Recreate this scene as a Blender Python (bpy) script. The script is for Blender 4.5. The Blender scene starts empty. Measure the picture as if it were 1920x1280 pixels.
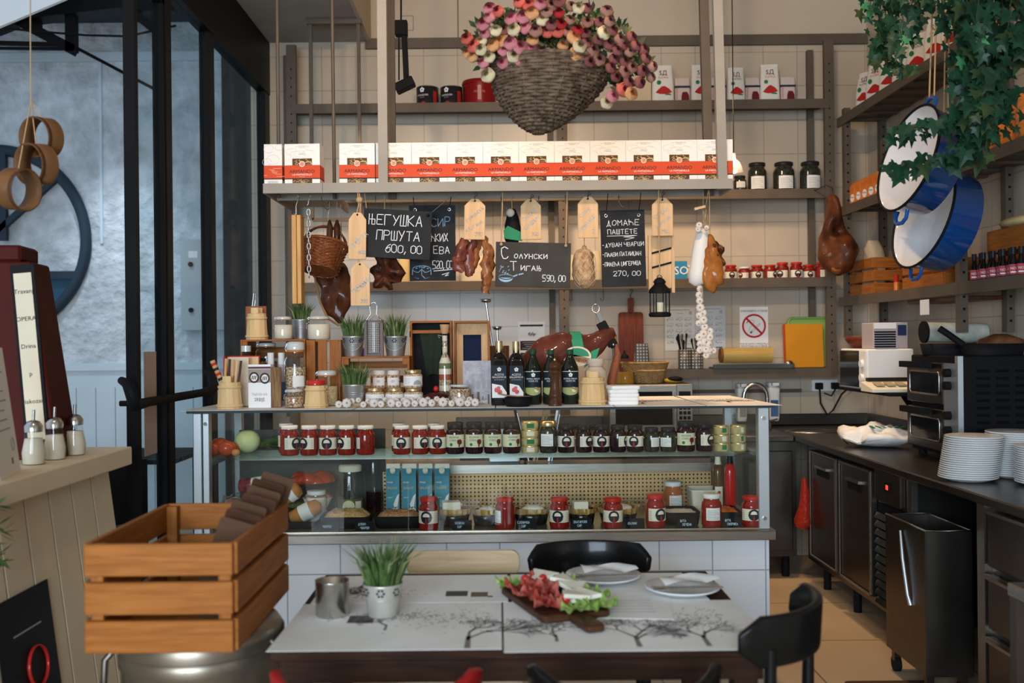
import bpy, math, random
from mathutils import Vector, Matrix, Euler, noise
R = math.radians
PI = math.pi
SC = bpy.context.scene
COL = SC.collection
# ---------------------------------------------------------------- camera
F = 1867.0                      # focal length in pixels of the 1920 px frame (35 mm lens)
CX, CY, EYE = 935.0, 640.0, 1.5
ROLL = R(0.6)
cd = bpy.data.cameras.new('camera')
cam = bpy.data.objects.new('camera', cd)
COL.objects.link(cam)
cd.sensor_width = 36.0
cd.lens = F / 1920 * 36.0
cd.shift_x = (960 - CX) / 1920
cd.clip_start = 0.05
cd.dof.use_dof = True
cd.dof.focus_distance = 4.75
cd.dof.aperture_fstop = 2.4
cam.matrix_world = Matrix.Translation((0, 0, EYE)) @ Matrix.Rotation(PI / 2, 4, 'X') @ Matrix.Rotation(-ROLL, 4, 'Z')
SC.camera = cam
# ---------------------------------------------------------------- exposure, sky
SC.view_settings.view_transform = 'Standard'
SC.view_settings.look = 'None'
SC.view_settings.exposure = -0.2
SC.view_settings.gamma = 1.0
SC.cycles.transparent_max_bounces = 24
SC.cycles.max_bounces = 8
SC.cycles.sample_clamp_indirect = 6.0
w = bpy.data.worlds.new('overcast_sky')
SC.world = w
w.use_nodes = True
wn = w.node_tree.nodes
wn['Background'].inputs[0].default_value = (0.74, 0.86, 1.0, 1)
wn['Background'].inputs[1].default_value = 0.85
def lamp(name, kind, loc, aim, power, color, size=0.1, spot=None, blend=0.4, size_y=None):
 l = bpy.data.lights.new(name, kind)
 l.energy = power
 l.color = color
 if kind == 'AREA':
  l.size = size
  if size_y:
   l.shape = 'RECTANGLE'
   l.size_y = size_y
 else:
  l.shadow_soft_size = size
 if spot:
  l.spot_size = R(spot)
  l.spot_blend = blend
 o = bpy.data.objects.new(name, l)
 COL.objects.link(o)
 o.location = loc
 o.rotation_euler = (Vector(aim) - Vector(loc)).to_track_quat('-Z', 'Y').to_euler()
 return o
WARM = (1.0, 0.66, 0.38)
WARM2 = (1.0, 0.70, 0.44)
COOL = (0.68, 0.84, 1.0)
# daylight through the shop windows behind the tables
lamp('shop_window_daylight', 'AREA', (-1.0, -3.0, 1.9), (-.2, 3.6, 0.5), 470, COOL, 3.0, size_y=1.8)
# two ceiling spots over the dining side, aimed at the shelves
lamp('ceiling_spot_dining', 'SPOT', (0.40, 2.75, 3.62), (0.8, 6.9, 2.3), 105, WARM2, 0.05, 100, 0.7)
lamp('ceiling_spot_dining_second', 'SPOT', (0.62, 2.75, 3.62), (0.6, 6.9, 2.3), 75, WARM2, 0.05, 100, 0.7)
lamp('left_fill_spot', 'SPOT', (-0.70, 2.95, 3.62), (-0.7, 6.9, 2.2), 62, WARM2, 0.05, 95, 0.7)  # extra spot added to brighten the left side
# pendant lamps over the working side of the counter
for i_, x_ in enumerate((-0.75, 0.3, 1.35)):
 lamp('kitchen_pendant_light', 'SPOT', (x_, 5.9, 2.95), (x_ + .1, 6.75, .9), 60, WARM2, 0.06, 130, 0.9)
lamp('aisle_lamp', 'SPOT', (1.45, 5.4, 4.2), (1.5, 5.3, 0.0), 260, WARM, 0.1, 60, 0.8)
lamp('table_spot', 'SPOT', (-1.15, 1.5, 3.3), (-.15, 4.95, 1.95), 42, WARM2, 0.05, 55, 0.8)
lamp('table_spot_second', 'SPOT', (1.5, 1.7, 3.3), (.75, 4.95, 1.95), 42, WARM2, 0.05, 50, 0.8)
lamp('bar_lamp', 'SPOT', (-0.95, 2.3, 3.6), (-1.45, 3.0, 0.9), 220, WARM2, 0.06, 62, 0.8)
# fill light added under the counter top to brighten the case
lamp('case_fill_light', 'AREA', (-0.1, 4.62, 1.18), (-0.1, 4.75, .6), 1.5, WARM2, 2.4, size_y=0.03)
# spot washing the street wall
lamp('street_wall_washer', 'SPOT', (-3.26, 7.7, 4.0), (-3.26, 8.75, 2.0), 165, (0.80, 0.90, 1.0), 0.1, 48, 1.0)
# ---------------------------------------------------------------- pixel helpers
def P(px, py, d):
 dx, dy = px - CX, py - CY
 u = dx * math.cos(ROLL) - dy * math.sin(ROLL)
 v = dx * math.sin(ROLL) + dy * math.cos(ROLL)
 return Vector((u * d / F, d, EYE - v * d / F))
def fit(x0, x1, yt, d, zs):
 """box seen from px x0..x1 with top at yt, standing on height zs at distance d -> X, width, height"""
 xm = (x0 + x1) / 2
 zt = P(xm, yt, d).z
 v = (EYE - (zs + zt) / 2) * F / d
 u = ((xm - CX) - v * math.sin(ROLL)) / math.cos(ROLL)
 return u * d / F, (x1 - x0) * d / F, zt - zs
# ---------------------------------------------------------------- materials
MATS = {}
def nodes(name):
 m = bpy.data.materials.new(name)
 m.use_nodes = True
 n = m.node_tree.nodes
 return m, n, m.node_tree.links, n['Principled BSDF']
def mat(name, col, rough=0.6, metal=0.0, var=0.0, vs=12.0, bump=0.0, bs=150.0, coat=0.0, emit=0.0, spec=0.12, trans=0.0, stretch=None):
 if name in MATS:
  return MATS[name]
 m, n, L, b = nodes(name)
 b.inputs['Base Color'].default_value = (*col, 1)
 b.inputs['Roughness'].default_value = rough
 b.inputs['Metallic'].default_value = metal
 b.inputs['Coat Weight'].default_value = coat
 b.inputs['Coat Roughness'].default_value = 0.08
 b.inputs['Specular IOR Level'].default_value = spec
 if emit:
  b.inputs['Emission Color'].default_value = (*col, 1)
  b.inputs['Emission Strength'].default_value = emit
 if trans:
  b.inputs['Transmission Weight'].default_value = trans
 if var or bump:
  tc = n.new('ShaderNodeTexCoord')
  mp = n.new('ShaderNodeMapping')
  L.new(tc.outputs['Object'], mp.inputs[0])
  if stretch:
   mp.inputs['Scale'].default_value = stretch
 if var:
  t = n.new('ShaderNodeTexNoise')
  t.inputs['Scale'].default_value = vs
  t.inputs['Detail'].default_value = 5
  L.new(mp.outputs[0], t.inputs[0])
  r = n.new('ShaderNodeValToRGB')
  r.color_ramp.elements[0].position = 0.3
  r.color_ramp.elements[1].position = 0.7
  r.color_ramp.elements[0].color = (*[c * (1 - var) for c in col], 1)
  r.color_ramp.elements[1].color = (*[min(1, c * (1 + var)) for c in col], 1)
  L.new(t.outputs['Fac'], r.inputs[0])
  L.new(r.outputs[0], b.inputs['Base Color'])
 if bump:
  t2 = n.new('ShaderNodeTexNoise')
  t2.inputs['Scale'].default_value = bs
  t2.inputs['Detail'].default_value = 3
  L.new(mp.outputs[0], t2.inputs[0])
  bp = n.new('ShaderNodeBump')
  bp.inputs['Strength'].default_value = bump
  bp.inputs['Distance'].default_value = 0.01
  L.new(t2.outputs['Fac'], bp.inputs['Height'])
  L.new(bp.outputs[0], b.inputs['Normal'])
 MATS[name] = m
 return m
def mix2(name, c1, c2, scale=20, lo=0.4, hi=0.6, rough=0.5, bump=0.0, stretch=(1, 1, 1), detail=4, coat=0.0, kind='noise', c3=None):
 """two-tone procedural surface (wood grain, marbled meat, printed paper)"""
 if name in MATS:
  return MATS[name]
 m, n, L, b = nodes(name)
 tc = n.new('ShaderNodeTexCoord')
 mp = n.new('ShaderNodeMapping')
 mp.inputs['Scale'].default_value = stretch
 L.new(tc.outputs['Object'], mp.inputs[0])
 if kind == 'voronoi':
  t = n.new('ShaderNodeTexVoronoi')
  t.inputs['Scale'].default_value = scale
  out = t.outputs['Distance']
 else:
  t = n.new('ShaderNodeTexNoise')
  t.inputs['Scale'].default_value = scale
  t.inputs['Detail'].default_value = detail
  t.inputs['Distortion'].default_value = 0.6
  out = t.outputs['Fac']
 L.new(mp.outputs[0], t.inputs[0])
 r = n.new('ShaderNodeValToRGB')
 r.color_ramp.elements[0].position = lo
 r.color_ramp.elements[1].position = hi
 r.color_ramp.elements[0].color = (*c1, 1)
 r.color_ramp.elements[1].color = (*c2, 1)
 if c3:
  e = r.color_ramp.elements.new((lo + hi) / 2)
  e.color = (*c3, 1)
 L.new(out, r.inputs[0])
 L.new(r.outputs[0], b.inputs['Base Color'])
 b.inputs['Roughness'].default_value = rough
 b.inputs['Specular IOR Level'].default_value = .12
 b.inputs['Coat Weight'].default_value = coat
 if bump:
  bp = n.new('ShaderNodeBump')
  bp.inputs['Strength'].default_value = bump
  bp.inputs['Distance'].default_value = 0.005
  L.new(out, bp.inputs['Height'])
  L.new(bp.outputs[0], b.inputs['Normal'])
 MATS[name] = m
 return m
def tiles(name, col, grout, size, plane='XZ', mortar=0.004, rough=0.25, var=0.06, off=(0, 0), size_y=None, bump=0.3):
 m, n, L, b = nodes(name)
 tc = n.new('ShaderNodeTexCoord')
 sp = n.new('ShaderNodeSeparateXYZ')
 cb = n.new('ShaderNodeCombineXYZ')
 L.new(tc.outputs['Object'], sp.inputs[0])
 for k in (0, 1):
  a = n.new('ShaderNodeMath')
  a.inputs[1].default_value = off[k] + 40 * size
  L.new(sp.outputs[plane[k]], a.inputs[0])
  L.new(a.outputs[0], cb.inputs[k])
 br = n.new('ShaderNodeTexBrick')
 br.offset = 0.0
 br.inputs['Color1'].default_value = (*[c * (1 - var) for c in col], 1)
 br.inputs['Color2'].default_value = (*[c * (1 + var) for c in col], 1)
 br.inputs['Mortar'].default_value = (*grout, 1)
 br.inputs['Scale'].default_value = 0.85
 br.inputs['Mortar Size'].default_value = mortar
 br.inputs['Brick Width'].default_value = size
 br.inputs['Row Height'].default_value = size_y or size
 L.new(cb.outputs[0], br.inputs[0])
 nz = n.new('ShaderNodeTexNoise')
 nz.inputs['Scale'].default_value = 3.0
 nz.inputs['Detail'].default_value = 6
 L.new(tc.outputs['Object'], nz.inputs[0])
 mx = n.new('ShaderNodeMixRGB')
 mx.blend_type = 'MULTIPLY'
 rp = n.new('ShaderNodeValToRGB')
 rp.color_ramp.elements[0].color = (0.78, 0.76, 0.74, 1)
 rp.color_ramp.elements[1].position = 0.6
 L.new(nz.outputs['Fac'], rp.inputs[0])
 mx.inputs[0].default_value = 0.5
 L.new(br.outputs['Color'], mx.inputs[1])
 L.new(rp.outputs[0], mx.inputs[2])
 L.new(mx.outputs[0], b.inputs['Base Color'])
 bp = n.new('ShaderNodeBump')
 bp.inputs['Strength'].default_value = bump
 bp.inputs['Distance'].default_value = 0.003
 bp.invert = True
 L.new(br.outputs['Fac'], bp.inputs['Height'])
 L.new(bp.outputs[0], b.inputs['Normal'])
 b.inputs['Roughness'].default_value = rough
 MATS[name] = m
 return m
def glass(name, tint=(1, 1, 1), ior=1.45, rough=0.02, boost=1.0):
 """thin pane: tinted see-through with Fresnel reflection"""
 m = bpy.data.materials.new(name)
 m.use_nodes = True
 n, L = m.node_tree.nodes, m.node_tree.links
 n.remove(n['Principled BSDF'])
 tr = n.new('ShaderNodeBsdfTransparent')
 tr.inputs[0].default_value = (*tint, 1)
 gl = n.new('ShaderNodeBsdfGlossy')
 gl.inputs['Roughness'].default_value = rough
 ge = n.new('ShaderNodeNewGeometry')
 dt = n.new('ShaderNodeVectorMath')
 dt.operation = 'DOT_PRODUCT'
 L.new(ge.outputs['Incoming'], dt.inputs[0])
 L.new(ge.outputs['Normal'], dt.inputs[1])
 last = dt.outputs['Value']
 f0 = ((ior - 1) / (ior + 1)) ** 2
 for op, k in (('ABSOLUTE', 0), ('SUBTRACT', None), ('POWER', 5.0), ('MULTIPLY', (1 - f0) * boost), ('ADD', f0 * boost)):
  q = n.new('ShaderNodeMath')
  q.operation = op
  q.use_clamp = op == 'ADD'
  if k is None:
   q.inputs[0].default_value = 0.85
   L.new(last, q.inputs[1])
  else:
   L.new(last, q.inputs[0])
   q.inputs[1].default_value = k
  last = q.outputs[0]
 mx = n.new('ShaderNodeMixShader')
 L.new(last, mx.inputs[0])
 L.new(tr.outputs[0], mx.inputs[1])
 L.new(gl.outputs[0], mx.inputs[2])
 L.new(mx.outputs[0], n['Material Output'].inputs[0])
 MATS[name] = m
 return m
def woodm(name, c1, c2, axis='X', rough=0.5, scale=6, coat=0.0):
 st = {'X': (1, 12, 12), 'Y': (12, 1, 12), 'Z': (12, 12, 1)}[axis]
 return mix2(name, c1, c2, scale, 0.3, 0.72, rough, 0.15, st, 6, coat)
# ---------------------------------------------------------------- mesh builder
TEXT = {}
def text_mesh(s):
 if s not in TEXT:
  c = bpy.data.curves.new('lettering', 'FONT')
  c.body = s
  c.resolution_u = 2
  c.align_x = 'CENTER'
  o = bpy.data.objects.new('lettering', c)
  me = o.to_mesh()
  TEXT[s] = ([tuple(v.co) for v in me.vertices], [tuple(p.vertices) for p in me.polygons])
  o.to_mesh_clear()
  bpy.data.objects.remove(o)
  bpy.data.curves.remove(c)
 return TEXT[s]
class MB:
 def __init__(s, T=None):
  s.v, s.f, s.m, s.sm, s.mats = [], [], [], [], []
  s.T = T or Matrix()
 def mi(s, m):
  if m not in s.mats:
   s.mats.append(m)
  return s.mats.index(m)
 def add(s, vs, fs, m, smooth=False):
  b = len(s.v)
  s.v += [s.T @ Vector(x) for x in vs]
  k = s.mi(m)
  for f in fs:
   s.f.append([b + i for i in f])
   s.m.append(k)
   s.sm.append(smooth)
  return s
 def box(s, x0, x1, y0, y1, z0, z1, m):
  vs = [(x, y, z) for z in (z0, z1) for y in (y0, y1) for x in (x0, x1)]
  return s.add(vs, [(0, 2, 3, 1), (4, 5, 7, 6), (0, 1, 5, 4), (2, 6, 7, 3), (0, 4, 6, 2), (1, 3, 7, 5)], m)
 def cbox(s, c, d, m, rz=0.0, rx=0.0, ry=0.0):
  t = s.T
  s.T = t @ Matrix.Translation(c) @ Euler((rx, ry, rz)).to_matrix().to_4x4()
  s.box(-d[0] / 2, d[0] / 2, -d[1] / 2, d[1] / 2, -d[2] / 2, d[2] / 2, m)
  s.T = t
  return s
 def bar(s, a, b, w, h, m, up=(0, 0, 1)):
  """square bar from a to b"""
  a, b = Vector(a), Vector(b)
  d = (b - a).normalized()
  up = Vector(up)
  if abs(d.dot(up)) > 0.95:
   up = Vector((0, 1, 0))
  sx = d.cross(up).normalized() * w / 2
  sz = sx.cross(d).normalized() * h / 2
  vs = [p + i * sx + j * sz for p in (a, b) for i, j in ((-1, -1), (1, -1), (1, 1), (-1, 1))]
  return s.add(vs, [(3, 2, 1, 0), (4, 5, 6, 7), (0, 1, 5, 4), (1, 2, 6, 5), (2, 3, 7, 6), (3, 0, 4, 7)], m)
 def lathe(s, prof, m, n=24, c=(0, 0, 0), sx=1.0, sy=1.0, caps=True, smooth=True):
  vs, fs = [], []
  for r, z in prof:
   for i in range(n):
    a = 2 * PI * i / n
    vs.append((c[0] + r * sx * math.cos(a), c[1] + r * sy * math.sin(a), c[2] + z))
  for k in range(len(prof) - 1):
   for i in range(n):
    j = (i + 1) % n
    fs.append((k * n + i, k * n + j, k * n + n + j, k * n + n + i))
  s.add(vs, fs, m, smooth)
  if caps:
   for k, rev in ((0, True), (len(prof) - 1, False)):
    if prof[k][0] > 1e-5:
     ring = list(range(n))
     s.add(vs[k * n:k * n + n], [ring[::-1] if rev else ring], m)
  return s
 def cyl(s, c, r, h, m, n=20, r2=None):
  return s.lathe([(r, 0), (r if r2 is None else r2, h)], m, n, c)
 def ball(s, c, r, m, n=14, k=8):
  if not isinstance(r, (tuple, list)):
   r = (r, r, r)
  pr = [(math.sin(PI * i / k), -math.cos(PI * i / k)) for i in range(k + 1)]
  vs, fs = [], []
  for q, z in pr:
   for i in range(n):
    a = 2 * PI * i / n
    vs.append((c[0] + r[0] * q * math.cos(a), c[1] + r[1] * q * math.sin(a), c[2] + r[2] * z))
  for a in range(k):
   for i in range(n):
    j = (i + 1) % n
    fs.append((a * n + i, a * n + j, a * n + n + j, a * n + n + i))
  return s.add(vs, fs, m, True)
 def sweep(s, pts, rad, m, n=8, closed=False, flat=(1.0, 1.0), rough=0.0, rs=20.0, caps=True, up=(0, 0, 1), seed=0.0):
  pts = [Vector(p) for p in pts]
  k = len(pts)
  if not isinstance(rad, (list, tuple)):
   rad = [rad] * k
  vs, fs = [], []
  side = None
  for i, p in enumerate(pts):
   if closed:
    d = pts[(i + 1) % k] - pts[i - 1]
   else:
    d = pts[min(i + 1, k - 1)] - pts[max(i - 1, 0)]
   d = d.normalized() if d.length > 1e-9 else Vector((0, 0, 1))
   if side is None:
    u = Vector(up)
    if abs(d.dot(u)) > 0.9:
     u = Vector((0, 1, 0))
    side = d.cross(u).normalized()
   else:
    side = (side - d * side.dot(d))
    side = side.normalized() if side.length > 1e-6 else d.orthogonal().normalized()
   w = side.cross(d).normalized()
   for j in range(n):
    a = 2 * PI * j / n
    q = p + side * (rad[i] * flat[0] * math.cos(a)) + w * (rad[i] * flat[1] * math.sin(a))
    if rough:
     q = q + (q - p) * (rough * noise.noise(q * rs + Vector((seed, seed * 2, 0))))
    vs.append(q)
  for i in range(k if closed else k - 1):
   e = (i + 1) % k
   for j in range(n):
    h = (j + 1) % n
    fs.append((i * n + j, i * n + h, e * n + h, e * n + j))
  s.add(vs, fs, m, True)
  if caps and not closed:
   s.add(vs[:n], [list(range(n))[::-1]], m)
   s.add(vs[-n:], [list(range(n))], m)
  return s
 tube = sweep
 def prism(s, poly, y0, y1, m, plane='XZ'):
  """polygon given in x,z (counter-clockwise seen from the front), pulled from y0 to y1"""
  n = len(poly)
  if plane == 'XZ':
   vs = [(a, y0, b) for a, b in poly] + [(a, y1, b) for a, b in poly]
  elif plane == 'XY':
   vs = [(a, b, y1) for a, b in poly] + [(a, b, y0) for a, b in poly]
  else:
   vs = [(y1, a, b) for a, b in poly] + [(y0, a, b) for a, b in poly]
  fs = [list(range(n)), list(range(n, 2 * n))[::-1]]
  fs += [(i, n + i, n + (i + 1) % n, (i + 1) % n) for i in range(n)]
  return s.add(vs, fs, m)
 def quad(s, a, b, c, d, m):
  return s.add([a, b, c, d], [(0, 1, 2, 3)], m)
 def poly(s, pts, m):
  return s.add(pts, [list(range(len(pts)))], m)
 def text(s, txt, size, m, c=(0, 0, 0), bend=None, rx=PI / 2, rz=0.0, wide=1.0, rot=0.0):
  """flat lettering; reads from -Y; with bend = radius it wraps on a cylinder about the local z axis"""
  vs, fs = text_mesh(txt)
  out = []
  cr, sr = math.cos(rot), math.sin(rot)
  for x, y, _ in vs:
   x, y = x * size * wide, (y - 0.35) * size
   x, y = x * cr - y * sr, x * sr + y * cr
   if bend:
    a = (x + c[0]) / bend
    out.append((bend * math.sin(a), -bend * math.cos(a), y + c[2]))
   else:
    q = Euler((rx, 0, rz)).to_matrix() @ Vector((x, y, 0))
    out.append((q.x + c[0], q.y + c[1], q.z + c[2]))
  return s.add(out, fs, m)
 def patch(s, r, s0, s1, lo, hi, m, n=10, r1=None, cx=0.0, cy=0.0):
  """label piece on a cylinder of radius r, s = arc length from the front, lo/hi = heights (numbers or functions)"""
  f0 = lo if callable(lo) else (lambda q: lo)
  f1 = hi if callable(hi) else (lambda q: hi)
  vs = []
  for i in range(n + 1):
   q = s0 + (s1 - s0) * i / n
   a = q / r
   for z in (f0(q), f1(q)):
    vs.append((cx + r * math.sin(a), cy - r * math.cos(a), z))
  return s.add(vs, [(2 * i, 2 * i + 2, 2 * i + 3, 2 * i + 1) for i in range(n)], m)
 def disc(s, r, q, z, rad, m, half=0, n=14):
  """round spot on a cylinder; half=1 keeps the upper half, -1 the lower"""
  def hi(x):
   return z + (math.sqrt(max(0, rad * rad - (x - q) ** 2)) if half >= 0 else 0)
  def lo(x):
   return z - (math.sqrt(max(0, rad * rad - (x - q) ** 2)) if half <= 0 else 0)
  return s.patch(r, q - rad, q + rad, lo, hi, m, n)
 def build(s, name, parent=None, bevel=0.0, loc=None, seg=1):
  me = bpy.data.meshes.new(name)
  me.from_pydata([tuple(v) for v in s.v], [], s.f)
  for m in s.mats:
   me.materials.append(m)
  me.polygons.foreach_set('material_index', s.m)
  me.polygons.foreach_set('use_smooth', s.sm)
  me.update()
  o = bpy.data.objects.new(name, me)
  COL.objects.link(o)
  if parent:
   o.parent = parent
  if loc is not None:
   o.location = loc
  if bevel:
   b = o.modifiers.new('bevel', 'BEVEL')
   b.width = bevel
   b.segments = seg
   b.limit_method = 'ANGLE'
   b.angle_limit = R(40)
  return o
def tag(o, label, cat, group=None, kind=None):
 if label:
  o['label'] = label
 if cat:
  o['category'] = cat
 if group:
  o['group'] = group
 if kind:
  o['kind'] = kind
 return o
def thing(name, label, cat, loc=(0, 0, 0), rz=0.0, group=None, rot=None):
 o = bpy.data.objects.new(name, None)
 COL.objects.link(o)
 o.empty_display_size = 0.05
 o.location = loc
 o.rotation_euler = rot or (0, 0, rz)
 return tag(o, label, cat, group)
def dup(root, loc, rz=0.0, label=None, rot=None):
 r = root.copy()
 COL.objects.link(r)
 r.location = loc
 r.rotation_euler = rot or (0, 0, rz)
 if label:
  r['label'] = label
 for ch in list(root.children):
  c = ch.copy()
  COL.objects.link(c)
  c.parent = r
  for g in ch.children:
   d = g.copy()
   COL.objects.link(d)
   d.parent = c
 return r
def struct(name, mb, bevel=0.0, parent=None, label=None):
 o = mb.build(name, parent, bevel)
 if not parent:
  o['kind'] = 'structure'
  if label:
   o['label'] = label
 return o
def arc(c, r, a0, a1, n, plane='XZ'):
 out = []
 for i in range(n + 1):
  a = a0 + (a1 - a0) * i / n
  p, q = r * math.cos(a), r * math.sin(a)
  out.append((c[0] + p, c[1], c[2] + q) if plane == 'XZ' else (c[0] + p, c[1] + q, c[2]) if plane == 'XY' else (c[0], c[1] + p, c[2] + q))
 return out
def rrect(x0, x1, z0, z1, r, n=4):
 out = []
 for cx, cz, a in ((x1 - r, z0 + r, -PI / 2), (x1 - r, z1 - r, 0), (x0 + r, z1 - r, PI / 2), (x0 + r, z0 + r, PI)):
  for i in range(n + 1):
   t = a + PI / 2 * i / n
   out.append((cx + r * math.cos(t), cz + r * math.sin(t)))
 return out
# ---------------------------------------------------------------- chalk lettering (pen strokes)
GL = {
 'А': '00 26 40/12 32', 'Б': '46 06 00 30 41 42 33 03', 'В': '00 06 36 45 44 33 03/33 42 41 30 00', 'Г': '00 06 46',
 'Д': '0-1 00 40 4-1/10 26 30', 'Е': '40 00 06 46/03 33', 'Ж': '00 23 06/40 23 46/20 26', 'З': '05 16 36 45 44 33 13/33 42 41 30 10 01',
 'И': '06 00 46 40', 'Ј': '26 21 10 00', 'К': '00 06/46 03 40', 'Л': '00 26 40', 'М': '00 06 23 46 40', 'Н': '00 06/03 43/46 40',
 'О': '20 01 04 26 45 42 20', 'П': '00 06 46 40', 'Р': '00 06 36 45 44 33 03', 'С': '45 26 05 02 10 30 41', 'Т': '06 46/26 20',
 'У': '06 23/46 10', 'Х': '00 46/06 40', 'Ц': '06 00 40 4-1/36 30', 'Ч': '06 03 33/46 40', 'Ш': '06 00 40 46/26 20',
 'Џ': '06 00 40 46/20 2-1', 'Ћ': '0-0 06/-14 24/03 13 33 42 40', 'Њ': '00 06/03 23/26 20 40 41 43 23', 'Љ': '00 16 26 20 40 41 43 23',
 '0': '20 01 05 26 45 41 20', '2': '05 16 36 45 44 00 40', '3': '05 16 36 45 33 42 30 10 01', '5': '46 06 03 33 42 41 30 00',
 '6': '46 25 02 10 30 41 43 34 02', '7': '06 46 10', '9': '10 30 44 46 16 05 04 13 43', ',': '11 0-1', '.': '10 11',
 'Ь': '06 00 30 41 42 33 03', '-': '13 33', ' ': '', '4': '30 36 02 42', '1': '14 26 20', '8': '23 04 16 36 44 02 10 30 42 23',
}
def glyph(ch):
 out = []
 for st in GL.get(ch, '').split('/'):
  pts = []
  for t in st.split():
   i, val = 0, []
   while i < len(t):
    if t[i] == '-':
     val.append(-int(t[i + 1]))
     i += 2
    else:
     val.append(int(t[i]))
     i += 1
   pts.append((val[0] / 4.0, val[1] / 6.0))
  if pts:
   out.append(pts)
 return out
def stroke(mb, pts, w, m, y):
 """flat pen line through x,z points at depth y"""
 for a, b in zip(pts, pts[1:]):
  d = Vector((b[0] - a[0], b[1] - a[1]))
  if d.length < 1e-6:
   continue
  d = d.normalized()
  nx, nz = -d.y * w / 2, d.x * w / 2
  e = d * w * 0.35
  mb.add([(a[0] - nx - e.x, y, a[1] - nz - e.y), (b[0] - nx + e.x, y, b[1] - nz + e.y), (b[0] + nx + e.x, y, b[1] + nz + e.y), (a[0] + nx - e.x, y, a[1] + nz - e.y)], [(0, 1, 2, 3)], m)
def chalk(mb, txt, x, z, h, m, y=-0.004, w=None, asp=0.58, gap=0.32, slope=0.0, seed=1, rot=0.0):
 """hand-drawn line of capitals, baseline starting at x,z; returns the end x"""
 rd = random.Random(seed + len(txt))
 w = w or h * 0.09
 cw = h * asp
 cr, sr = math.cos(rot), math.sin(rot)
 p = 0.0
 for ch in txt:
  hh = h * rd.uniform(0.92, 1.06)
  dz = rd.uniform(-0.04, 0.04) * h
  tl = rd.uniform(-0.06, 0.06)
  for st in glyph(ch):
   q = []
   for a, b in st:
    u, v = p + a * cw + tl * b * hh, dz + b * hh + slope * (p + a * cw)
    q.append((x + u * cr - v * sr, z + u * sr + v * cr))
   stroke(mb, q, w, m, y)
  p += cw * (1 + gap) if ch != ' ' else cw * 0.75
 return x + p
# ================================================================ palette
m_tile = tiles('wall_tile', (0.49, 0.41, 0.315), (0.33, 0.27, 0.205), 0.2, 'XZ', 0.0026, 0.28, 0.03, (0.03, 0.045))
m_tileR = tiles('wall_tile_side', (0.49, 0.41, 0.315), (0.33, 0.27, 0.205), 0.2, 'YZ', 0.0026, 0.28, 0.03, (0.0, 0.045))
m_tileF = tiles('counter_tile', (0.74, 0.78, 0.82), (0.36, 0.42, 0.5), 0.206, 'XZ', 0.003, 0.25, 0.02, (0.005, 0.038))
m_floor = tiles('floor_tile', (0.48, 0.35, 0.22), (0.20, 0.14, 0.09), 0.6, 'XY', 0.004, 0.4, 0.06)
m_paint = mat('cream_paint', (0.50, 0.42, 0.325), 0.7, var=0.05, vs=2)
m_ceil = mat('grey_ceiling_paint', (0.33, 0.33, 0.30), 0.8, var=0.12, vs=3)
m_stucco = mat('stucco', (0.54, 0.60, 0.65), 0.9, var=0.22, vs=7, bump=1.0, bs=14)
m_stucco.node_tree.nodes['Bump'].inputs['Distance'].default_value = .03
m_board = mat('painted_boards', (0.55, 0.66, 0.73), 0.6, var=0.04, vs=3)
m_black = mat('black_steel', (0.008, 0.008, 0.009), 0.45, spec=0.07)
m_blackm = mat('matt_black', (0.009, 0.009, 0.010), 0.6, spec=.08)
m_bluesteel = mat('dark_blue_steel', (0.03, 0.05, 0.07), 0.5)
m_rack = mat('grey_beige_steel', (0.115, 0.090, 0.068), 0.5, var=0.1, vs=6, metal=0.2)
m_shelfpaint = mat('pale_grey_shelf_steel', (0.31, 0.28, 0.24), 0.45, var=0.06, vs=6)
m_inox = mat('stainless_steel', (0.34, 0.315, 0.28), 0.3, metal=1.0, var=0.1, vs=8, stretch=(1, 1, 14))
m_inoxd = mat('dull_stainless_steel', (0.115, 0.102, 0.088), 0.34, metal=1.0, var=0.12, vs=6)
m_chrome = mat('chrome', (0.55, 0.55, 0.55), 0.2, metal=1.0)
m_alu = mat('aluminium', (0.52, 0.56, 0.58), 0.4, metal=0.85)
m_white = mat('white_paper', (0.80, 0.80, 0.79), 0.65)
m_wht = mat('white_gloss', (0.78, 0.76, 0.72), 0.3)
m_cream = mat('cream_card', (0.72, 0.62, 0.46), 0.6)
m_chalk = mat('chalk', (0.80, 0.82, 0.83), 0.9)
m_chalkb = mat('pale_blue_chalk', (0.30, 0.45, 0.60), 0.9)
m_slate = mat('blackboard', (0.022, 0.023, 0.026), 0.7, var=0.3, vs=8)
m_red = mat('red_gloss', (0.50, 0.02, 0.015), 0.25, coat=0.5)
m_ink = mat('dark_ink', (0.03, 0.025, 0.025), 0.6)
m_inkr = mat('red_ink', (0.45, 0.03, 0.02), 0.5)
m_pine = woodm('pine_x', (0.50, 0.25, 0.08), (0.66, 0.38, 0.15), 'X')
m_pineZ = woodm('pine_z', (0.50, 0.25, 0.08), (0.66, 0.38, 0.15), 'Z')
m_orangeX = woodm('honey_pine_x', (0.235, 0.074, 0.013), (0.36, 0.130, 0.028), 'X')
m_orangeY = woodm('honey_pine_y', (0.235, 0.074, 0.013), (0.36, 0.130, 0.028), 'Y')
m_orangeZ = woodm('honey_pine_z', (0.235, 0.074, 0.013), (0.36, 0.130, 0.028), 'Z')
m_tagw = woodm('tag_wood', (0.58, 0.36, 0.18), (0.70, 0.46, 0.26), 'Z')
m_bucketw = woodm('bucket_wood', (0.62, 0.40, 0.18), (0.74, 0.52, 0.27), 'Z')
m_dark = woodm('dark_wood_x', (0.035, 0.014, 0.008), (0.08, 0.032, 0.015), 'X', 0.45, coat=0.1)
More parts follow.
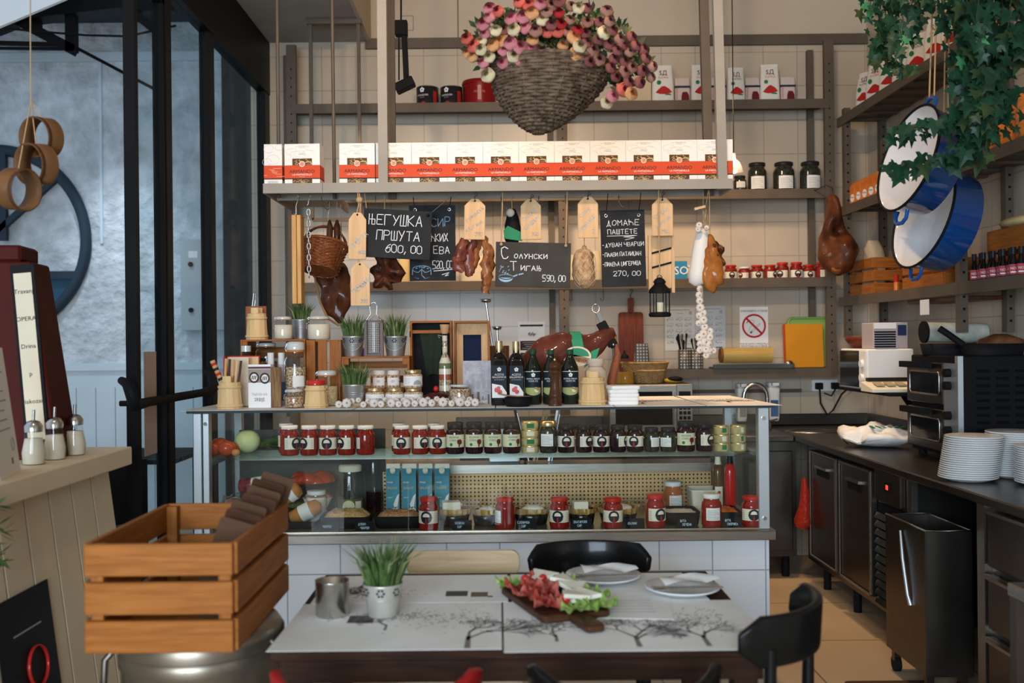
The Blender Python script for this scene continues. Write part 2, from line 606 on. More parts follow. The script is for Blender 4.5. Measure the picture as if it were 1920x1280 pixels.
m_darkZ = woodm('dark_wood_z', (0.10, 0.022, 0.012), (0.17, 0.045, 0.02), 'Z', 0.4)
m_walnut = woodm('walnut', (0.05, 0.018, 0.008), (0.10, 0.042, 0.018), 'Z', 0.45, coat=0.1)
m_twine = mat('twine', (0.45, 0.30, 0.16), 0.9)
g_pane = glass('window_glass', (0.84, 0.90, 0.92), 1.4, 0.01, 0.45)
g_case = glass('case_glass', (0.965, 0.985, 0.975), 1.4, 0.01, .8)
g_shelf = glass('shelf_glass', (0.86, 0.94, 0.90), 1.45, 0.02)
g_jar = glass('jar_glass', (0.93, 0.95, 0.94), 1.5, 0.03)
g_film = glass('cling_film', (0.92, 0.92, 0.92), 1.6, 0.12, 2.2)
# ================================================================ the setting
YB, XL, XR = 6.9, -1.6, 2.57
struct('floor', MB().box(-7, XR + .1, -3.2, 9.2, -.1, 0, m_floor))
wb = MB().box(XL - .1, XR + .1, YB, YB + .12, 0, 3.55, m_tile)
struct('wall_back', wb)
up = MB().box(XL - .1, XR + .1, YB, YB + .12, 3.55, 4.7, m_paint)
up.box(-.262, -.255, YB - .004, YB, 3.6, 4.7, m_rack)
for a in (0, 1):
 up.box(-.655, -.57, YB - .002, YB, 3.66 + a * .1, 3.663 + a * .1, m_rack)
 up.box(-.655 + a * .085, -.652 + a * .085, YB - .002, YB, 3.66, 3.76, m_rack)
struct('wall_back_upper', up)
struct('trim_1', MB().box(-.9, XR, YB - .03, YB, 3.53, 3.6, m_rack))
struct('wall_right', MB().box(XR, XR + .1, -3.2, YB, 0, 4.7, m_tileR))
fw = MB().box(-2.5, XR + .1, -3.4, -3.3, 0, .8, m_paint).box(-2.5, XR + .1, -3.4, -3.3, 2.9, 4.7, m_paint).box(.7, XR + .1, -3.4, -3.3, .8, 2.9, m_paint)
struct('wall_front', fw)
struct('wall_left', MB().box(-2.6, -2.5, -3.3, 1.5, 0, 4.7, m_paint))
struct('ceiling', MB().box(-2.6, XR + .1, -3.4, YB + .1, 4.7, 4.8, m_paint))
lc = MB().box(XL - .1, -.88, 2.2, YB, 3.585, 4.7, m_ceil)
lc.box(-.885, -.862, 2.2, YB, 3.575, 4.7, m_paint)
struct('ceiling_low', lc)
# storefront of black steel and glass along the side of the room
sf = MB()
ys = [(4.38, .047), (4.78, .065), (5.51, .068), (6.84, .12)]
for y, wd in ys[1:]:
 sf.box(XL - .03, XL + .03, y - wd * .6, y + wd * .6, 0, 3.58, m_black)
sf.box(XL - .035, XL + .035, 4.7, 6.9, 3.22, 3.58, m_black)
sf.box(XL - .03, XL + .03, 4.78, 6.9, 0, .14, m_black)
win = sf.build('window_1')
win['kind'] = 'structure'
for a, b in ((4.83, 5.46), (5.56, 6.76)):
 MB().box(XL - .004, XL + .004, a, b, .14, 3.22, g_pane).build('pane', win)
pn = MB().box(XL + .006, XL + .008, 5.6, 5.86, .95, 1.55, m_cream)
# door leaf with its long push bar
dr = MB()
for y, wd in ((4.36, .042), (4.725, .03)):
 dr.box(XL - .025, XL + .025, y - wd / 2, y + wd / 2, 0.01, 3.2, m_black)
dr.box(XL - .025, XL + .025, 4.36, 4.74, 0.01, .2, m_black)
dr.box(XL - .025, XL + .025, 4.36, 4.74, 3.12, 3.2, m_black)
door = dr.build('door_1')
door['kind'] = 'structure'
MB().box(XL - .004, XL + .004, 4.38, 4.71, .2, 3.12, g_pane).build('pane', door)
MB().box(XL + .005, XL + .007, 4.47, 4.63, 1.0, 1.47, mat('beige_notice', (.55, .42, .36), .7)).build('notice', door)
hb = MB()
hz, hx = 1.255, XL + .085
hb.sweep([(XL + .02, 4.16, hz + .10), (XL + .06, 4.13, hz + .085), (hx, 4.115, hz + .03), (hx, 4.14, hz - .005), (hx, 4.3, hz), (hx, 5.1, hz), (hx, 5.22, hz), (hx, 5.3, hz + .02), (XL + .06, 5.33, hz + .08), (XL + .02, 5.36, hz + .1)], [.016, .024, .026, .025, .02, .02, .025, .026, .022, .016], m_blackm, 10)
hb.sweep([(XL - .0, 4.2, hz), (hx, 4.2, hz)], .012, m_blackm, 8)
hb.build('push_bar', door)
# street outside: stucco wall above painted boards
YS = 8.8
st = MB().box(-7, -1.9, YS, YS + .2, 1.32, 6.2, m_stucco)
zt = P(150, 108, YS).z
st.box(-7, -1.9, YS - .025, YS, zt - .04, zt + .04, m_board)
for px in (190, -160):
 X = P(px, 300, YS).x
 st.box(X - .012, X + .012, YS - .012, YS + .01, 2.4, zt, m_board)
st.box(-7, -1.9, YS - .03, YS, 1.28, 1.345, m_board)
st.box(-7, -1.9, YS - .012, YS, 1.13, 1.28, m_board)
for i in range(30):
 x = -7 + i * .172
 st.box(x + .003, x + .169, YS - .014, YS, 0, 1.13, m_board)
st.box(-7, -1.9, YS, YS + .2, 0, 1.32, m_bluesteel)
struct('wall_street', st)
struct('wall_return', MB().box(-2.33, XL - .1, 8.45, 8.7, 0, 6, mat('dark_render', (.05, .05, .05), .8, var=.2)))
aw = [P(*p, 6.7) for p in ((-120, 100), (124, -3), (150, -260), (-120, -260))]
t = thing('awning', 'white awning panel outside above the black canopy frame', 'awning', aw[0])
MB().prism([((p - aw[0]).x, (p - aw[0]).z) for p in aw], 0, .03, mat('awning_white', (.86, .88, .90), .8)).build('fabric', t)
struct('added_shade_slab', MB().box(-7, -1.9, 7.9, YS, 4.35, 4.45, m_bluesteel))  # slab added over the street to shade the top of the stucco wall
# round steel window in the stucco wall
c = P(-6, 452, YS)
rw = MB()
R0 = .80
rw.sweep(arc((c.x, YS - .03, c.z), R0, 0, 2 * PI, 64)[:-1], .05, m_bluesteel, 8, closed=True, flat=(1, 1))
zc = P(90, 520, YS).z
rw.box(c.x - .76, c.x + .76, YS - .07, YS - .02, zc - .02, zc + .05, m_bluesteel)
rw.bar((c.x, YS - .045, c.z + .05), (c.x + .56, YS - .045, c.z + .55), .05, .05, m_bluesteel)
rw.bar((c.x + .08, YS - .045, c.z), (c.x + .08, YS - .045, c.z + .78), .07, .05, m_bluesteel)
o = struct('window_2', rw)
seg = [(c.x + .78 * math.cos(a), c.z + .78 * math.sin(a)) for a in [PI + .5 + i * (PI - 1.0 + .13) / 20 for i in range(21)]]
seg = [(x, min(z, zc)) for x, z in seg]
MB().prism(seg, YS - .03, YS - .01, mat('dark_blue_glass', (.03, .09, .15), .08)).build('pane', o)
# black steel canopy frame outside
cf = thing('canopy_frame', 'black steel canopy frame with thin cables under the white sky outside', 'canopy', P(150, 60, 7.2))
L0 = cf.location
def cbar(a, b, wd, d0=7.2, d1=7.2, m=m_black):
 q = MB()
 q.bar(P(*a, d0) - L0, P(*b, d1) - L0, wd, wd, m, up=(0, 1, 0))
 return q
cbar((-60, 72), (150, -12), .10).build('beam', cf)
cbar((20, 32), (142, 96), .07).build('beam', cf)
cbar((60, 20), (250, -2), .16).build('beam', cf)
cbar((134, 10), (135, 98), .07).build('beam', cf)
cbar((68, 25), (69, 62), .06).build('beam', cf)
cbar((120, 8), (330, 14), .08).build('beam', cf)
cbar((200, -15), (290, 55), .06).build('beam', cf)
cbar((140, 88), (320, 183), .022, 7.2, 7.8).build('cable', cf)
cbar((-40, 80), (110, 84), .03).build('cable', cf)
cbar((-40, 90), (118, 92), .02).build('cable', cf)
cb = MB()
cb.sweep([P(-20, 50, 7.1) - L0, P(60, 58, 7.1) - L0, P(160, 66, 7.1) - L0, P(240, 68, 7.1) - L0, P(330, 48, 7.1) - L0], .008, m_black, 6)
cb.build('cable', cf)
# grey electric box on the stucco, seen through the glass
eb = thing('electric_box', 'flat grey electric cabinet on the street wall behind the glass', 'electric box', (P(392, 450, YS).x, YS - .036, P(392, 535, YS).z))
ex = P(440, 500, YS).x - P(345, 500, YS).x
eh = P(392, 452, YS).z - P(392, 620, YS).z
q = MB().box(-ex / 2, ex / 2, -.06, 0, -eh / 2, eh / 2, mat('cabinet_grey', (.42, .47, .50), .5))
q.box(-ex / 2 + .07, -ex / 2 + .15, -.063, -.06, eh / 2 - .16, eh / 2 - .1, m_white)
q.build('cabinet', eb, .006)
for z in (.18, -.22):
 MB().sweep([(-ex / 2 + .09, -.06, z), (-ex / 2 + .09, -.075, z)], .022, m_blackm, 12).build('lock', eb)
# street furniture glimpsed through the door
ot = thing('outdoor_table', 'dark slatted table standing outside behind the glass door', 'table', (-2.75, 6.9, 0))
q = MB()
for i in range(5):
 q.box(-.62, .62, -.4 + i * .16, -.26 + i * .16, .72, .75, m_blackm)
q.build('tabletop', ot)
for sx in (-.55, .55):
 for sy in (-.33, .33):
  MB().bar((sx, sy, 0), (sx, sy, .72), .05, .05, m_blackm).build('leg', ot)
for k, (x, y, rz, lab) in enumerate(((-2.25, 5.75, .3, 'black outdoor chair just behind the glass door'), (-3.3, 6.0, -.4, 'black outdoor chair further out past the dark slatted table'))):
 oc = thing('outdoor_chair', lab, 'chair', (x, y, 0), rz, 'outdoor chairs')
 MB().box(-.21, .21, -.2, .22, .43, .46, m_blackm).build('seat', oc)
 MB().box(-.21, .21, -.22, -.19, .5, .86, m_blackm).build('backrest', oc)
 for sx in (-.18, .18):
  MB().bar((sx, -.2, 0), (sx, -.2, .6), .03, .03, m_blackm).build('leg', oc)
  MB().bar((sx, .19, 0), (sx, .19, .43), .03, .03, m_blackm).build('leg', oc)
# ================================================================ steel racks
RY = 6.68
zS = [P(1450, y, RY).z for y in (187, 355, 521, 690)]
rack = thing('steel_rack', 'long grey steel rack of shelves bolted along the tiled back wall', 'shelf rack', (0, 0, 0))
xl, xm, xr = P(547, 200, RY).x, P(1055, 300, RY).x, P(1555, 300, RY).x
for x, z0 in ((xl, 0), (xm, 1.0), (xr, 1.25)):
 q = MB()
 q.box(x - .032, x + .032, RY - .015, RY + .02, z0, 3.5, m_rack)
 for i in range(34):
  z = max(z0, 1.3) + .05 + i * .06
  if z < 3.48:
   q.cyl((0, 0, 0), .0001, .0001, m_rack, 3) if False else q.box(x - .004, x + .004, RY - .0165, RY - .015, z, z + .012, m_blackm)
 q.box(x - .09, x - .05, YB - .06, YB - .02, max(z0, 1.0), 3.48, m_rack)
 q.build('post', rack)
for i, z in enumerate(zS):
 a, b = (xl, xr) if i < 3 else (P(1195, 690, RY).x, xr)
 q = MB()
 q.box(a, b, RY - .02, RY - .006, z - .062, z, m_rack)
 q.box(a, b, RY - .006, YB - .005, z - .022, z - .003, m_rack)
 q.build('shelf', rack)
RX = 2.27
rackR = thing('side_steel_rack', 'grey steel rack of shelves along the side wall behind the ivy', 'shelf rack', (0, 0, 0))
zR = [2.955, 2.36, 1.768]
for y, z0 in ((6.52, 1.5), (4.92, 1.52), (2.9, 1.52)):
 for x, yy in ((RX + .02, y), (XR - .04, y + .02)):
  q = MB().box(x - .02, x + .02, yy - .025, yy + .025, z0, 3.5 if y < 6 or x > 2.4 else 3.0, m_rack)
  for i in range(30):
   z = z0 + .05 + i * .06
   if z < 2.9:
    q.box(x - .006, x + .006, yy - .0265, yy - .025, z, z + .012, m_blackm)
  q.build('post', rackR)
for i, z in enumerate(zR):
 for a, b in ((4.9, 6.62), (2.9, 4.9)):
  if i == 0 and b < 5:
   continue
  q = MB().box(RX - .008, RX + .006, a, b - .004, z - .06, z, m_rack)
  q.box(RX + .006, XR - .01, a, b - .004, z - .022, z - .003, m_rack)
  for k in range(9):
   yy = a + (b - a) * (k + .5) / 9
   q.box(RX + .02, XR - .02, yy - .02, yy + .02, z - .034, z - .022, m_rack)
  q.build('shelf', rackR)
# ================================================================ hanging shelf above the counter
HY0, HY1, HZ, HB = 4.85, 5.11, 2.281, 2.233
hx0, hx1 = P(493, 350, HY0).x, P(1374, 350, HY0).x
m_mesh = tiles('perforated_sheet', (.12, .105, .09), (.30, .27, .23), .018, 'XY', .005, .5, .1, bump=.5)
hs = thing('hanging_shelf', 'pale grey steel shelf hung from the ceiling over the counter with pasta boxes on it', 'shelf', (0, 0, 0))
q = MB()
q.box(hx0, hx1, HY0, HY0 + .012, HB, HZ, m_shelfpaint)
q.box(hx0, hx1, HY1 - .012, HY1, HB, HZ, m_shelfpaint)
q.box(hx1 - .012, hx1, HY0 + .012, HY1 - .012, HB, HZ, m_shelfpaint)
q.box(hx0, hx0 + .012, HY0 + .012, 5.62, HB, HZ, m_shelfpaint)
q.box(hx0 + .29, hx0 + .302, HY1, 5.62, HB, HZ, m_shelfpaint)
q.box(hx0 + .289, hx0 + .291, HY0 - .001, HY0, HB, HZ, m_rack)
q.build('shelf_frame', hs)
q = MB().box(hx0 + .012, hx1 - .012, HY0 + .012, HY1 - .012, HZ - .012, HZ - .003, m_mesh)
q.box(hx0 + .012, hx0 + .29, HY1 - .012, 5.62, HZ - .012, HZ - .003, m_mesh)
q.build('perforated_deck', hs)
for a, b, d, wd, mm in (((716, -30), (719, 344), HY0 + .02, .045, m_shelfpaint), ((732, -30), (735, 338), HY1 - .02, .04, m_rack), ((1342, -30), (1354, 336), HY0 + .02, .045, m_shelfpaint), ((1317, -30), (1329, 330), HY1 - .02, .045, m_rack)):
 A, B = P(*a, d), P(*b, d)
 A = B + (A - B) * 1.9
 A.z = min(A.z, 4.7)
 MB().bar((A.x, d, 4.7) if A.z < 4.7 else A, (B.x, d, HB), wd, .036, mm, up=(0, 1, 0)).build('post', hs)
for a, b, d in (((519, -20), (523, 340), 5.0), ((622, -20), (627, 340), 5.06)):
 A, B = P(*a, d), P(*b, d)
 MB().sweep([(A.x, d, 3.585), (B.x, d, HB)], .009, m_rack, 8).build('hanger_rod', hs)
ch = thing('hanging_bracket', 'thin brown steel bracket hanging from the low ceiling behind the shelf', 'bracket', P(627, 47, 6.4))
a, b = P(582, 50, 6.4) - ch.location, P(672, 50, 6.4) - ch.location
q = MB()
q.bar((a.x, 0, .02), (a.x, 0, -1.25), .022, .022, m_rack).bar((b.x, 0, .02), (b.x, 0, -1.25), .022, .022, m_rack)
q.bar((a.x - .02, 0, .02), (b.x + .02, 0, .02), .05, .035, m_rack).bar((a.x, 0, -1.25), (b.x, 0, -1.25), .022, .022, m_rack)
q.build('bracket_frame', ch)
# ================================================================ display counter
DZ, TZ = .635, 1.2
FY, RYC = 4.52, 5.30
cx0, cx1 = -1.405, 1.233
m_deck = mat('deck_steel', (.50, .44, .36), .3, metal=.9)
def perforated(name):
 m, n, L, b = nodes(name)
 tc = n.new('ShaderNodeTexCoord')
 mp = n.new('ShaderNodeMapping')
 mp.inputs['Scale'].default_value = (50, 50, 50)
 L.new(tc.outputs['Object'], mp.inputs[0])
 fr = n.new('ShaderNodeVectorMath')
 fr.operation = 'FRACTION'
 L.new(mp.outputs[0], fr.inputs[0])
 sb = n.new('ShaderNodeVectorMath')
 sb.operation = 'SUBTRACT'
 sb.inputs[1].default_value = (.5, .5, .5)
 L.new(fr.outputs[0], sb.inputs[0])
 ml = n.new('ShaderNodeVectorMath')
 ml.operation = 'MULTIPLY'
 ml.inputs[1].default_value = (1, 0, 1)
 L.new(sb.outputs[0], ml.inputs[0])
 ln = n.new('ShaderNodeVectorMath')
 ln.operation = 'LENGTH'
 L.new(ml.outputs[0], ln.inputs[0])
 lt = n.new('ShaderNodeMath')
 lt.operation = 'LESS_THAN'
 lt.inputs[1].default_value = .24
 L.new(ln.outputs['Value'], lt.inputs[0])
 mx = n.new('ShaderNodeMixRGB')
 mx.inputs[1].default_value = (.52, .32, .135, 1)
 mx.inputs[2].default_value = (.01, .008, .006, 1)
 L.new(lt.outputs[0], mx.inputs[0])
 L.new(mx.outputs[0], b.inputs['Base Color'])
 b.inputs['Metallic'].default_value = .35
 b.inputs['Roughness'].default_value = .4
 return m
dc = thing('display_counter', 'long glass-fronted deli display counter on a white tiled base', 'display counter', (0, 0, 0))
q = MB().box(cx0 + .02, cx1 - .01, FY + .02, RYC - .02, 0, .592, m_tileF)
q.build('tiled_base', dc)
q = MB().box(cx0, cx1 + .012, FY - .03, RYC, .592, DZ, m_inox)
q.build('steel_rail', dc, .004)
MB().box(cx0 + .03, cx1 - .03, FY + .02, 5.1, DZ, DZ + .004, m_deck).build('deck', dc)
MB().box(cx0 - .012, cx1 + .012, FY - .015, RYC, TZ - .012, TZ, mat('counter_top_glass', (.05, .06, .06), .1)).build('counter_top', dc)
q = MB()
for x0, x1, y in ((cx0 + .012, cx0 + .05, FY + .02), (cx0 + .056, cx0 + .085, FY + .02), (cx1 - .058, cx1 - .008, FY + .02)):
 MB().box(x0, x1, FY + .004, FY + .05, DZ, TZ - .012, m_alu).build('front_post', dc, .003)
for x in (cx0 + .03, cx1 - .03):
 MB().box(x - .02, x + .02, RYC - .06, RYC - .02, DZ, TZ - .012, m_alu).build('rear_post', dc, .003)
for x in (cx0 + .07, cx1 - .033):
 for z in (DZ + .05, TZ - .06):
  MB().sweep([(x, FY - .004, z), (x, FY + .004, z)], .009, m_chrome, 12).build('bolt', dc)
MB().box(cx0 + .087, cx1 - .06, FY + .012, FY + .018, DZ + .004, TZ - .012, g_case).build('front_glass', dc)
for x in (cx0 + .02, cx1 - .02):
 MB().box(x - .003, x + .003, FY + .06, RYC - .07, DZ + .004, TZ - .012, g_case).build('side_glass', dc)
GZ = P(935, 853, 4.58).z
q = MB().box(cx0 + .03, cx1 - .04, 4.57, 5.0, GZ - .008, GZ, g_shelf)
q.build('glass_shelf', dc)
q = MB().box(cx0 + .1, cx1 - .06, 4.985, 5.0, GZ - .06, GZ - .008, m_inox)
q.box(cx0 + .03, cx0 + .05, 4.6, 5.0, GZ - .05, GZ - .008, m_inox)
q.box(-.56, 1.12, 5.04, 5.22, .865, .877, m_inox)
q.box(-.56, 1.12, 5.03, 5.045, .835, .877, m_inox)
q.build('rear_ledge', dc)
q = MB().box(-.60, 1.08, 5.095, 5.103, DZ + .004, .838, perforated('perforated_brass'))
q.build('perforated_panel', dc)
q = MB().box(cx0 + .04, -.6, 5.22, 5.23, DZ, 1.05, mat('case_back', (.10, .10, .09), .5))
q.build('back_panel', dc)
MB().box(1.1, cx1 - .05, 5.2, 5.21, DZ, .95, MATS['case_back']).build('back_panel', dc)
# ================================================================ kitchen worktops and cabinets
KX = 1.82
wt = thing('steel_worktop', 'dark stainless steel worktop running round the corner of the kitchen', 'worktop', (0, 0, 0))
q = MB()
q.box(KX, XR - .004, 2.2, YB - .005, .862, .9, m_inoxd)
q.box(-.3, KX, 6.15, YB - .005, .862, .9, m_inoxd)
q.box(-.3, XR - .02, YB - .022, YB - .005, .9, .98, m_inoxd)
q.box(XR - .022, XR - .004, 2.2, YB - .022, .9, .98, m_inoxd)
q.build('worktop', wt, .006)
q = MB()
sx, sy = P(1530, 810, 6.45).x, 6.42
q.lathe([(.17, .001), (.16, .002), (.15, -.03), (.02, -.035)], m_inox, 28, (sx, sy, .9), 1.1, .7, False)
q.lathe([(.185, .0), (.185, .004), (.16, .004)], m_inox, 28, (sx, sy, .9), 1.1, .7, False)
q.build('sink', wt)
cb = thing('steel_cabinet', 'plain steel cabinet under the back worktop in the corner', 'cabinet', (0, 0, 0))
q = MB().box(-.25, KX + .03, 6.22, 6.8, .14, .86, m_inoxd)
q.build('body', cb)
for a, b in ((.2, .75), (.78, 1.3), (1.33, 1.82)):
 MB().box(a, b, 6.2, 6.22, .18, .80, m_inoxd).build('door', cb, .004)
for x in (-.2, 1.0, 1.8):
 MB().cyl((x, 6.3, 0), .025, .14, m_blackm, 12).build('foot', cb)
fx = KX + .05
fr = thing('fridge_cabinet', 'two-door stainless counter fridge with a small red display', 'fridge', (0, 0, 0))
MB().box(fx + .02, XR - .03, 4.62, 6.12, .15, .86, m_inoxd).build('body', fr)
for a, b in ((5.5, 5.96), (4.99, 5.45)):
 q = MB()
 q.prism([(a, .2), (b, .2), (b, .835), (a, .835)], fx - .012, fx + .02, m_inoxd, 'YZ')
 for z0, z1, y0, y1 in ((.2, .215, a, b), (.82, .835, a, b), (.2, .835, a, a + .015), (.2, .835, b - .015, b)):
  q.box(fx - .022, fx - .012, y0, y1, z0, z1, m_inox)
 d = q.build('door', fr, .004)
 mm = (a + b) / 2
 MB().box(fx - .03, fx - .012, mm - .1, mm + .1, .745, .76, m_inox).box(fx - .016, fx - .012, mm - .1, mm + .1, .70, .745, m_blackm).build('handle', d)
q = MB().box(fx - .008, fx + .02, 4.64, 4.96, .70, .85, m_inoxd)
d = q.build('control_panel', fr, .003)
MB().box(fx - .012, fx - .008, 4.755, 4.815, .755, .80, m_blackm).build('display_window', d)
MB().prism([(4.772, .768), (4.797, .768), (4.797, .79), (4.772, .79)], fx - .0135, fx - .012, mat('red_led', (1, .05, .03), .5, emit=2.0), 'YZ').build('red_light', d)
q = MB()
for i in range(11):
 z = .2 + i * .042
 q.cbox((fx, 4.8, z), (.012, .31, .03), m_inoxd, ry=.5)
q.box(fx + .012, fx + .02, 4.64, 4.96, .17, .68, m_blackm)
q.build('vent_grille', fr)
for y in (4.75, 5.45, 5.95):
 MB().cyl((fx + .08, y, 0), .022, .15, m_blackm, 12).build('foot', fr)
du = thing('drawer_cabinet', 'steel drawer cabinet at the near end of the side worktop', 'cabinet', (0, 0, 0))
q = MB().box(fx + .02, XR - .03, 2.4, 3.84, .12, .86, m_inoxd)
q.box(fx - .005, fx + .03, 3.84, 3.9, .02, .86, m_inox)
q.box(fx + .01, fx + .04, 4.555, 4.6, .02, .86, m_inox)
q.build('body', du)
for a, b in ((3.3, 3.82), (2.75, 3.27)):
 for z0, z1 in ((.62, .84), (.38, .59), (.14, .35)):
  d = MB().box(fx - .004, fx + .02, a, b, z0, z1, m_inoxd).build('drawer', du, .004)
  MB().box(fx - .03, fx - .004, a, b, z1 - .012, z1, m_inox).build('handle', d)
bay = MB().box(fx + .5, XR - .03, 3.9, 4.555, .02, .86, m_blackm)
bay.build('rear_panel', du)
# ================================================================ shared builders
m_ajvar = mix2('red_relish', (.14, .008, .006), (.24, .018, .008), 60, .35, .65, .12, coat=.6)
m_beet = mix2('beetroot', (.012, .006, .008), (.03, .008, .012), 50, .35, .65, .1, coat=.6)
m_darkjar = mix2('dark_pickle', (.012, .014, .010), (.04, .04, .03), 70, .35, .65, .1, coat=.6)
m_lidr = mat('red_lid', (.42, .025, .015), .35)
m_lidw = mat('white_lid', (.66, .66, .64), .35)
m_lidk = mat('black_lid', (.018, .018, .02), .35)
m_lidg = mat('gold_lid', (.62, .48, .24), .28, metal=.9)
m_lab = mat('label_cream', (.72, .66, .52), .55)
m_labw = mat('label_white', (.76, .75, .72), .55)
m_labk = mat('label_dark', (.012, .02, .028), .5)
m_labg = mat('label_lime', (.62, .62, .42), .55)
m_green = mat('print_green', (.02, .16, .06), .5)
m_redp = mat('print_red', (.40, .02, .015), .5)
m_maroon = mat('print_maroon', (.12, .012, .02), .5)
m_grey = mat('print_grey', (.35, .35, .36), .6)
def loft(mb, prof, m, n=20, e=4.0, smooth=True, caps=True):
 """stack of rounded-rectangle rings (z, half width, half depth)"""
 vs, fs = [], []
 for z, a, b in prof:
  for i in range(n):
   t = 2 * PI * (i + .5) / n
   c, s_ = math.cos(t), math.sin(t)
   vs.append((a * math.copysign(abs(c) ** (2 / e), c), b * math.copysign(abs(s_) ** (2 / e), s_), z))
 for k in range(len(prof) - 1):
  for i in range(n):
   j = (i + 1) % n
   fs.append((k * n + i, k * n + j, k * n + n + j, k * n + n + i))
 mb.add(vs, fs, m, smooth)
 if caps:
  mb.add(vs[:n], [list(range(n))[::-1]], m)
  mb.add(vs[-n:], [list(range(n))], m)
 return mb
def jar(label, x, y, z, w, h, body, lid, kind='ajvar', q=0.0, name='preserve_jar', cat='jar', group=None, lidh=.14, n=22, clear=False, fill=.8):
 r = w / 2
 t = thing(name, label, cat, (x, y, z), 0, group)
 pr = [(r * .86, 0), (r * .97, h * .03), (r, h * .1), (r, h * .66), (r * .96, h * .73), (r * .80, h * .80), (r * .78, h * (1 - lidh))]
 b = MB()
 if clear:
  b.lathe(pr, g_jar, n, caps=False)
  b.lathe([(r * .84, .001), (r * .84, .003)], g_jar, n)
  o = b.build('jar_glass', t)
  c = MB()
  c.lathe([(r * .84, .004), (r * .95, h * .06), (r * .95, min(h * .66, h * fill)), (r * .93, h * fill)], body, n)
  c.build('contents', t)
 else:
  b.lathe(pr, body, n)
  b.build('jar_glass', t)
 l = MB()
 lr = r * .86
 l.lathe([(lr, h * (1 - lidh)), (lr * 1.02, h * (1 - lidh * .9)), (lr * 1.02, h * .985), (lr * .94, h), (0.0001, h)], lid, n, caps=False)
 l.lathe([(lr * .5, h * (1 - lidh)), (lr, h * (1 - lidh))], lid, n, caps=False)
 l.build('lid', t)
 R1, R2, R3 = r + .0006, r + .0012, r + .0018
 z0, z1 = h * .22, h * .60
 if group and 'back shelf' in group:
  z0, z1 = h * .06, h * .5
 zc = (z0 + z1) / 2
 p = MB()
 if kind == 'ajvar':
  p.patch(R1, -1.35 * r + q, 1.35 * r + q, z0, z1, m_lab, 14)
  p.disc(R2, q, zc, (z1 - z0) * .50, m_labk)
  p.disc(R3, q, zc + .002, (z1 - z0) * .30, m_lab, 1)
  p.patch(R3, q - .003, q + .003, z0, zc - .004, m_redp, 2)
  for k in range(5):
   p.patch(R2, q + 1.0 * r, q + 1.28 * r, z0 + (z1 - z0) * (.15 + k * .15), z0 + (z1 - z0) * (.2 + k * .15), m_grey, 3)
   p.patch(R2, q - 1.28 * r, q - 1.0 * r, z0 + (z1 - z0) * (.15 + k * .15), z0 + (z1 - z0) * (.2 + k * .15), m_grey, 3)
 elif kind == 'cvekla':
  z1 = h * .62
  p.patch(R1, -1.3 * r, 1.3 * r, z0, z1, m_labg, 14)
  p.text('REZANA', h * .085, m_ink, (q - r * .1, 0, z0 + (z1 - z0) * .80), R2)
  p.text('CVEKLA', h * .085, m_ink, (q - r * .1, 0, z0 + (z1 - z0) * .56), R2)
  p.disc(R2, q - r * .42, z0 + (z1 - z0) * .22, r * .17, m_green)
  p.disc(R2, q + r * .55, z0 + (z1 - z0) * .42, r * .30, m_maroon)
  p.patch(R2, q + r * .4, q + r * .56, z0 + .002, z0 + (z1 - z0) * .42, m_maroon, 3)
 elif kind == 'plain':
  p.patch(R1, -.75 * r + q, .75 * r + q, z0, z1, m_labw, 10)
  for k in range(6):
   p.patch(R2, q - .6 * r, q + (.6 - .15 * (k % 3)) * r, z0 + (z1 - z0) * (.12 + k * .13), z0 + (z1 - z0) * (.16 + k * .13), m_grey, 6)
 elif kind == 'logo':
  p.patch(R1, -.95 * r, .95 * r, z0 * .8, z1, m_labw, 10)
  p.text('SD', h * .17, m_redp, (0, 0, zc), R2)
 elif kind == 'script':
  z0, z1 = h * .14, h * .66
  p.patch(R1, -1.3 * r, 1.3 * r, z0, z1, m_labw, 12)
  for k in range(4):
   p.patch(R2, -1.0 * r + q, (-.3 + .1 * (k % 2)) * r + q, z0 + (z1 - z0) * (.2 + k * .17), z0 + (z1 - z0) * (.23 + k * .17), m_grey, 6)
  p.disc(R2, .6 * r, z0 + .004, (z1 - z0) * .5, m_grey, 1)
 if p.v:
  p.build('label', t)
 return t
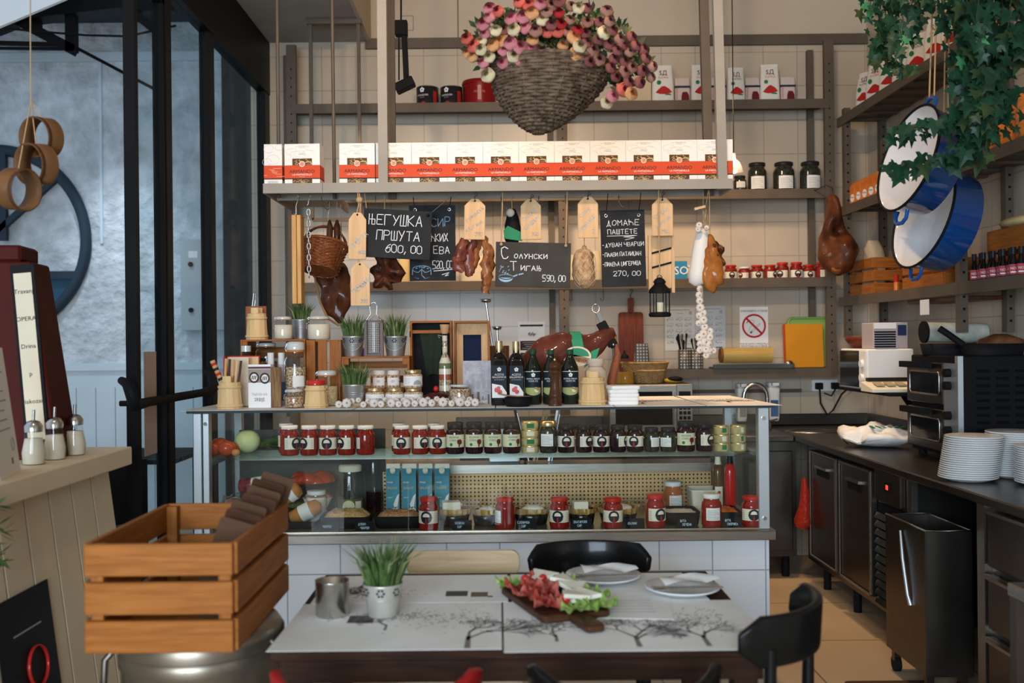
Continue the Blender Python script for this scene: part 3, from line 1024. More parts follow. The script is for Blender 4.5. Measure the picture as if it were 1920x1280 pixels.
def bag(label, x, y, z, w, h, rz=0.0, group=None, word=True, lean=0.0):
 t = thing('paprika_bag', label, 'bag', (x, y, z), rz, group)
 hw, hd = w / 2, w * .27
 pr = [(0, hw * .94, hd), (h * .06, hw, hd * 1.05), (h * .45, hw * .96, hd), (h * .78, hw * .88, hd * .6), (h * .9, hw * .86, hd * .22), (h * .97, hw * .86, .004), (h, hw * .84, .003)]
 b = loft(MB(), pr, mat('white_foil', (.66, .63, .58), .28, bump=.35, bs=45), 20, 5)
 b.build('bag_body', t)
 # print on the leaning front
 s0, s1 = .3, .8
 sl = math.atan2(hd * 1.0 - hd * .52, h * .36)
 p = MB()
 y1 = -hd * 1.06
 p.poly([(-hw * .72 + lean, y1, h * .26), (-hw * .3, y1, h * .22), (hw * .3, y1, h * .22), (hw * .76, y1, h * .27), (hw * .5, y1, h * .36), (hw * .1, y1, h * .43), (-hw * .15, y1, h * .42), (-hw * .5, y1, h * .33)], m_redp)
 p.poly([(hw * .1, y1 - .0006, h * .20), (hw * .7, y1 - .0006, h * .19), (hw * .6, y1 - .0006, h * .235), (hw * .2, y1 - .0006, h * .225)], m_green)
 p.poly([(-hw * .4 + hw * .2 * math.cos(a * PI / 6), y1, h * .52 + hw * .2 * math.sin(a * PI / 6)) for a in range(12)], m_green)
 p.T = Matrix.Translation((0, -hd * .93, h * .62)) @ Matrix.Rotation(-sl, 4, 'X')
 p.text('SД', h * .17, m_maroon, (0, -.004, h * .16))
 p.text('SLATKA', h * .075, m_maroon if word else mat('print_orange', (.6, .18, .06), .5), (0, -.004, h * .03))
 p.build('print', t)
 return t
def pouch(label, x, y, z, w, h, group):
 t = thing('snack_pouch', label, 'pouch', (x, y, z), 0, group)
 b = loft(MB(), [(0, w / 2, w * .2), (h * .7, w / 2, w * .2), (h * .92, w * .48, w * .08), (h, w * .48, .004)], mat('pink_white_pack', (.55, .46, .42), .35), 16, 6)
 b.build('pouch_body', t)
 p = MB()
 y1 = -w * .2 - .001
 p.box(-w / 2 - .0005, w / 2 + .0005, y1 - .001, 0, h * .60, h * .68, mat('navy_band', (.02, .03, .05), .5))
 p.poly([(-w * .1, y1, 0), (w * .45, y1, 0), (w * .42, y1, h * .3), (w * .3, y1, h * .44), (0, y1, h * .44), (-w * .08, y1, h * .3)], m_maroon)
 p.text('Vitoroso', w * .26, m_redp, (-w * .36, y1, h * .42), rot=-PI / 2)
 p.build('print', t)
 return t
def weave(mb, fn, rings, stakes, rod, m, sides=5, seg=2, m2=None, a0=0.0, a1=2 * PI):
 """basket-work: fn(t) -> (rx, ry, z, cx), rods passing in front of and behind the stakes"""
 N = stakes * seg
 for k in range(rings):
  rx, ry, z, ox = fn(k / (rings - 1))
  pts = []
  for i in range(N):
   a = 2 * PI * i / N
   o = rod * .8 * math.sin(a * stakes / 2 + k * PI)
   pts.append((ox + (rx + o) * math.cos(a), (ry + o) * math.sin(a), z))
  mb.sweep(pts, rod, m, sides, closed=True, flat=(.8, 1.25))
 for j in range(stakes):
  a = 2 * PI * (j + .5) / stakes
  pts = []
  for k in range(9):
   rx, ry, z, ox = fn(k / 8)
   pts.append((ox + rx * math.cos(a), ry * math.sin(a), z))
  mb.sweep(pts, rod * .8, m2 or m, 5)
 return mb
def hook(parent, p0, p1, m=None, name='hook', r=.0022, curl=.012):
 """wire from p0 (up) to p1 (down) with a small curl at the top"""
 m = m or m_inoxd
 p0, p1 = Vector(p0), Vector(p1)
 pts = [p0 + Vector((0, 0, -curl)), p0 + Vector((curl * .6, 0, 0)), p0 + Vector((curl * 1.3, 0, -curl * .8)), p0.lerp(p1, .5), p1 + Vector((0, 0, curl * .6)), p1 + Vector((-curl * .5, 0, 0))]
 return MB().sweep(pts, r, m, 6).build(name, parent)
def cord(parent, p0, p1, r=.002, m=None, name='string'):
 return MB().sweep([p0, (Vector(p0) + Vector(p1)) / 2 + Vector((0, 0, -.0)), p1], r, m or m_twine, 6).build(name, parent)
# ================================================================ back wall, top shelf
Y1 = 6.77
ORD = ['first', 'second', 'third', 'fourth', 'fifth', 'sixth', 'seventh', 'eighth', 'ninth', 'tenth', 'eleventh', 'twelfth']
for i, (a, b) in enumerate(((781, 822), (826, 867))):
 x, wd, h = fit(a, b, 165, Y1, zS[0])
 t = thing('tomato_tin', ['black tin with red strip, farther from the red tub on the top shelf', 'black tin with red strip right against the red tub on the top shelf'][i], 'tin', (x, Y1, zS[0]), 0, 'black tins on the top shelf')
 r = wd / 2
 MB().lathe([(r, 0), (r, h), (r * .97, h)], m_lidk, 26).build('tin_body', t)
 MB().lathe([(r * 1.01, h - .004), (r * 1.01, h), (r * .93, h), (r * .92, h - .004)], m_chrome, 26, caps=False).build('rim', t)
 p = MB()
 p.text('POMODORI', h * .13, m_white, (-r * .45, 0, h * .5), r + .0008)
 p.text('PELATI', h * .09, m_grey, (-r * .45, 0, h * .38), r + .0008)
 for k in range(5):
  aa = 2 * PI * k / 5 + PI / 2
  p.disc(r + .0008, -r * .45 + .011 * math.cos(aa), h * .78 + .011 * math.sin(aa), .007, m_white)
 p.disc(r + .0008, -r * .35, 0, h * .17, m_redp, 1)
 p.patch(r + .0008, r * .62, r * 1.05, .0, h * .72, m_redp, 5)
 p.build('label', t)
x, wd, h = fit(867, 932, 155, Y1, zS[0])
t = thing('red_tub', 'dark red lidded plastic tub next to the black tins on the top shelf', 'tub', (x, Y1 - .01, zS[0]))
r = wd / 2
MB().lathe([(r * .92, 0), (r * .98, h * .82)], mat('dark_red_plastic', (.20, .008, .01), .3), 30).build('tub_body', t)
MB().lathe([(r * 1.02, h * .82), (r * 1.03, h * .9), (r * .98, h), (0.001, h)], MATS['dark_red_plastic'], 30, caps=False).build('lid', t)
p = MB()
p.text('PASSATA', h * .12, mat('print_pink', (.5, .25, .2), .5), (0, 0, h * .45), r * .975)
p.patch(r * .97, -.012, .012, h * .1, h * .72, MATS['print_pink'], 3)
p.build('label', t)
x, wd, h = fit(1150, 1218, 125, 6.82, zS[0])
t = thing('beige_box', 'plain beige carton half hidden by the hanging flowers on the top shelf', 'box', (x, 6.81, zS[0]))
MB().box(-wd / 2, wd / 2, -.05, .05, 0, h, mat('plain_carton', (.55, .43, .28), .7)).box(-wd / 2, wd / 2, -.0505, -.05, h * .9, h * .905, m_rack).build('carton', t)
for i, (a, b, yt) in enumerate(((1221, 1263, 123), (1294, 1332, 122), (1362, 1396, 127), (1424, 1461, 121))):
 x, wd, h = fit(a, b, yt, Y1, zS[0])
 bag(['white paprika bag beside the plain beige carton on the top shelf', 'white paprika bag partly behind the shelf posts on the top shelf', 'white paprika bag with dark lettering between two pouches on the top shelf', 'white paprika bag nearest the corner post on the top back shelf'][i], x, Y1, zS[0], wd, h, [0, .05, 0, -.12][i], 'paprika bags on the top back shelf', i == 2)
for i, (a, b, yt) in enumerate(((1265, 1293, 147), (1333, 1360, 146), (1397, 1424, 146), (1463, 1490, 145))):
 x, wd, h = fit(a, b, yt, Y1, zS[0])
 pouch(['small banded pouch next to the paprika bag beside the beige carton', 'small banded pouch mostly hidden behind the pale hanging post', 'small banded pouch between the two paprika bags near the corner', 'small banded pouch at the corner end of the top back shelf'][i], x, Y1, zS[0], wd, h, 'banded pouches on the top back shelf')
# second shelf: dark jars and the pendant lamp
for i, (a, b, yt) in enumerate(((1402, 1437, 306), (1450, 1489, 305), (1500, 1538, 304))):
 x, wd, h = fit(a, b, yt, Y1, zS[1])
 jar(['dark tall jar on the second back shelf, next to the lamp', 'dark tall jar in the middle of three on the second back shelf', 'dark tall jar closest to the corner post on the second back shelf'][i], x, Y1, zS[1], wd, h, m_darkjar, m_lidk, 'plain', .01 * (i - 1), 'tall_jar', 'jar', 'dark jars on the second back shelf', .12)
x, wd, h = fit(1377, 1397, 330, Y1, zS[1])
jar('small dark jar under the pendant lamp on the second back shelf', x, Y1, zS[1], wd * 1.2, h, m_darkjar, m_lidk, 'plain', 0, 'small_jar')
t = thing('pendant_lamp', 'pale metal pendant lampshade half hidden behind the hanging shelf post', 'lamp', P(1376, 322, 5.9))
MB().lathe([(.055, 0), (.05, .02), (.035, .055), (.014, .075), (.012, .11)], mat('lamp_enamel', (.62, .60, .55), .3), 24, caps=False).build('lamp_shade', t)
MB().ball((0, 0, .012), .024, mat('lamp_bulb', (1, .75, .45), .5, emit=6)).build('bulb', t)
MB().sweep([(0, 0, .11), (0, 0, 4.7 - t.location.z)], .003, m_blackm, 6).build('cord', t)
# third shelf: red jars, blue box
xs = [1370, 1394.5, 1419, 1442, 1467, 1491.5, 1516, 1539]
yt3 = [497, 501, 497, 497, 492, 492, 496, 492]
for i, xc in enumerate(xs):
 x, wd, h = fit(xc - 12, xc + 12, yt3[i], Y1, zS[2])
 jar(f'{ORD[i]} red relish jar counted from the dried meat board along the back shelf', x, Y1 - (.02 if i % 2 else 0), zS[2], wd * .98, h, m_ajvar, m_lidw if i == 1 else m_lidr, 'ajvar', [0, -.04, 0, .03, -.03, 0, .0, .035][i], group='red jars on the back shelf')
x, wd, h = fit(1264, 1285, 490, Y1, zS[2])
t = thing('blue_salt_box', 'blue box lettered in white on the back shelf beside the slicer', 'box', (x - .03, Y1, zS[2]))
q = MB().box(-.075, .075, -.03, .03, 0, h, mat('salt_blue', (.03, .22, .42), .5))
q.text('SO', h * .62, m_white, (.035, -.031, h * .5))
q.build('carton', t)
x, wd, h = fit(1289, 1304, 500, Y1, zS[2])
jar('small jar with a red band between the blue box and the white sausage', x, Y1, zS[2], wd * 1.5, h * 1.1, mat('cream_spread', (.5, .42, .3), .3), m_lidw, 'none', name='small_jar')
for i, (a, b, yt, cc, lab) in enumerate(((868, 908, 480, (.62, .52, .38), 'pale crumpled bag behind the hanging meat strips on the shelf'), (1060, 1078, 478, (.55, .47, .30), 'pale crumpled bag behind the netted sausage on the shelf'), (748, 766, 484, (.55, .42, .2), 'pale packet behind the dark bacon slab on the shelf'), (1108, 1124, 470, (.50, .42, .30), 'narrow pale bag between the netted sausage and the pate board'))):
 x, wd, h = fit(a, b, yt, Y1, zS[2])
 t = thing('paper_bag', lab, 'bag', (x, Y1, zS[2]), .1 * i)
 loft(MB(), [(0, wd * .6, .05), (h * .6, wd * .6, .05), (h * .85, wd * .55, .025), (h, wd * .5, .006)], mat(f'bag_paper_{"abcd"[i]}', cc, .6, bump=.6, bs=30), 14, 3).build('bag_body', t)
x, wd, h = fit(1080, 1108, 508, Y1, zS[2])
jar('dark red jar hidden behind the netted sausage on the back shelf', x, Y1 + .0, zS[2], wd, h, m_ajvar, m_lidr, 'ajvar', .02, group='red jars on the back shelf')
for i, xc in enumerate((880, 894, 908)):
 x, wd, h = fit(xc - 6, xc + 6, 512, 6.74, zS[2])
 jar(['small glass next to the pan board on the back shelf', 'small glass in the middle behind the meat strips', 'small glass behind the orange meat strip'][2 - i], x, 6.75, zS[2], wd, h, m_labw, m_lidk, 'none', name='small_jar', group='small glasses on the back shelf')
# ================================================================ lower back shelf and wall
Y4 = 6.76
z4 = zS[3]
x, wd, h = fit(1272, 1318, 655, Y4, z4)
t = thing('cutlery_holder', 'perforated steel cutlery holder full of knives and forks', 'cutlery holder', (x, Y4, z4))
m_perf = tiles('perforated_steel', (.35, .34, .32), (.05, .05, .05), .017, 'XZ', .004, .35, .05)
r = wd * .26
for i, dx in enumerate((-wd * .25, wd * .25)):
 MB().lathe([(r, 0), (r, h), (r * .93, h), (r * .93, .01)], m_perf, 20, (dx, 0, 0), caps=False).build('cup', t)
rd = random.Random(3)
for i in range(16):
 a, b = rd.uniform(-.9, .9), rd.uniform(-.8, .8)
 bx = (-1 if i % 2 else 1) * wd * .25
 q = MB()
 L = h * rd.uniform(1.35, 1.75)
 tip = Vector((bx + a * .045 + bx * .25, b * .04, L))
 q.sweep([(bx + a * .01, b * .01, .01), tip * .75 + Vector((bx * .25, 0, 0)), tip], [.0035, .004, .006], m_blackm if i % 3 else m_inoxd, 6, flat=(1, .5))
 q.ball(tip, (.008, .004, .018), m_blackm if i % 3 else m_inoxd, 8, 6)
 q.build('cutlery', t)
x, wd, h = fit(1306, 1316, 655, 6.8, z4)
t = thing('green_bottle', 'small dark green bottle behind the cutlery holder', 'bottle', (P(1313, 660, 6.82).x, 6.83, z4))
MB().lathe([(.022, 0), (.022, .09), (.010, .12), (.010, .16)], mat('green_glass', (.01, .08, .03), .15), 16).build('bottle_body', t)
x, wd, h = fit(1352, 1450, 651, 6.74, z4 + .035)
t = thing('cling_film_roll', 'large golden roll of cling film in its steel cutter', 'film roll', (x, 6.75, z4 + .035))
rr = h / 2
q = MB().sweep([(-wd / 2 + .01, 0, rr), (wd / 2 - .01, 0, rr)], rr, mat('film_gold', (.50, .33, .10), .18, var=.15, vs=14, coat=.6, stretch=(.3, 10, 10)), 32)
q.build('film', t)
MB().sweep([(-wd / 2 - .006, 0, rr), (-wd / 2 + .012, 0, rr)], [rr * .96, rr * .96], mat('cardboard_core', (.18, .08, .03), .8), 28).build('core', t)
x2, w2, h2 = fit(1335, 1487, 680, 6.68, z4)
t = thing('film_cutter', 'long steel film cutter tray under the cling film roll', 'cutter', (x2, 6.72, z4))
q = MB().box(-w2 / 2, w2 / 2, -.075, .07, 0, .012, m_inox).box(-w2 / 2, w2 / 2, -.078, -.07, .0, .03, m_inoxd)
q.build('tray', t, .002)
MB().box(-w2 / 2 + .03, w2 / 2 - .03, -.066, -.055, .012, .034, m_inox).build('blade', t)
MB().ball((w2 / 2 - .03, -.05, .03), (.03, .02, .022), m_inox, 10, 6).build('clip', t)
x, wd, h = fit(1472, 1549, 594, 6.84, z4)
t = thing('green_tray', 'pale green plastic tray leaning against the tiles behind the orange board', 'tray', (x + .01, 6.80, z4), rot=(-.09, 0, -.0))
q = MB().prism(rrect(-wd / 2, wd / 2, .0, h, .035), -.012, .0, mat('tray_green', (.20, .36, .09), .4))
q.sweep([(a, -.012, b) for a, b in rrect(-wd / 2 + .008, wd / 2 - .008, .008, h - .008, .03)], .008, MATS['tray_green'], 8, closed=True)
q.build('tray', t)
x, wd, h = fit(1471, 1541, 607, 6.8, z4)
t = thing('orange_cutting_board', 'plain orange plastic cutting board leaning on the green tray', 'cutting board', (x, 6.765, z4), rot=(-.09, 0, 0))
q = MB().prism(rrect(-wd / 2, wd / 2, 0, h, .008), -.012, 0, mat('board_orange', (.56, .23, .015), .5, var=.05, vs=8))
q.build('board', t, .002)
t = thing('red_cutting_board', 'red plastic cutting board showing as an edge behind the orange one', 'cutting board', (x - .004, 6.785, z4), rot=(-.09, 0, 0))
MB().prism(rrect(-wd / 2 - .006, wd / 2 - .02, 0, h, .008), -.01, 0, mat('board_red', (.42, .05, .02), .5)).build('board', t, .002)
# papers taped to the tiles
def poster(name, label, x0, y0, x1, y1, fn, tilt=0.0, m=None):
 c = P((x0 + x1) / 2, (y0 + y1) / 2, YB)
 sw = YB / F
 t = thing(name, label, 'poster', (c.x, YB - .002, c.z))
 wd, h = (x1 - x0) * sw, (y1 - y0) * sw
 q = MB().box(-wd / 2, wd / 2, -.001, .0, -h / 2, h / 2, m or m_white)
 fn(q, wd, h)
 q.build('sheet', t)
 return t
def f_smoke(q, wd, h):
 y = -.0022
 q.text('ZABRANJENO PUŠENJE', .0185, m_ink, (0, y, h * .40))
 q.text('PUŠI SE SAMO U PRIZEMLJU', .016, m_ink, (0, y, -h * .40))
 q.text('PROSTORIJA ZA PUŠENJE', .0165, m_ink, (0, y, -h * .455))
 r0, r1 = .083, .070
 n = 36
 vs = [(a * math.cos(2 * PI * i / n), y, .01 + a * math.sin(2 * PI * i / n)) for a in (r0, r1) for i in range(n)]
 q.add(vs, [(i, (i + 1) % n, n + (i + 1) % n, n + i) for i in range(n)], mat('sign_red', (.48, .015, .02), .5))
 q.cbox((0, y - .0004, .01), (.145, .0004, .014), MATS['sign_red'], ry=R(45))
 q.cbox((.012, y, -.003), (.085, .0004, .012), m_grey, ry=-R(45))
 q.cbox((.012, y - .0002, -.003), (.079, .0004, .007), m_white, ry=-R(45))
 q.cbox((-.018, y, -.032), (.02, .0005, .012), m_ink, ry=-R(45))
 stroke(q, [(-.035, -.025), (-.028, .0), (-.005, .02), (.002, .04), (-.015, .052), (-.035, .045), (-.05, .03)], .0025, m_grey, y)
 stroke(q, [(-.048, .038), (-.04, .045), (-.052, .03)], .004, m_ink, y)
def f_table(q, wd, h):
 y = -.0022
 q.cbox((-.01, y, h * .44), (wd * .75, .0004, .006), m_grey)
 q.cbox((.0, y, h * .36), (wd * .2, .0004, .004), m_grey)
 q.cbox((wd * .35, y, h * .37), (.018, .0004, .022), m_grey)
 rr_ = random.Random(int(wd * 1e4))
 for r_ in range(5):
  for c_ in range(3):
   x = -wd * .32 + c_ * wd * .30
   z = h * .22 - r_ * h * .135
   q.cbox((x, y, z + .012), (wd * .2, .0004, .003), m_grey)
   for k in range(4):
    q.cbox((x - .02 + k * .012, y, z + rr_.uniform(-.008, .004)), (.008, .0004, rr_.uniform(.006, .014)), m_grey, ry=rr_.uniform(-.6, .6))
   q.cbox((x - wd * .1, y, z), (.004, .0004, .006), m_ink)
 q.cbox((wd * .28, y, -h * .45), (wd * .22, .0004, .006), m_ink)
def f_pricing(q, wd, h):
 y = -.0022
 q.cbox((0, y, h * .44), (wd * .86, .0004, h * .03), m_ink)
 for k in range(7):
  q.cbox((-.02 + k * .007, y, h * .30 + .008 * math.sin(k * 2.1)), (.012, .0004, .016), m_grey, ry=k * .7)
 for k in range(3):
  z = h * (.12 - .19 * k)
  q.cbox((0, y, z), (wd * .86, .0004, h * .15), m_ink)
  for j in range(4):
   q.cbox((.0, y - .0004, z + h * .045 - j * h * .03), (wd * (.7 - .12 * (j % 3)), .0004, .003), m_grey)
m_sheet = mat('sheet_in_sleeve', (.60, .60, .56), .3)
poster('no_smoking_sign', 'paper no-smoking sign with a red crossed circle on the tiles', 1387, 575, 1440, 652, f_smoke)
poster('printed_sheet', 'pale printed sheet on the tiles beside the hanging lantern', 1247, 576, 1303, 657, f_table, m=m_sheet)
poster('plastic_sleeve_sheet', 'shiny plastic-sleeved sheet behind the hanging garlic braid', 1304, 574, 1360, 655, f_table, m=mat('sleeve', (.50, .54, .58), .12))
poster('house_rules_sheet', 'white sheet with black text blocks behind the olive oil bottles', 972, 603, 1022, 720, f_pricing)
# cutting board and hooks below the third shelf
c = P(1183, 640, 6.8)
t = thing('cutting_board', 'dark red wooden cutting board hanging by its handle on the tiles', 'cutting board', (c.x, 6.80, P(1183, 700, 6.8).z))
sw = 6.8 / F
hh, hw = (700 - 585) * sw, 23 * sw
poly = rrect(-hw, hw, 0, hh, .02)
q = MB().prism(poly, -.012, .012, m_darkZ)
q.build('board', t, .003)
q = MB().prism(rrect(-.019, .019, hh - .01, hh + 27 * sw, .012), -.012, .012, m_darkZ)
q.build('handle', t, .003)
hook(t, (0, -.005, zS[2] - .058 - t.location.z), (0, -.014, hh + 22 * sw), r=.003)
for i, px in enumerate((1072, 1131)):
 a = P(px, 545, 6.7)
 t = thing('shelf_hook', ['bare steel hook under the shelf beside the middle post', 'bare steel hook under the shelf above the dried ham'][i], 'hook', (a.x, 6.70, zS[2] - .06), 0, 'bare hooks under the back shelf')
 MB().sweep([(0, 0, 0), (0, 0, -.055), (.004, 0, -.07), (-.006, 0, -.08), (-.016, 0, -.075), (-.018, 0, -.06)], .0028, m_inoxd, 6).build('wire', t)
# back worktop: toaster oven with baskets, soap, tap
x, wd, h = fit(1138, 1292, 719, 6.45, .9)
t = thing('steel_microwave', 'stainless microwave on the back worktop under the wicker baskets', 'microwave', (x, 6.5, .9))
q = MB().box(-wd / 2, wd / 2, -.17, .17, .012, h, m_inoxd)
q.build('body', t, .004)
q = MB().box(-wd / 2 + .005, wd / 2 - .105, -.185, -.17, .02, h - .006, m_inox).box(-wd / 2 + .04, wd / 2 - .13, -.187, -.185, .06, h - .045, mat('oven_window', (.01, .01, .012), .1))
q.build('door', t, .003)
q = MB().box(wd / 2 - .1, wd / 2 - .004, -.183, -.17, .02, h - .006, m_inox).box(wd / 2 - .09, wd / 2 - .015, -.1845, -.183, h - .09, h - .045, MATS['oven_window'])
for r_ in range(4):
 for c_ in range(3):
  q.box(wd / 2 - .088 + c_ * .026, wd / 2 - .068 + c_ * .026, -.1845, -.183, .06 + r_ * .032, .082 + r_ * .032, m_blackm)
q.build('control_panel', t)
MB().bar((wd / 2 - .118, -.205, .05), (wd / 2 - .118, -.205, h - .04), .014, .02, m_inox).build('handle', t)
zb = .9 + h
m_wick = mix2('wicker', (.36, .20, .07), (.56, .36, .15), 40, .3, .7, .6)
for i, (a, b, y0, y1) in enumerate(((1180, 1246, 692, 719), (1166, 1252, 682, 702))):
 x, wd, _ = fit(a, b, y0, 6.5, zb)
 t = thing('wicker_tray', ['lower wicker bread basket on the steel microwave', 'upper wicker bread basket stacked in the lower one'][i], 'basket', (x, 6.5, zb + i * .05), 0, 'wicker bread baskets')
 q = MB()
 weave(q, lambda s, w_=wd: (w_ * (.42 + .08 * s), .10 + .025 * s, .008 + s * .072, 0), 11, 30, .0042, m_wick)
 q.sweep([(wd * .51 * math.cos(2 * PI * k / 40), .13 * math.sin(2 * PI * k / 40), .085) for k in range(40)], .007, m_wick, 6, closed=True)
 q.lathe([(.001, .006), (.41, .006)], m_wick, 30, sx=wd, sy=.24, caps=False)
 q.build('wickerwork', t)
zt_ = zb + .14
x, wd, h = fit(1190, 1217, 649, 6.52, zt_)
t = thing('box_grater', 'small steel grater standing on the wicker baskets', 'grater', (P(1203, 660, 6.5).x, 6.5, zt_))
q = loft(MB(), [(0, .05, .035), (.12, .04, .024)], m_perf, 20, 6)
q.build('blade', t)
t2 = thing('dark_tray', 'flat dark tray under the small grater on the baskets', 'tray', (P(1210, 690, 6.5).x, 6.5, zt_ - .012))
MB().lathe([(.001, 0), (.13, 0), (.15, .012), (.14, .012), (.125, .003)], m_blackm, 28, sy=.7, caps=False).build('tray', t2)
x = P(1266, 712, 6.4).x
t = thing('oven_glove', 'black folded cloth with a yellow edge on the steel microwave', 'cloth', (x - .01, 6.42, zb))
MB().ball((0, 0, .02), (.06, .05, .02), mat('yellow_cloth', (.5, .3, .03), .8)).ball((.01, -.02, .03), (.05, .04, .018), m_blackm).build('cloth', t)
for i, (a, b, yt, yb) in enumerate(((1378, 1400, 719, 789), (1435, 1461, 717, 788))):
 tp, bt = P((a + b) / 2, yt, 6.8), P((a + b) / 2, yb, 6.8)
 hh = tp.z - bt.z
 t = thing('soap_dispenser', ['white pump soap dispenser on the wall behind the curved tap', 'white pump soap dispenser with blue label at the counter end'][i], 'soap dispenser', (tp.x, 6.8, bt.z), 0, 'soap dispensers')
 w2 = (b - a) * .9 * 6.8 / F / 2
 q = loft(MB(), [(0, w2 * .8, .04), (.02, w2 * .9, .05), (hh * .7, w2 * .95, .05), (hh * .82, w2, .055), (hh * .88, w2 * .9, .05)], m_wht, 20, 5)
 q.build('bottle_body', t)
 q = loft(MB(), [(hh * .88, w2 * .6, .03), (hh * .93, w2 * .9, .05), (hh, w2 * .9, .05)], m_wht, 16, 4)
 q.cbox((0, -.06, hh * .97), (w2 * 1.0, .06, .02), m_wht)
 q.build('pump', t)
 MB().box(-w2 * .6, w2 * .6, -.052, -.05, hh * .12, hh * .55, mat('soap_label', (.05, .12, .25), .4) if i else mat('soap_window', (.25, .28, .27), .3)).build('label', t)
 MB().box(-.03, .03, .05, .1, hh * .2, hh * .7, m_wht).build('wall_plate', t)
a = P(1419, 770, 6.62)
t = thing('kitchen_tap', 'curved chrome swan-neck tap at the sink behind the counter', 'tap', (P(1440, 760, 6.6).x, 6.62, .9))
sw = 6.62 / F
zt_ = P(1419, 718, 6.62).z - .9
wd = 44 * sw
pts = [(0, 0, 0), (0, 0, zt_ - wd * .6)] + [(-wd / 2 + wd / 2 * math.cos(i * PI / 10), 0, zt_ - wd * .6 + wd * .55 * math.sin(i * PI / 10)) for i in range(1, 11)] + [(-wd - .002, 0, zt_ - wd * .9)]
MB().sweep(pts, .014, m_chrome, 12).build('spout', t)
MB().lathe([(.03, 0), (.026, .03), (.02, .06)], m_chrome, 20).build('tap_base', t)
MB().bar((0, -.02, .05), (.05, -.06, .07), .012, .012, m_chrome).build('lever', t)
t = thing('cable_rail', 'dark cable rail fixed along the tiles behind the tap', 'rail', (P(1380, 762, YB).x, YB - .012, P(1380, 733, YB).z))
MB().box(-.75, .45, -.008, .01, -.012, .012, m_rack).build('rail', t)
t = thing('power_socket', 'white double wall socket with black plugs by the corner post', 'socket', (P(1545, 722, YB).x, YB - .012, P(1545, 722, YB).z))
MB().box(-.09, .09, -.012, .012, -.04, .04, m_wht).build('plate', t, .003)
for dx in (-.05, .06):
 MB().box(dx - .022, dx + .022, -.06, -.012, -.025, .02, m_blackm).build('plug', t, .004)
q = MB()
q.sweep([(-.05, -.05, -.02), (-.045, -.05, -.12), (0, -.05, -.2), (.04, -.05, -.17), (.1, -.05, -.06), (.2, -.05, .03), (.3, -.05, .05)], .006, m_blackm, 6)
q.sweep([(.06, -.05, -.02), (.03, -.05, -.07), (-.02, -.05, -.05)], .005, m_blackm, 6)
q.build('cable', t)
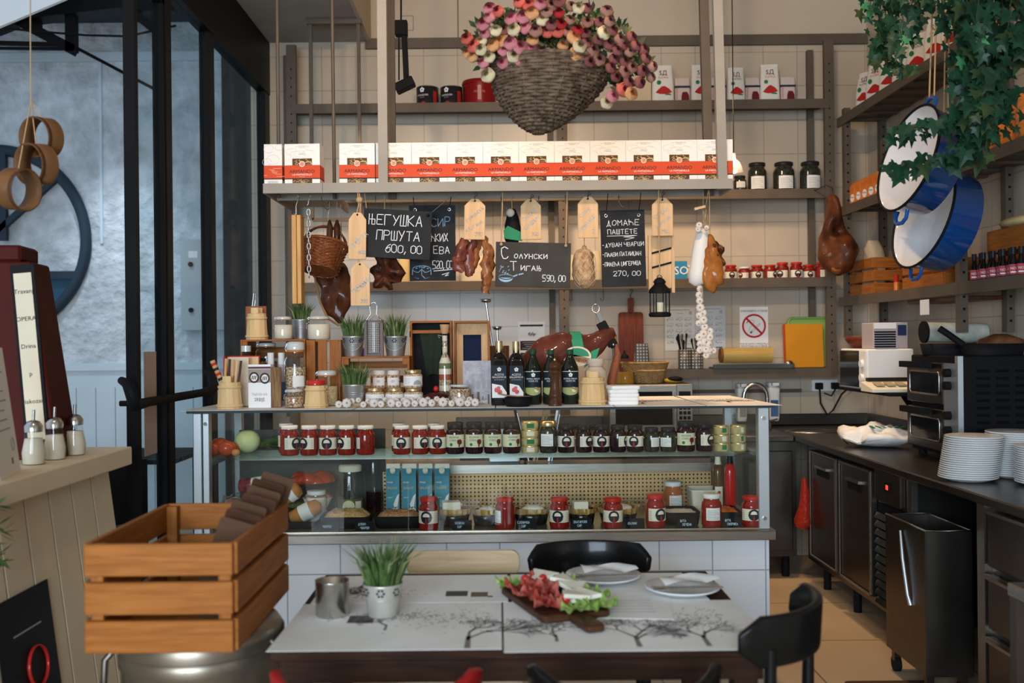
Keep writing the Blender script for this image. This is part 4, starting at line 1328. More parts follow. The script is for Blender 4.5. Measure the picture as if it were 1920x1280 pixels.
# ================================================================ pasta boxes on the hanging shelf
m_box = mat('box_card', (.80, .78, .74), .5)
m_band = mat('box_band', (.62, .075, .025), .5)
m_pasta = mat('dry_pasta', (.55, .38, .17), .6, var=.2, vs=40)
m_pasta2 = mat('dry_pasta_light', (.68, .52, .29), .6)
m_window = mat('box_window_brown', (.10, .05, .02), .4)
def pasta_box(label, loc, w, h, rz=0.0, side=False):
 t = thing('pasta_box', label, 'box', loc, rz, 'pasta boxes on the hanging shelf')
 dp = .098
 q = MB().box(-w / 2, w / 2, -dp / 2, dp / 2, 0, h, m_box)
 y = -dp / 2
 if not side:
  for k in range(3):
   q.box(-.022 + .004 * k, .022 - .004 * k, y - .0006, y, h * (.945 - k * .022), h * (.951 - k * .022), m_grey)
  for s_ in (-1, 1):
   q.box(s_ * .03 - .006, s_ * .03 + .006, y - .0006, y, h * .925, h * .932, m_grey)
  q.box(-.014, .014, y - .0006, y, h * .765, h * .772, m_grey).box(-.018, .018, y - .0006, y, h * .735, h * .742, m_grey)
  rd = random.Random(4)
  for k in range(5):
   c = (rd.uniform(-.06, .06), y - .0004, h * rd.uniform(.72, .95))
   q.sweep([(c[0] + .03 * math.cos(a * .7), y - .0003, c[2] + .016 * math.sin(a * .7)) for a in range(8)], .0006, mat('print_faint', (.62, .60, .55), .6), 4)
 else:
  for k, (cx_, cz, r) in enumerate(((-.02, .88, .02), (.03, .92, .015), (.0, .62, .025), (-.03, .56, .018))):
   q.sweep([(cx_ + r * 1.3 * math.cos(a * .8), y - .0003, h * cz + r * math.sin(a * .8)) for a in range(8)], .0008, MATS['print_faint'], 4)
  for k in range(9):
   q.box(-.024 + k * .0055, -.0215 + k * .0055, y - .0005, y, h * .02, h * .10, m_grey)
 q.build('carton', t)
 b = MB()
 b.box(-w / 2 - .0008, w / 2 + .0008, y - .001, dp / 2, h * .155, h * .475, m_band)
 b.box(-w / 2 - .001, w / 2 + .001, y - .0014, dp / 2, h * .135, h * .158, m_ink)
 if not side:
  b.text('ARMANDO', h * .115, m_ink, (0, y - .002, h * .325), wide=1.08)
  b.text('LA PAPPARDELLA', h * .062, m_white, (0, y - .002, h * .245), wide=1.0)
  b.text('SEMOLA', h * .04, mat('print_salmon', (.75, .35, .25), .5), (0, y - .002, h * .19))
 else:
  rd = random.Random(2)
  for k in range(8):
   x = rd.uniform(-.05, .02)
   b.box(x, x + rd.uniform(.015, .04), y - .0014, y - .001, h * (.2 + .028 * k), h * (.212 + .028 * k), MATS.get('print_salmon') or mat('print_salmon', (.75, .35, .25), .5))
 b.build('band', t)
 if side:
  return t
 ww = w * .28
 for z0, z1 in ((h * .475, h * .64), (.002, h * .135)):
  p = MB()
  p.box(-ww, ww, y - .0005, y + .004, z0, z1, m_window)
  rd = random.Random(int(z0 * 1000) + 5)
  for k in range(13):
   cx_, cz = rd.uniform(-ww * .8, ww * .8), rd.uniform(z0 + .004, z1 - .004)
   r, a0 = rd.uniform(.006, .016), rd.uniform(0, 6)
   pts = []
   for i in range(6):
    x, z = cx_ + r * 1.3 * math.cos(a0 + i * .6), cz + r * .8 * math.sin(a0 + i * .6)
    pts.append((max(-ww + .002, min(ww - .002, x)), y - .0015 - .0005 * (k % 3), max(z0 + .001, min(z1 - .001, z))))
   p.sweep(pts, .0028, m_pasta if k % 2 else m_pasta2, 4, flat=(1, .35))
  p.build('pasta_window', t)
 l = MB()
 for r, dy, mm in ((.0145, .003, m_lab), (.0095, .0036, m_band), (.0065, .0042, m_lab), (.004, .0048, m_band)):
  l.poly([(r * math.cos(2 * PI * i / 20), y - dy, h * .505 + r * math.sin(2 * PI * i / 20)) for i in range(20)], mm)
 l.build('emblem', t)
 return t
bx = [(530, 603, 268), (635, 703, 268), (704, 771, 267)] + [(771.5 + 67.1 * k, 838 + 67.1 * k, 266.5 - .7 * k) for k in range(9)]
proto = None
posn = ['plain-fronted pasta box beside the one turned sideways', 'pasta box right after the gap, left of the wide post', 'pasta box partly hidden by the wide hanging post', 'first pasta box fully clear of the wide hanging post', 'second pasta box after the wide hanging post', 'third pasta box after the wide hanging post', 'pasta box at the left side below the flower basket', 'pasta box below the middle of the flower basket', 'pasta box below the trailing edge of the flower basket', 'pasta box hanging over the pate blackboard', 'pasta box just before the last, left of the narrow post', 'last pasta box in the row, crossed by the narrow post']
for i, (a, b, yt) in enumerate(bx):
 x, wd, h = fit(a, b, yt, 4.885, HZ)
 if proto is None:
  proto = pasta_box(posn[i], (x, 4.945, HZ), .1745, .2005, -.04)
  dz = 0
 else:
  dup(proto, (x, 4.945, HZ), 0, posn[i])
x, wd, h = fit(494, 528, 268, 4.885, HZ)
pasta_box('pasta box turned to show its narrow side at the end of the shelf', (x, 4.945, HZ), .088, .2, 0, True)
t = thing('red_packet', 'flat red packet lying in the gap between the pasta boxes', 'packet', (P(618, 341, 4.95).x, 4.95, HZ))
MB().box(-.05, .05, -.03, .03, 0, .007, m_band).build('packet', t)
# ================================================================ hanging boards
def local_board(name, label, cat, c0, c1, d, ang, m, th=.006, bev=.002):
 """board between px corners c0 (top left) and c1 (bottom right), turned by ang in its own plane"""
 A, B = P(*c0, d), P(*c1, d)
 c = (A + B) / 2
 dx, dz = B.x - A.x, A.z - B.z
 wd = dx * math.cos(ang) + dz * math.sin(ang)
 h = dz * math.cos(ang) - dx * math.sin(ang)
 t = thing(name, label, cat, c, rot=(0, ang, 0))
 MB().box(-wd / 2, wd / 2, -th / 2, th / 2, -h / 2, h / 2, m).build('board', t, bev)
 return t, wd, h
def cord_up(t, x, z, dx=0.0, m=None, y=0.0, r=.002, name='string'):
 """string from the board point x,z up to the shelf underside"""
 a = t.rotation_euler.y
 M_ = Matrix.Rotation(a, 3, 'Y')
 p = M_ @ Vector((x, y, z))
 top = Vector((p.x + dx, p.y, HB + .004 - t.location.z))
 return MB().sweep([M_.inverted() @ top, Vector((x, y, z))], r, m or m_blackm, 6).build(name, t)
def eyelet(t, x, z, y=-.004):
 q = MB().sweep([(x + .007 * math.cos(2 * PI * i / 12), y, z + .007 * math.sin(2 * PI * i / 12)) for i in range(12)], .0025, m_chrome, 6, closed=True)
 q.build('eyelet', t)
t, wd, h = local_board('chalkboard_sign', 'tilted blackboard priced 600 hanging in front of the cheese board', 'chalkboard', (683, 390), (806, 488), 4.90, R(3.6), m_slate)
q = MB()
chalk(q, 'ЊЕГУШКА', -wd * .42, h * .18, h * .21, m_chalk, slope=-.0, seed=3, w=.0034)
chalk(q, 'ПРШУТА', -wd * .30, -h * .13, h * .20, m_chalk, seed=5, w=.0034)
chalk(q, '600,00', -wd * .16, -h * .38, h * .17, m_chalk, seed=7, w=.0034)
q.build('lettering', t)
cord_up(t, -wd * .46, h * .44, -.01, m_twine)
cord_up(t, wd * .44, h * .42, .14, m_inoxd)
MB().ball((wd * .44, -.006, h * .42), .008, m_blackm).build('peg', t)
t, wd, h = local_board('chalkboard_sign', 'tall blackboard with a drawn cheese wheel, priced 520', 'chalkboard', (767, 385), (855, 526), 5.05, 0, m_slate)
q = MB()
chalk(q, 'СИР', -wd * .02, h * .22, h * .115, m_chalkb, seed=1, w=.003)
chalk(q, 'РЂКИХ'.replace('Ђ', 'Ћ'), -wd * .12, h * .02, h * .105, m_chalk, seed=2, w=.0032, asp=.42)
chalk(q, 'ЕВА', wd * .02, -h * .14, h * .095, m_chalk, seed=3, w=.0032, gap=.4)
chalk(q, '520,00', wd * .0, -h * .34, h * .105, m_chalk, seed=4, w=.0032, asp=.36, gap=.2)
stroke(q, [(wd * .02, -h * .37), (wd * .47, -h * .35)], .003, m_chalk, -.004)
stroke(q, [(wd * .2, -h * .42), (wd * .36, -h * .39), (wd * .26, -h * .44), (wd * .34, -h * .425)], .003, m_chalk, -.004)
cx_, cz, rx_ = -wd * .24, -h * .345, wd * .2
el = lambda z, a0, a1, f=.38: [(cx_ + rx_ * math.cos(a0 + (a1 - a0) * i / 14), z + rx_ * f * math.sin(a0 + (a1 - a0) * i / 14)) for i in range(15)]
stroke(q, el(cz, -1.2, PI + 1.2), .003, m_chalkb, -.004)
stroke(q, el(cz - .03, -1.2, 0), .003, m_chalkb, -.004)
stroke(q, el(cz - .03, PI, PI + 1.2), .003, m_chalkb, -.004)
stroke(q, [(cx_ - rx_, cz), (cx_ - rx_, cz - .03)], .003, m_chalkb, -.004)
stroke(q, [(cx_ + rx_, cz), (cx_ + rx_, cz - .03)], .003, m_chalkb, -.004)
stroke(q, [el(cz, -1.2, 0)[0], (cx_, cz), el(cz, PI, PI + 1.2)[-1]], .003, m_chalkb, -.004)
stroke(q, [(cx_, cz), (cx_, cz - .03), el(cz - .03, -1.2, 0)[0]], .003, m_chalkb, -.004)
rd = random.Random(6)
for k in range(14):
 a = rd.uniform(0, PI)
 x, z = cx_ + rx_ * rd.uniform(.3, .8) * math.cos(a), cz + rx_ * .3 * rd.uniform(.3, .9) * math.sin(a)
 stroke(q, [(x - .003, z), (x + .003, z + .001)], .004, m_chalkb, -.004)
q.build('lettering', t)
for s_ in (-1, 1):
 eyelet(t, s_ * wd * .37, h * .44)
 cord_up(t, s_ * wd * .37, h * .44, .01 * s_)
t, wd, h = local_board('chalkboard_sign', 'wide dark board with a drawn frying pan, priced 590', 'chalkboard', (930, 453), (1069, 540), 4.93, R(1.8), mat('grey_board', (.05, .047, .042), .7, var=.2, vs=8))
q = MB()
chalk(q, 'С', -wd * .42, h * .12, h * .25, m_chalk, seed=1, w=.004)
chalk(q, 'ОЛУНСКИ', -wd * .25, h * .14, h * .10, m_chalk, seed=2, w=.0034, asp=.75, gap=.45)
chalk(q, 'Т', -wd * .30, -h * .14, h * .19, m_chalk, seed=1, w=.0032, asp=.75)
chalk(q, 'ИГАЊ', -wd * .16, -h * .13, h * .11, m_chalk, seed=2, w=.0034, asp=.75, gap=.45)
chalk(q, '590,00', wd * .13, -h * .36, h * .14, m_chalk, seed=4, asp=.48, w=.0034)
px_, pz_ = -wd * .36, -h * .28
pan = [(px_ + .035 * math.cos(a * PI / 10), pz_ + .012 * math.sin(a * PI / 10)) for a in range(21)]
stroke(q, pan, .0035, m_chalkb, -.004)
q.poly([(px_ + .035 * math.cos(PI + a * PI / 10), -.004, pz_ - .004 + .022 * math.sin(PI + a * PI / 10)) for a in range(11)], m_chalkb)
stroke(q, [(px_ + .034, pz_ + .002), (px_ + .06, pz_ + .012), (px_ + .085, pz_ + .018)], .006, m_chalkb, -.004)
for k in range(16):
 x, z = px_ + rd.uniform(-.035, .02), pz_ + rd.uniform(.012, .05)
 stroke(q, [(x, z), (x + .004, z + .005)], .003, m_chalkb, -.004)
q.build('lettering', t)
for s_ in (-1, 1):
 cord_up(t, s_ * wd * .43, h * .46, .01, m_twine, -.006, .0035)
 MB().ball((s_ * wd * .43, -.008, h * .44), .008, m_twine).build('knot', t)
t, wd, h = local_board('chalkboard_sign', 'tall blackboard listing three pates, priced 270', 'chalkboard', (1125, 395), (1212, 536), 4.99, R(-1.0), m_slate)
q = MB()
chalk(q, 'ДОМАЋЕ', -wd * .36, h * .30, h * .075, m_chalk, seed=1, w=.0024, asp=.7, gap=.4)
chalk(q, 'ПАШТЕТЕ', -wd * .34, h * .19, h * .06, m_chalk, seed=2, w=.0024, asp=.68, gap=.4)
stroke(q, [(-wd * .36, h * .165), (wd * .34, h * .165), (wd * .0, h * .15), (wd * .26, h * .135), (wd * .05, h * .11)], .002, m_chalk, -.004)
for k, s_ in enumerate(('-ДУВАН ЧВАРЦИ', '-ПЛАВИ ПАТЛИЏАН', '-ПИЛЕЋА ЏИГЕРИЦА')):
 chalk(q, s_, -wd * .48, h * (.02 - .125 * k), h * .052, m_chalk, seed=3 + k, w=.0022, asp=[.62, .5, .46][k], gap=[.38, .36, .36][k], slope=.02)
chalk(q, '270,00', -wd * .24, -h * .36, h * .065, m_chalk, seed=8, w=.0024, asp=.7, gap=.35)
q.build('lettering', t)
for s_ in (-1, 1):
 eyelet(t, s_ * wd * .37, h * .43)
 cord_up(t, s_ * wd * .37, h * .43, .012)
# wooden price tags
def price_tag(label, c0, c1, d, lines, ang=0.0, top=True, mcol=None):
 A, B = P(*c0, d), P(*c1, d)
 c = (A + B) / 2
 wd, h = B.x - A.x, A.z - B.z
 t = thing('wooden_price_tag', label, 'price tag', c, 0, 'wooden price tags', rot=(0, ang, 0))
 x, z = wd / 2, h / 2
 pk = z + .035
 MB().prism([(-x, -z), (x, -z), (x, z), (.018, pk), (-.018, pk), (-x, z)], -.005, .005, m_tagw).build('tag_board', t, .003, seg=2)
 q = MB()
 for k, (s_, px_, pz_, hh, rot) in enumerate(lines):
  chalk(q, s_, px_ * wd * .82, pz_ * h * .9, hh * h * .82, mcol or mat('tag_chalk', (.36, .38, .40), .9), y=-.0062, w=.0019, seed=k, rot=rot, asp=.62)
 q.build('lettering', t)
 MB().ball((0, -.0055, z + .024), (.005, .002, .005), m_blackm).build('hole', t)
 M_ = Matrix.Rotation(-ang, 3, 'Y')
 if top:
  hook(t, M_ @ Vector((0, 0, HB - c.z + .004)), Vector((0, -.008, z + .02)), m_inoxd, 'hook')
 return t
mb_ = mat('tag_chalk_blue', (.36, .47, .56), .9)
price_tag('wooden price tag hung before the wide blackboard, upper of two', (653, 412), (687, 486), 4.86, [('ПРШУТА', -.3, -.28, .14, .75), ('ЈЕ', -.1, -.1, .12, .75), ('600', .08, -.4, .10, 0)], R(1), False, mb_)
price_tag('wooden price tag low on a string beside the bacon slab, lower of two', (657, 505), (694, 573), 4.86, [('ПЕЧЕНИЦА', -.38, -.18, .13, .7), ('СУВА', -.1, -.12, .13, .7), ('390', 0, -.46, .1, 0)], 0, False, mb_)
price_tag('wooden price tag above the hanging meat strips, priced 390', (870, 386), (910, 449), 4.92, [('ГУРМАНСКА', -.38, .0, .105, .72), ('КАЈГАНА', -.42, -.32, .12, .55), ('390', .02, -.44, .12, .1)], R(1.5))
price_tag('wooden price tag above the wide frying pan board', (976, 386), (1015, 449), 5.0, [('СЕОСКИ', -.4, .05, .12, .7), ('СЕНДВИЧ', -.32, -.25, .12, .72), ('250', .02, -.44, .11, .1)], 0, True, mb_)
price_tag('wooden price tag above the netted sausage', (1083, 382), (1122, 446), 4.94, [('СЛАНЕ', -.4, .1, .12, .7), ('ПРЖЕНИЦЕ', -.38, -.36, .12, .85), ('2', .25, -.40, .13, .1)], 0, True, mb_)
price_tag('wooden price tag above the wooden slicer, priced 290', (1222, 384), (1262, 442), 4.94, [('СРПСКИ', -.4, .05, .13, .6), ('ДОРУЧАК', -.3, -.32, .13, .7), ('290', -.1, -.46, .12, .05)], 0, True, mb_)
# strings of the two left-hand tags
for px, y0 in ((669, 410), (669, 500)):
 pass
o1 = [o for o in bpy.data.objects if o.name.startswith('wooden_price_tag') and not o.parent]
for o, ln in ((o1[0], None), (o1[1], None)):
 z = .098 if o == o1[0] else .09
 MB().sweep([(0, 0, HB + .003 - o.location.z), (.004, .004, HB - o.location.z - .06), (-.006, 0, z + .02), (0, 0, z)], .003, m_twine, 6).build('string', o)
 MB().ball((.004, 0, HB - o.location.z - .035), (.012, .01, .014), m_twine).build('knot', o)
# ================================================================ hanging meats
m_bacon = mix2('dark_bacon', (.018, .007, .005), (.11, .03, .012), 22, .35, .7, .45, .5, coat=.1, stretch=(1, 1, .4))
m_smoked = mix2('smoked_meat', (.045, .012, .006), (.14, .042, .014), 16, .3, .7, .4, .4, coat=.2)
m_strip = mix2('dried_strip', (.10, .025, .012), (.34, .13, .04), 30, .35, .65, .45, .7, stretch=(1, 1, .35), coat=.2)
m_strip2 = mix2('dried_strip_dark', (.09, .018, .015), (.24, .07, .035), 30, .35, .65, .45, .7, stretch=(1, 1, .35), coat=.2)
m_amber = mix2('amber_meat', (.24, .07, .012), (.42, .16, .03), 14, .3, .7, .35, .3, coat=.3)
m_ham = mix2('cured_ham', (.03, .010, .005), (.15, .045, .014), 9, .3, .72, .45, .4, coat=.08)
def blob(mb, poly, th, m, rgh=.0, rs=20.0, rings=5, seed=0.0, cy=0.0, n=2):
 """rounded lump from an outline in x,z"""
 pts = [Vector((a, b)) for a, b in poly]
 for _ in range(n):
  new = []
  for i, p in enumerate(pts):
   e = pts[(i + 1) % len(pts)]
   new += [p * .75 + e * .25, p * .25 + e * .75]
  pts = new
 c = sum(pts, Vector((0, 0))) / len(pts)
 k = len(pts)
 vs, fs = [], []
 lv = [math.cos(PI / 2 * i / rings) for i in range(rings)]
 rows = [(s_, -1) for s_ in lv[::-1]] + [(s_, 1) for s_ in lv[1:]]
 for s_, sg in rows:
  y = cy + sg * th / 2 * math.sqrt(max(0, 1 - s_ * s_))
  for p in pts:
   q = c + (p - c) * s_
   v = Vector((q.x, y, q.y))
   if rgh:
    f = rgh * noise.noise(v * rs + Vector((seed, seed, seed)))
    v += Vector(((q.x - c.x) * f * 2, (y - cy) * f * 6 + f * th * .5 * sg, (q.y - c.y) * f))
   vs.append(v)
 nr = len(rows)
 for a in range(nr - 1):
  for i in range(k):
   j = (i + 1) % k
   fs.append((a * k + i, a * k + j, a * k + k + j, a * k + k + i))
 mb.add(vs, [f[::-1] for f in fs], m, True)
 mb.add(vs[:k], [list(range(k))], m, True)
 mb.add(vs[-k:], [list(range(k))[::-1]], m, True)
 return mb
def px_poly(pts, d, o):
 return [((P(a, b, d) - o).x, (P(a, b, d) - o).z) for a, b in pts]
def hung(name, label, cat, pts, d, th, m, rgh, rs, top=None, part='meat', group=None, r=.0025, cm=None):
 x = sum(p[0] for p in pts) / len(pts)
 y = sum(p[1] for p in pts) / len(pts)
 o = P(x, y, d)
 t = thing(name, label, cat, o, 0, group)
 blob(MB(), px_poly(pts, d, o), th, m, rgh, rs, seed=x * .1).build(part, t)
 if top:
  a = P(*top, d) - o
  cord(t, (a.x, 0, HB + .004 - o.z), (a.x, 0, a.z - .02), r, cm or m_twine)
 return t
hung('bacon_slab', 'dark smoked bacon slab hanging under the tilted blackboard', 'meat', [(694, 478), (722, 470), (744, 484), (753, 528), (748, 540), (718, 546), (706, 535), (698, 505)], 4.99, .045, m_bacon, .5, 22, (722, 472))
t = hung('smoked_slab', 'long brown smoked meat slab hanging under the wicker basket', 'meat', [(590, 495), (655, 478), (656, 530), (652, 575), (640, 608), (622, 600), (604, 570), (594, 535)], 5.28, .05, m_smoked, .25, 14, (640, 480))
a = P(600, 530, 5.28) - t.location
MB().sweep([((P(px, py, 5.24) - t.location)) for px, py in ((588, 497), (592, 530), (601, 568), (616, 598), (636, 610))], .006, mat('meat_rind', (.36, .19, .07), .5), 6).build('rind', t)
t = thing('meat_strips', 'bunch of red dried meat strips hanging below a wooden tag', 'meat', P(888, 480, 4.98))
strips = [([(872, 448), (864, 470), (858, 492), (868, 510)], .022, m_strip2), ([(890, 446), (880, 475), (876, 500), (882, 518)], .020, m_strip2), ([(898, 446), (893, 470), (888, 495), (884, 512)], .018, m_strip), ([(905, 444), (916, 470), (914, 505), (912, 530), (910, 550)], .022, m_strip)]
for k, (pp, r, m) in enumerate(strips):
 pts = [P(a, b, 4.98 + .012 * (k - 2)) - t.location for a, b in pp]
 dense = []
 for i in range(len(pts) - 1):
  for j in range(4):
   dense.append(pts[i].lerp(pts[i + 1], j / 4))
 dense.append(pts[-1])
 rr = [r * (.55 + .7 * math.sin(PI * (.12 + .80 * i / (len(dense) - 1)))) for i in range(len(dense))]
 MB().sweep(dense, rr, m, 12, flat=(1.1, .6), rough=.9, rs=38, seed=k * 3.1).build('strip', t)
a = P(892, 447, 4.98) - t.location
cord(t, (a.x, .01, HB - t.location.z + .004), (a.x, .01, a.z), .002)
t = thing('netted_sausage', 'pale sausage in a net tied with string', 'sausage', P(1096, 503, 5.0))
sw = 5.0 / F
rows = [(-37, 5), (-34, 12), (-25, 18), (-8, 20), (10, 21), (24, 19), (34, 13), (38, 5)]
m_net = mix2('netted_skin', (.30, .14, .06), (.58, .40, .24), 40, .3, .7, .5, .5)
q = MB().sweep([(math.sin(z * .05) * .003, 0, -z * sw) for z, r in rows], [r * sw for z, r in rows], m_net, 20, rough=.35, rs=30)
q.build('sausage_body', t)
nt = MB()
for k in range(8):
 for sg in (-1, 1):
  pts = []
  for i in range(14):
   u = i / 13
   z = -36 + 73 * u
   r = [r_ for z_, r_ in rows if z_ <= z][-1]
   j = [x_ for x_ in range(len(rows)) if rows[x_][0] <= z][-1]
   if j < len(rows) - 1:
    f = (z - rows[j][0]) / (rows[j + 1][0] - rows[j][0])
    r = rows[j][1] * (1 - f) + rows[j + 1][1] * f
   a = 2 * PI * k / 8 + sg * u * 2.6
   pts.append((r * 1.07 * sw * math.cos(a), r * 1.07 * sw * math.sin(a), -z * sw))
  nt.sweep(pts, .0011, mat('net_thread', (.62, .50, .34), .8), 4)
nt.build('net', t)
cord(t, (0, 0, HB - t.location.z + .004), (0, 0, 36 * sw), .0018)
MB().ball((0, 0, 39 * sw), (.012, .01, .012), m_twine).build('knot', t)
t = hung('wrapped_ham', 'dark wrapped ham with a green band hung behind a wooden tag', 'meat', [(950, 398), (962, 390), (970, 396), (977, 425), (978, 458), (946, 458), (945, 425)], 5.06, .06, m_blackm, .1, 20, (960, 395))
g = [(P(a, b, 5.02) - t.location) for a, b in ((944, 432), (952, 423), (979, 436), (979, 452), (946, 447))]
MB().poly(g, mat('green_label', (.02, .22, .09), .4)).build('green_band', t)
MB().ball(P(957, 399, 5.04) - t.location, (.022, .018, .022), m_tile and mat('fat_white', (.55, .48, .40), .5)).build('knuckle', t)
# white sausage, amber meat, garlic braid on one side
t = thing('white_sausage', 'long white-cased sausage hanging before the red jars', 'sausage', P(1313, 483, 4.99))
pts = [P(a, b, 4.99) - t.location for a, b in ((1319, 428), (1317, 440), (1314, 465), (1311, 490), (1308, 515), (1306, 530), (1306, 536))]
MB().sweep(pts, [.004, .034, .041, .043, .045, .040, .012], mat('white_casing', (.74, .72, .68), .4), 20).build('sausage_body', t)
cord(t, (pts[0].x, 0, HB - t.location.z + .004), pts[0], .002)
t = hung('amber_dried_meat', 'amber knobbly dried meat piece hanging against the white sausage', 'meat', [(1328, 437), (1336, 440), (1344, 462), (1356, 500), (1358, 530), (1346, 536), (1338, 552), (1328, 544), (1318, 530), (1312, 516), (1314, 506), (1320, 498), (1318, 480), (1321, 468), (1326, 458)], 4.96, .045, m_amber, .10, 24, (1331, 441))
q = px_poly([(1334, 447), (1345, 450), (1355, 468), (1357, 490), (1353, 502), (1344, 482), (1336, 466)], 4.97, t.location)
blob(MB(), q, .05, m_smoked, .4, 30, cy=.012).build('dark_flap', t)
m_garlic = mix2('garlic_skin', (.58, .50, .44), (.76, .72, .68), 30, .3, .7, .5, .2, stretch=(1, 1, .3))
m_garlicr = mat('garlic_root', (.40, .27, .15), .8)
def garlic_mesh():
 q = MB()
 n = 16
 pr = [(0.0, -.0), (.45, .02), (.85, .2), (1.0, .48), (.92, .78), (.6, 1.05), (.28, 1.28), (.16, 1.6)]
 vs, fs = [], []
 for r, z in pr:
  for i in range(n):
   a = 2 * PI * i / n
   rr = r * (1 + .07 * math.cos(8 * a) * min(1, r * 1.3))
   vs.append((rr * math.cos(a), rr * math.sin(a), z - .5))
 for k in range(len(pr) - 1):
  for i in range(n):
   j = (i + 1) % n
   fs.append((k * n + i, k * n + j, k * n + n + j, k * n + n + i))
 q.add(vs, fs, m_garlic, True)
 q.lathe([(.26, -.47), (.22, -.54), (.05, -.56)], m_garlicr, 10)
 return q
def braid(name, label, loc, bulbs, stem_pts, r_stem=.008, hang=None, hr=.006):
 """bulbs: (offset, radius, direction the root points to)"""
 t = thing(name, label, 'garlic', loc)
 st = MB()
 for k in range(3):
  st.sweep([Vector(p) + Vector((.006 * math.sin(i * 1.6 + k * 2.1), .006 * math.cos(i * 1.6 + k * 2.1), .006 * math.sin(i * 1.6 + k * 2.1) if len(stem_pts) > 2 else 0)) for i, p in enumerate(stem_pts)], r_stem, m_twine, 6)
 st.build('braided_stem', t)
 if hang:
  cord(t, hang, stem_pts[0], .003)
 first = None
 for off, r, dr in bulbs:
  if first is None:
   first = garlic_mesh().build('bulb', t)
   o = first
  else:
   o = first.copy()
   COL.objects.link(o)
   o.parent = t
  o.location = off
  o.scale = (r, r, r)
  o.rotation_euler = Vector(dr).to_track_quat('-Z', 'Y').to_euler()
 return t
dg = 4.93
o = P(1315, 560, dg)
bl = []
rd = random.Random(8)
gp = [(1311, 422, 5), (1309, 430, 4.5), (1325, 427, 4), (1312, 541, 5), (1311, 553, 5.5), (1312, 564, 5.5), (1313, 577, 6.5), (1318, 587, 6), (1311, 592, 5.5), (1319, 600, 6.5), (1310, 606, 5), (1321, 613, 6), (1331, 621, 5.5), (1319, 626, 6.5), (1311, 632, 6), (1331, 632, 6), (1322, 641, 6.5), (1313, 645, 5.5), (1330, 646, 6), (1324, 655, 6), (1312, 656, 5), (1332, 659, 5.5), (1338, 657, 4.5), (1324, 666, 5), (1317, 648, 5)]
for a, b, r in gp:
 v = P(a, b, dg - .01 - (r - 4) * .004) - o
 bl.append((v, r * dg / F * 1.3, (rd.uniform(-.5, .5), -1, rd.uniform(-.5, .3))))
sp = [P(a, b, dg + (.09 if b < 540 else .02)) - o for a, b in ((1322, 395), (1321, 420), (1318, 470), (1316, 530), (1315, 560), (1318, 590), (1319, 620), (1322, 650), (1324, 664))]
braid('garlic_braid', 'long white garlic braid hanging down below the white sausage', o, bl, sp, .005, Vector((sp[0].x, 0, HB - o.z + .004)))
t2 = [x for x in bpy.data.objects if x.name == 'garlic_braid'][0]
MB().bar(P(1302, 392, dg) - o, P(1322, 387, dg) - o, .012, .012, m_tagw).build('toggle', t2)
# ham hanging on the corner post
t = thing('hanging_ham', 'dark cured ham hanging on the corner post of the racks', 'ham', P(1568, 450, 6.3))
hp = [(1553, 374), (1560, 368), (1568, 374), (1574, 400), (1592, 430), (1604, 468), (1601, 496), (1590, 512), (1565, 518), (1545, 506), (1534, 475), (1538, 440), (1550, 405)]
blob(MB(), px_poly(hp, 6.3, t.location), .17, m_ham, .22, 9, rings=7).build('meat', t)
blob(MB(), px_poly([(1558, 496), (1574, 490), (1582, 500), (1576, 514), (1560, 514)], 6.23, t.location), .07, mat('ham_amber', (.24, .075, .018), .4, var=.3, vs=20), .2, 20, cy=-.07).build('bone_end', t)
a = P(1561, 370, 6.3) - t.location
MB().sweep([(a.x, 0, a.z - .03), (a.x, .0, a.z + .06), (a.x + .01, .15, a.z + .10), (a.x, .36, a.z + .10)], .004, m_inoxd, 6).build('hook', t)
# lantern, slicer, stick, chain, basket
t = thing('lantern', 'small black glazed candle lantern hanging on twine before the slicer', 'lantern', P(1237, 560, 4.9))
s_ = 4.9 / F
o = t.location
zz = lambda py: (P(1237, py, 4.9) - o).z
q = MB().lathe([(19 * s_, zz(594)), (21 * s_, zz(591)), (21 * s_, zz(588)), (18 * s_, zz(585))], m_blackm, 6)
q.build('lantern_base', t)
q = MB().lathe([(21 * s_, zz(549)), (20 * s_, zz(543)), (13 * s_, zz(536)), (10 * s_, zz(532))], m_blackm, 6, caps=True)
q.lathe([(10 * s_, zz(532)), (12 * s_, zz(528)), (8 * s_, zz(523)), (3 * s_, zz(520))], m_blackm, 12)
q.build('lantern_roof', t)
for i in range(6):
 a = 2 * PI * i / 6
 MB().bar((18 * s_ * math.cos(a), 18 * s_ * math.sin(a), zz(586)), (18 * s_ * math.cos(a), 18 * s_ * math.sin(a), zz(549)), .005, .005, m_blackm).build('bar', t)
MB().lathe([(17 * s_, zz(586)), (17 * s_, zz(549))], g_jar, 6, caps=False, smooth=False).build('glass_panes', t)
MB().cyl((0, 0, zz(586)), .018, .05, m_lab, 16).build('candle', t)
MB().sweep([(0, 0, zz(521)), (.002, 0, zz(480)), (-.001, 0, zz(440)), (0, 0, HB - o.z + .004)], .003, m_twine, 6).build('string', t)
MB().sweep([(.012 * math.cos(i * PI / 6), 0, zz(521) + .014 * math.sin(i * PI / 6)) for i in range(12)], .002, m_blackm, 6, closed=True).build('ring', t)
c = P(1240, 495, 5.02)
t = thing('wooden_slicer', 'pale wooden vegetable slicer with two slanted blades hanging behind the lantern', 'slicer', c)
s_ = 5.02 / F
q = MB().box(-21 * s_, 21 * s_, -.004, .006, -45 * s_, 54 * s_, m_tagw)
for sx in (-1, 1):
 q.box(sx * 21.5 * s_ - .008, sx * 21.5 * s_ + .008, -.012, .01, -54 * s_, 54 * s_, m_tagw)
q.build('slicer_board', t, .001)
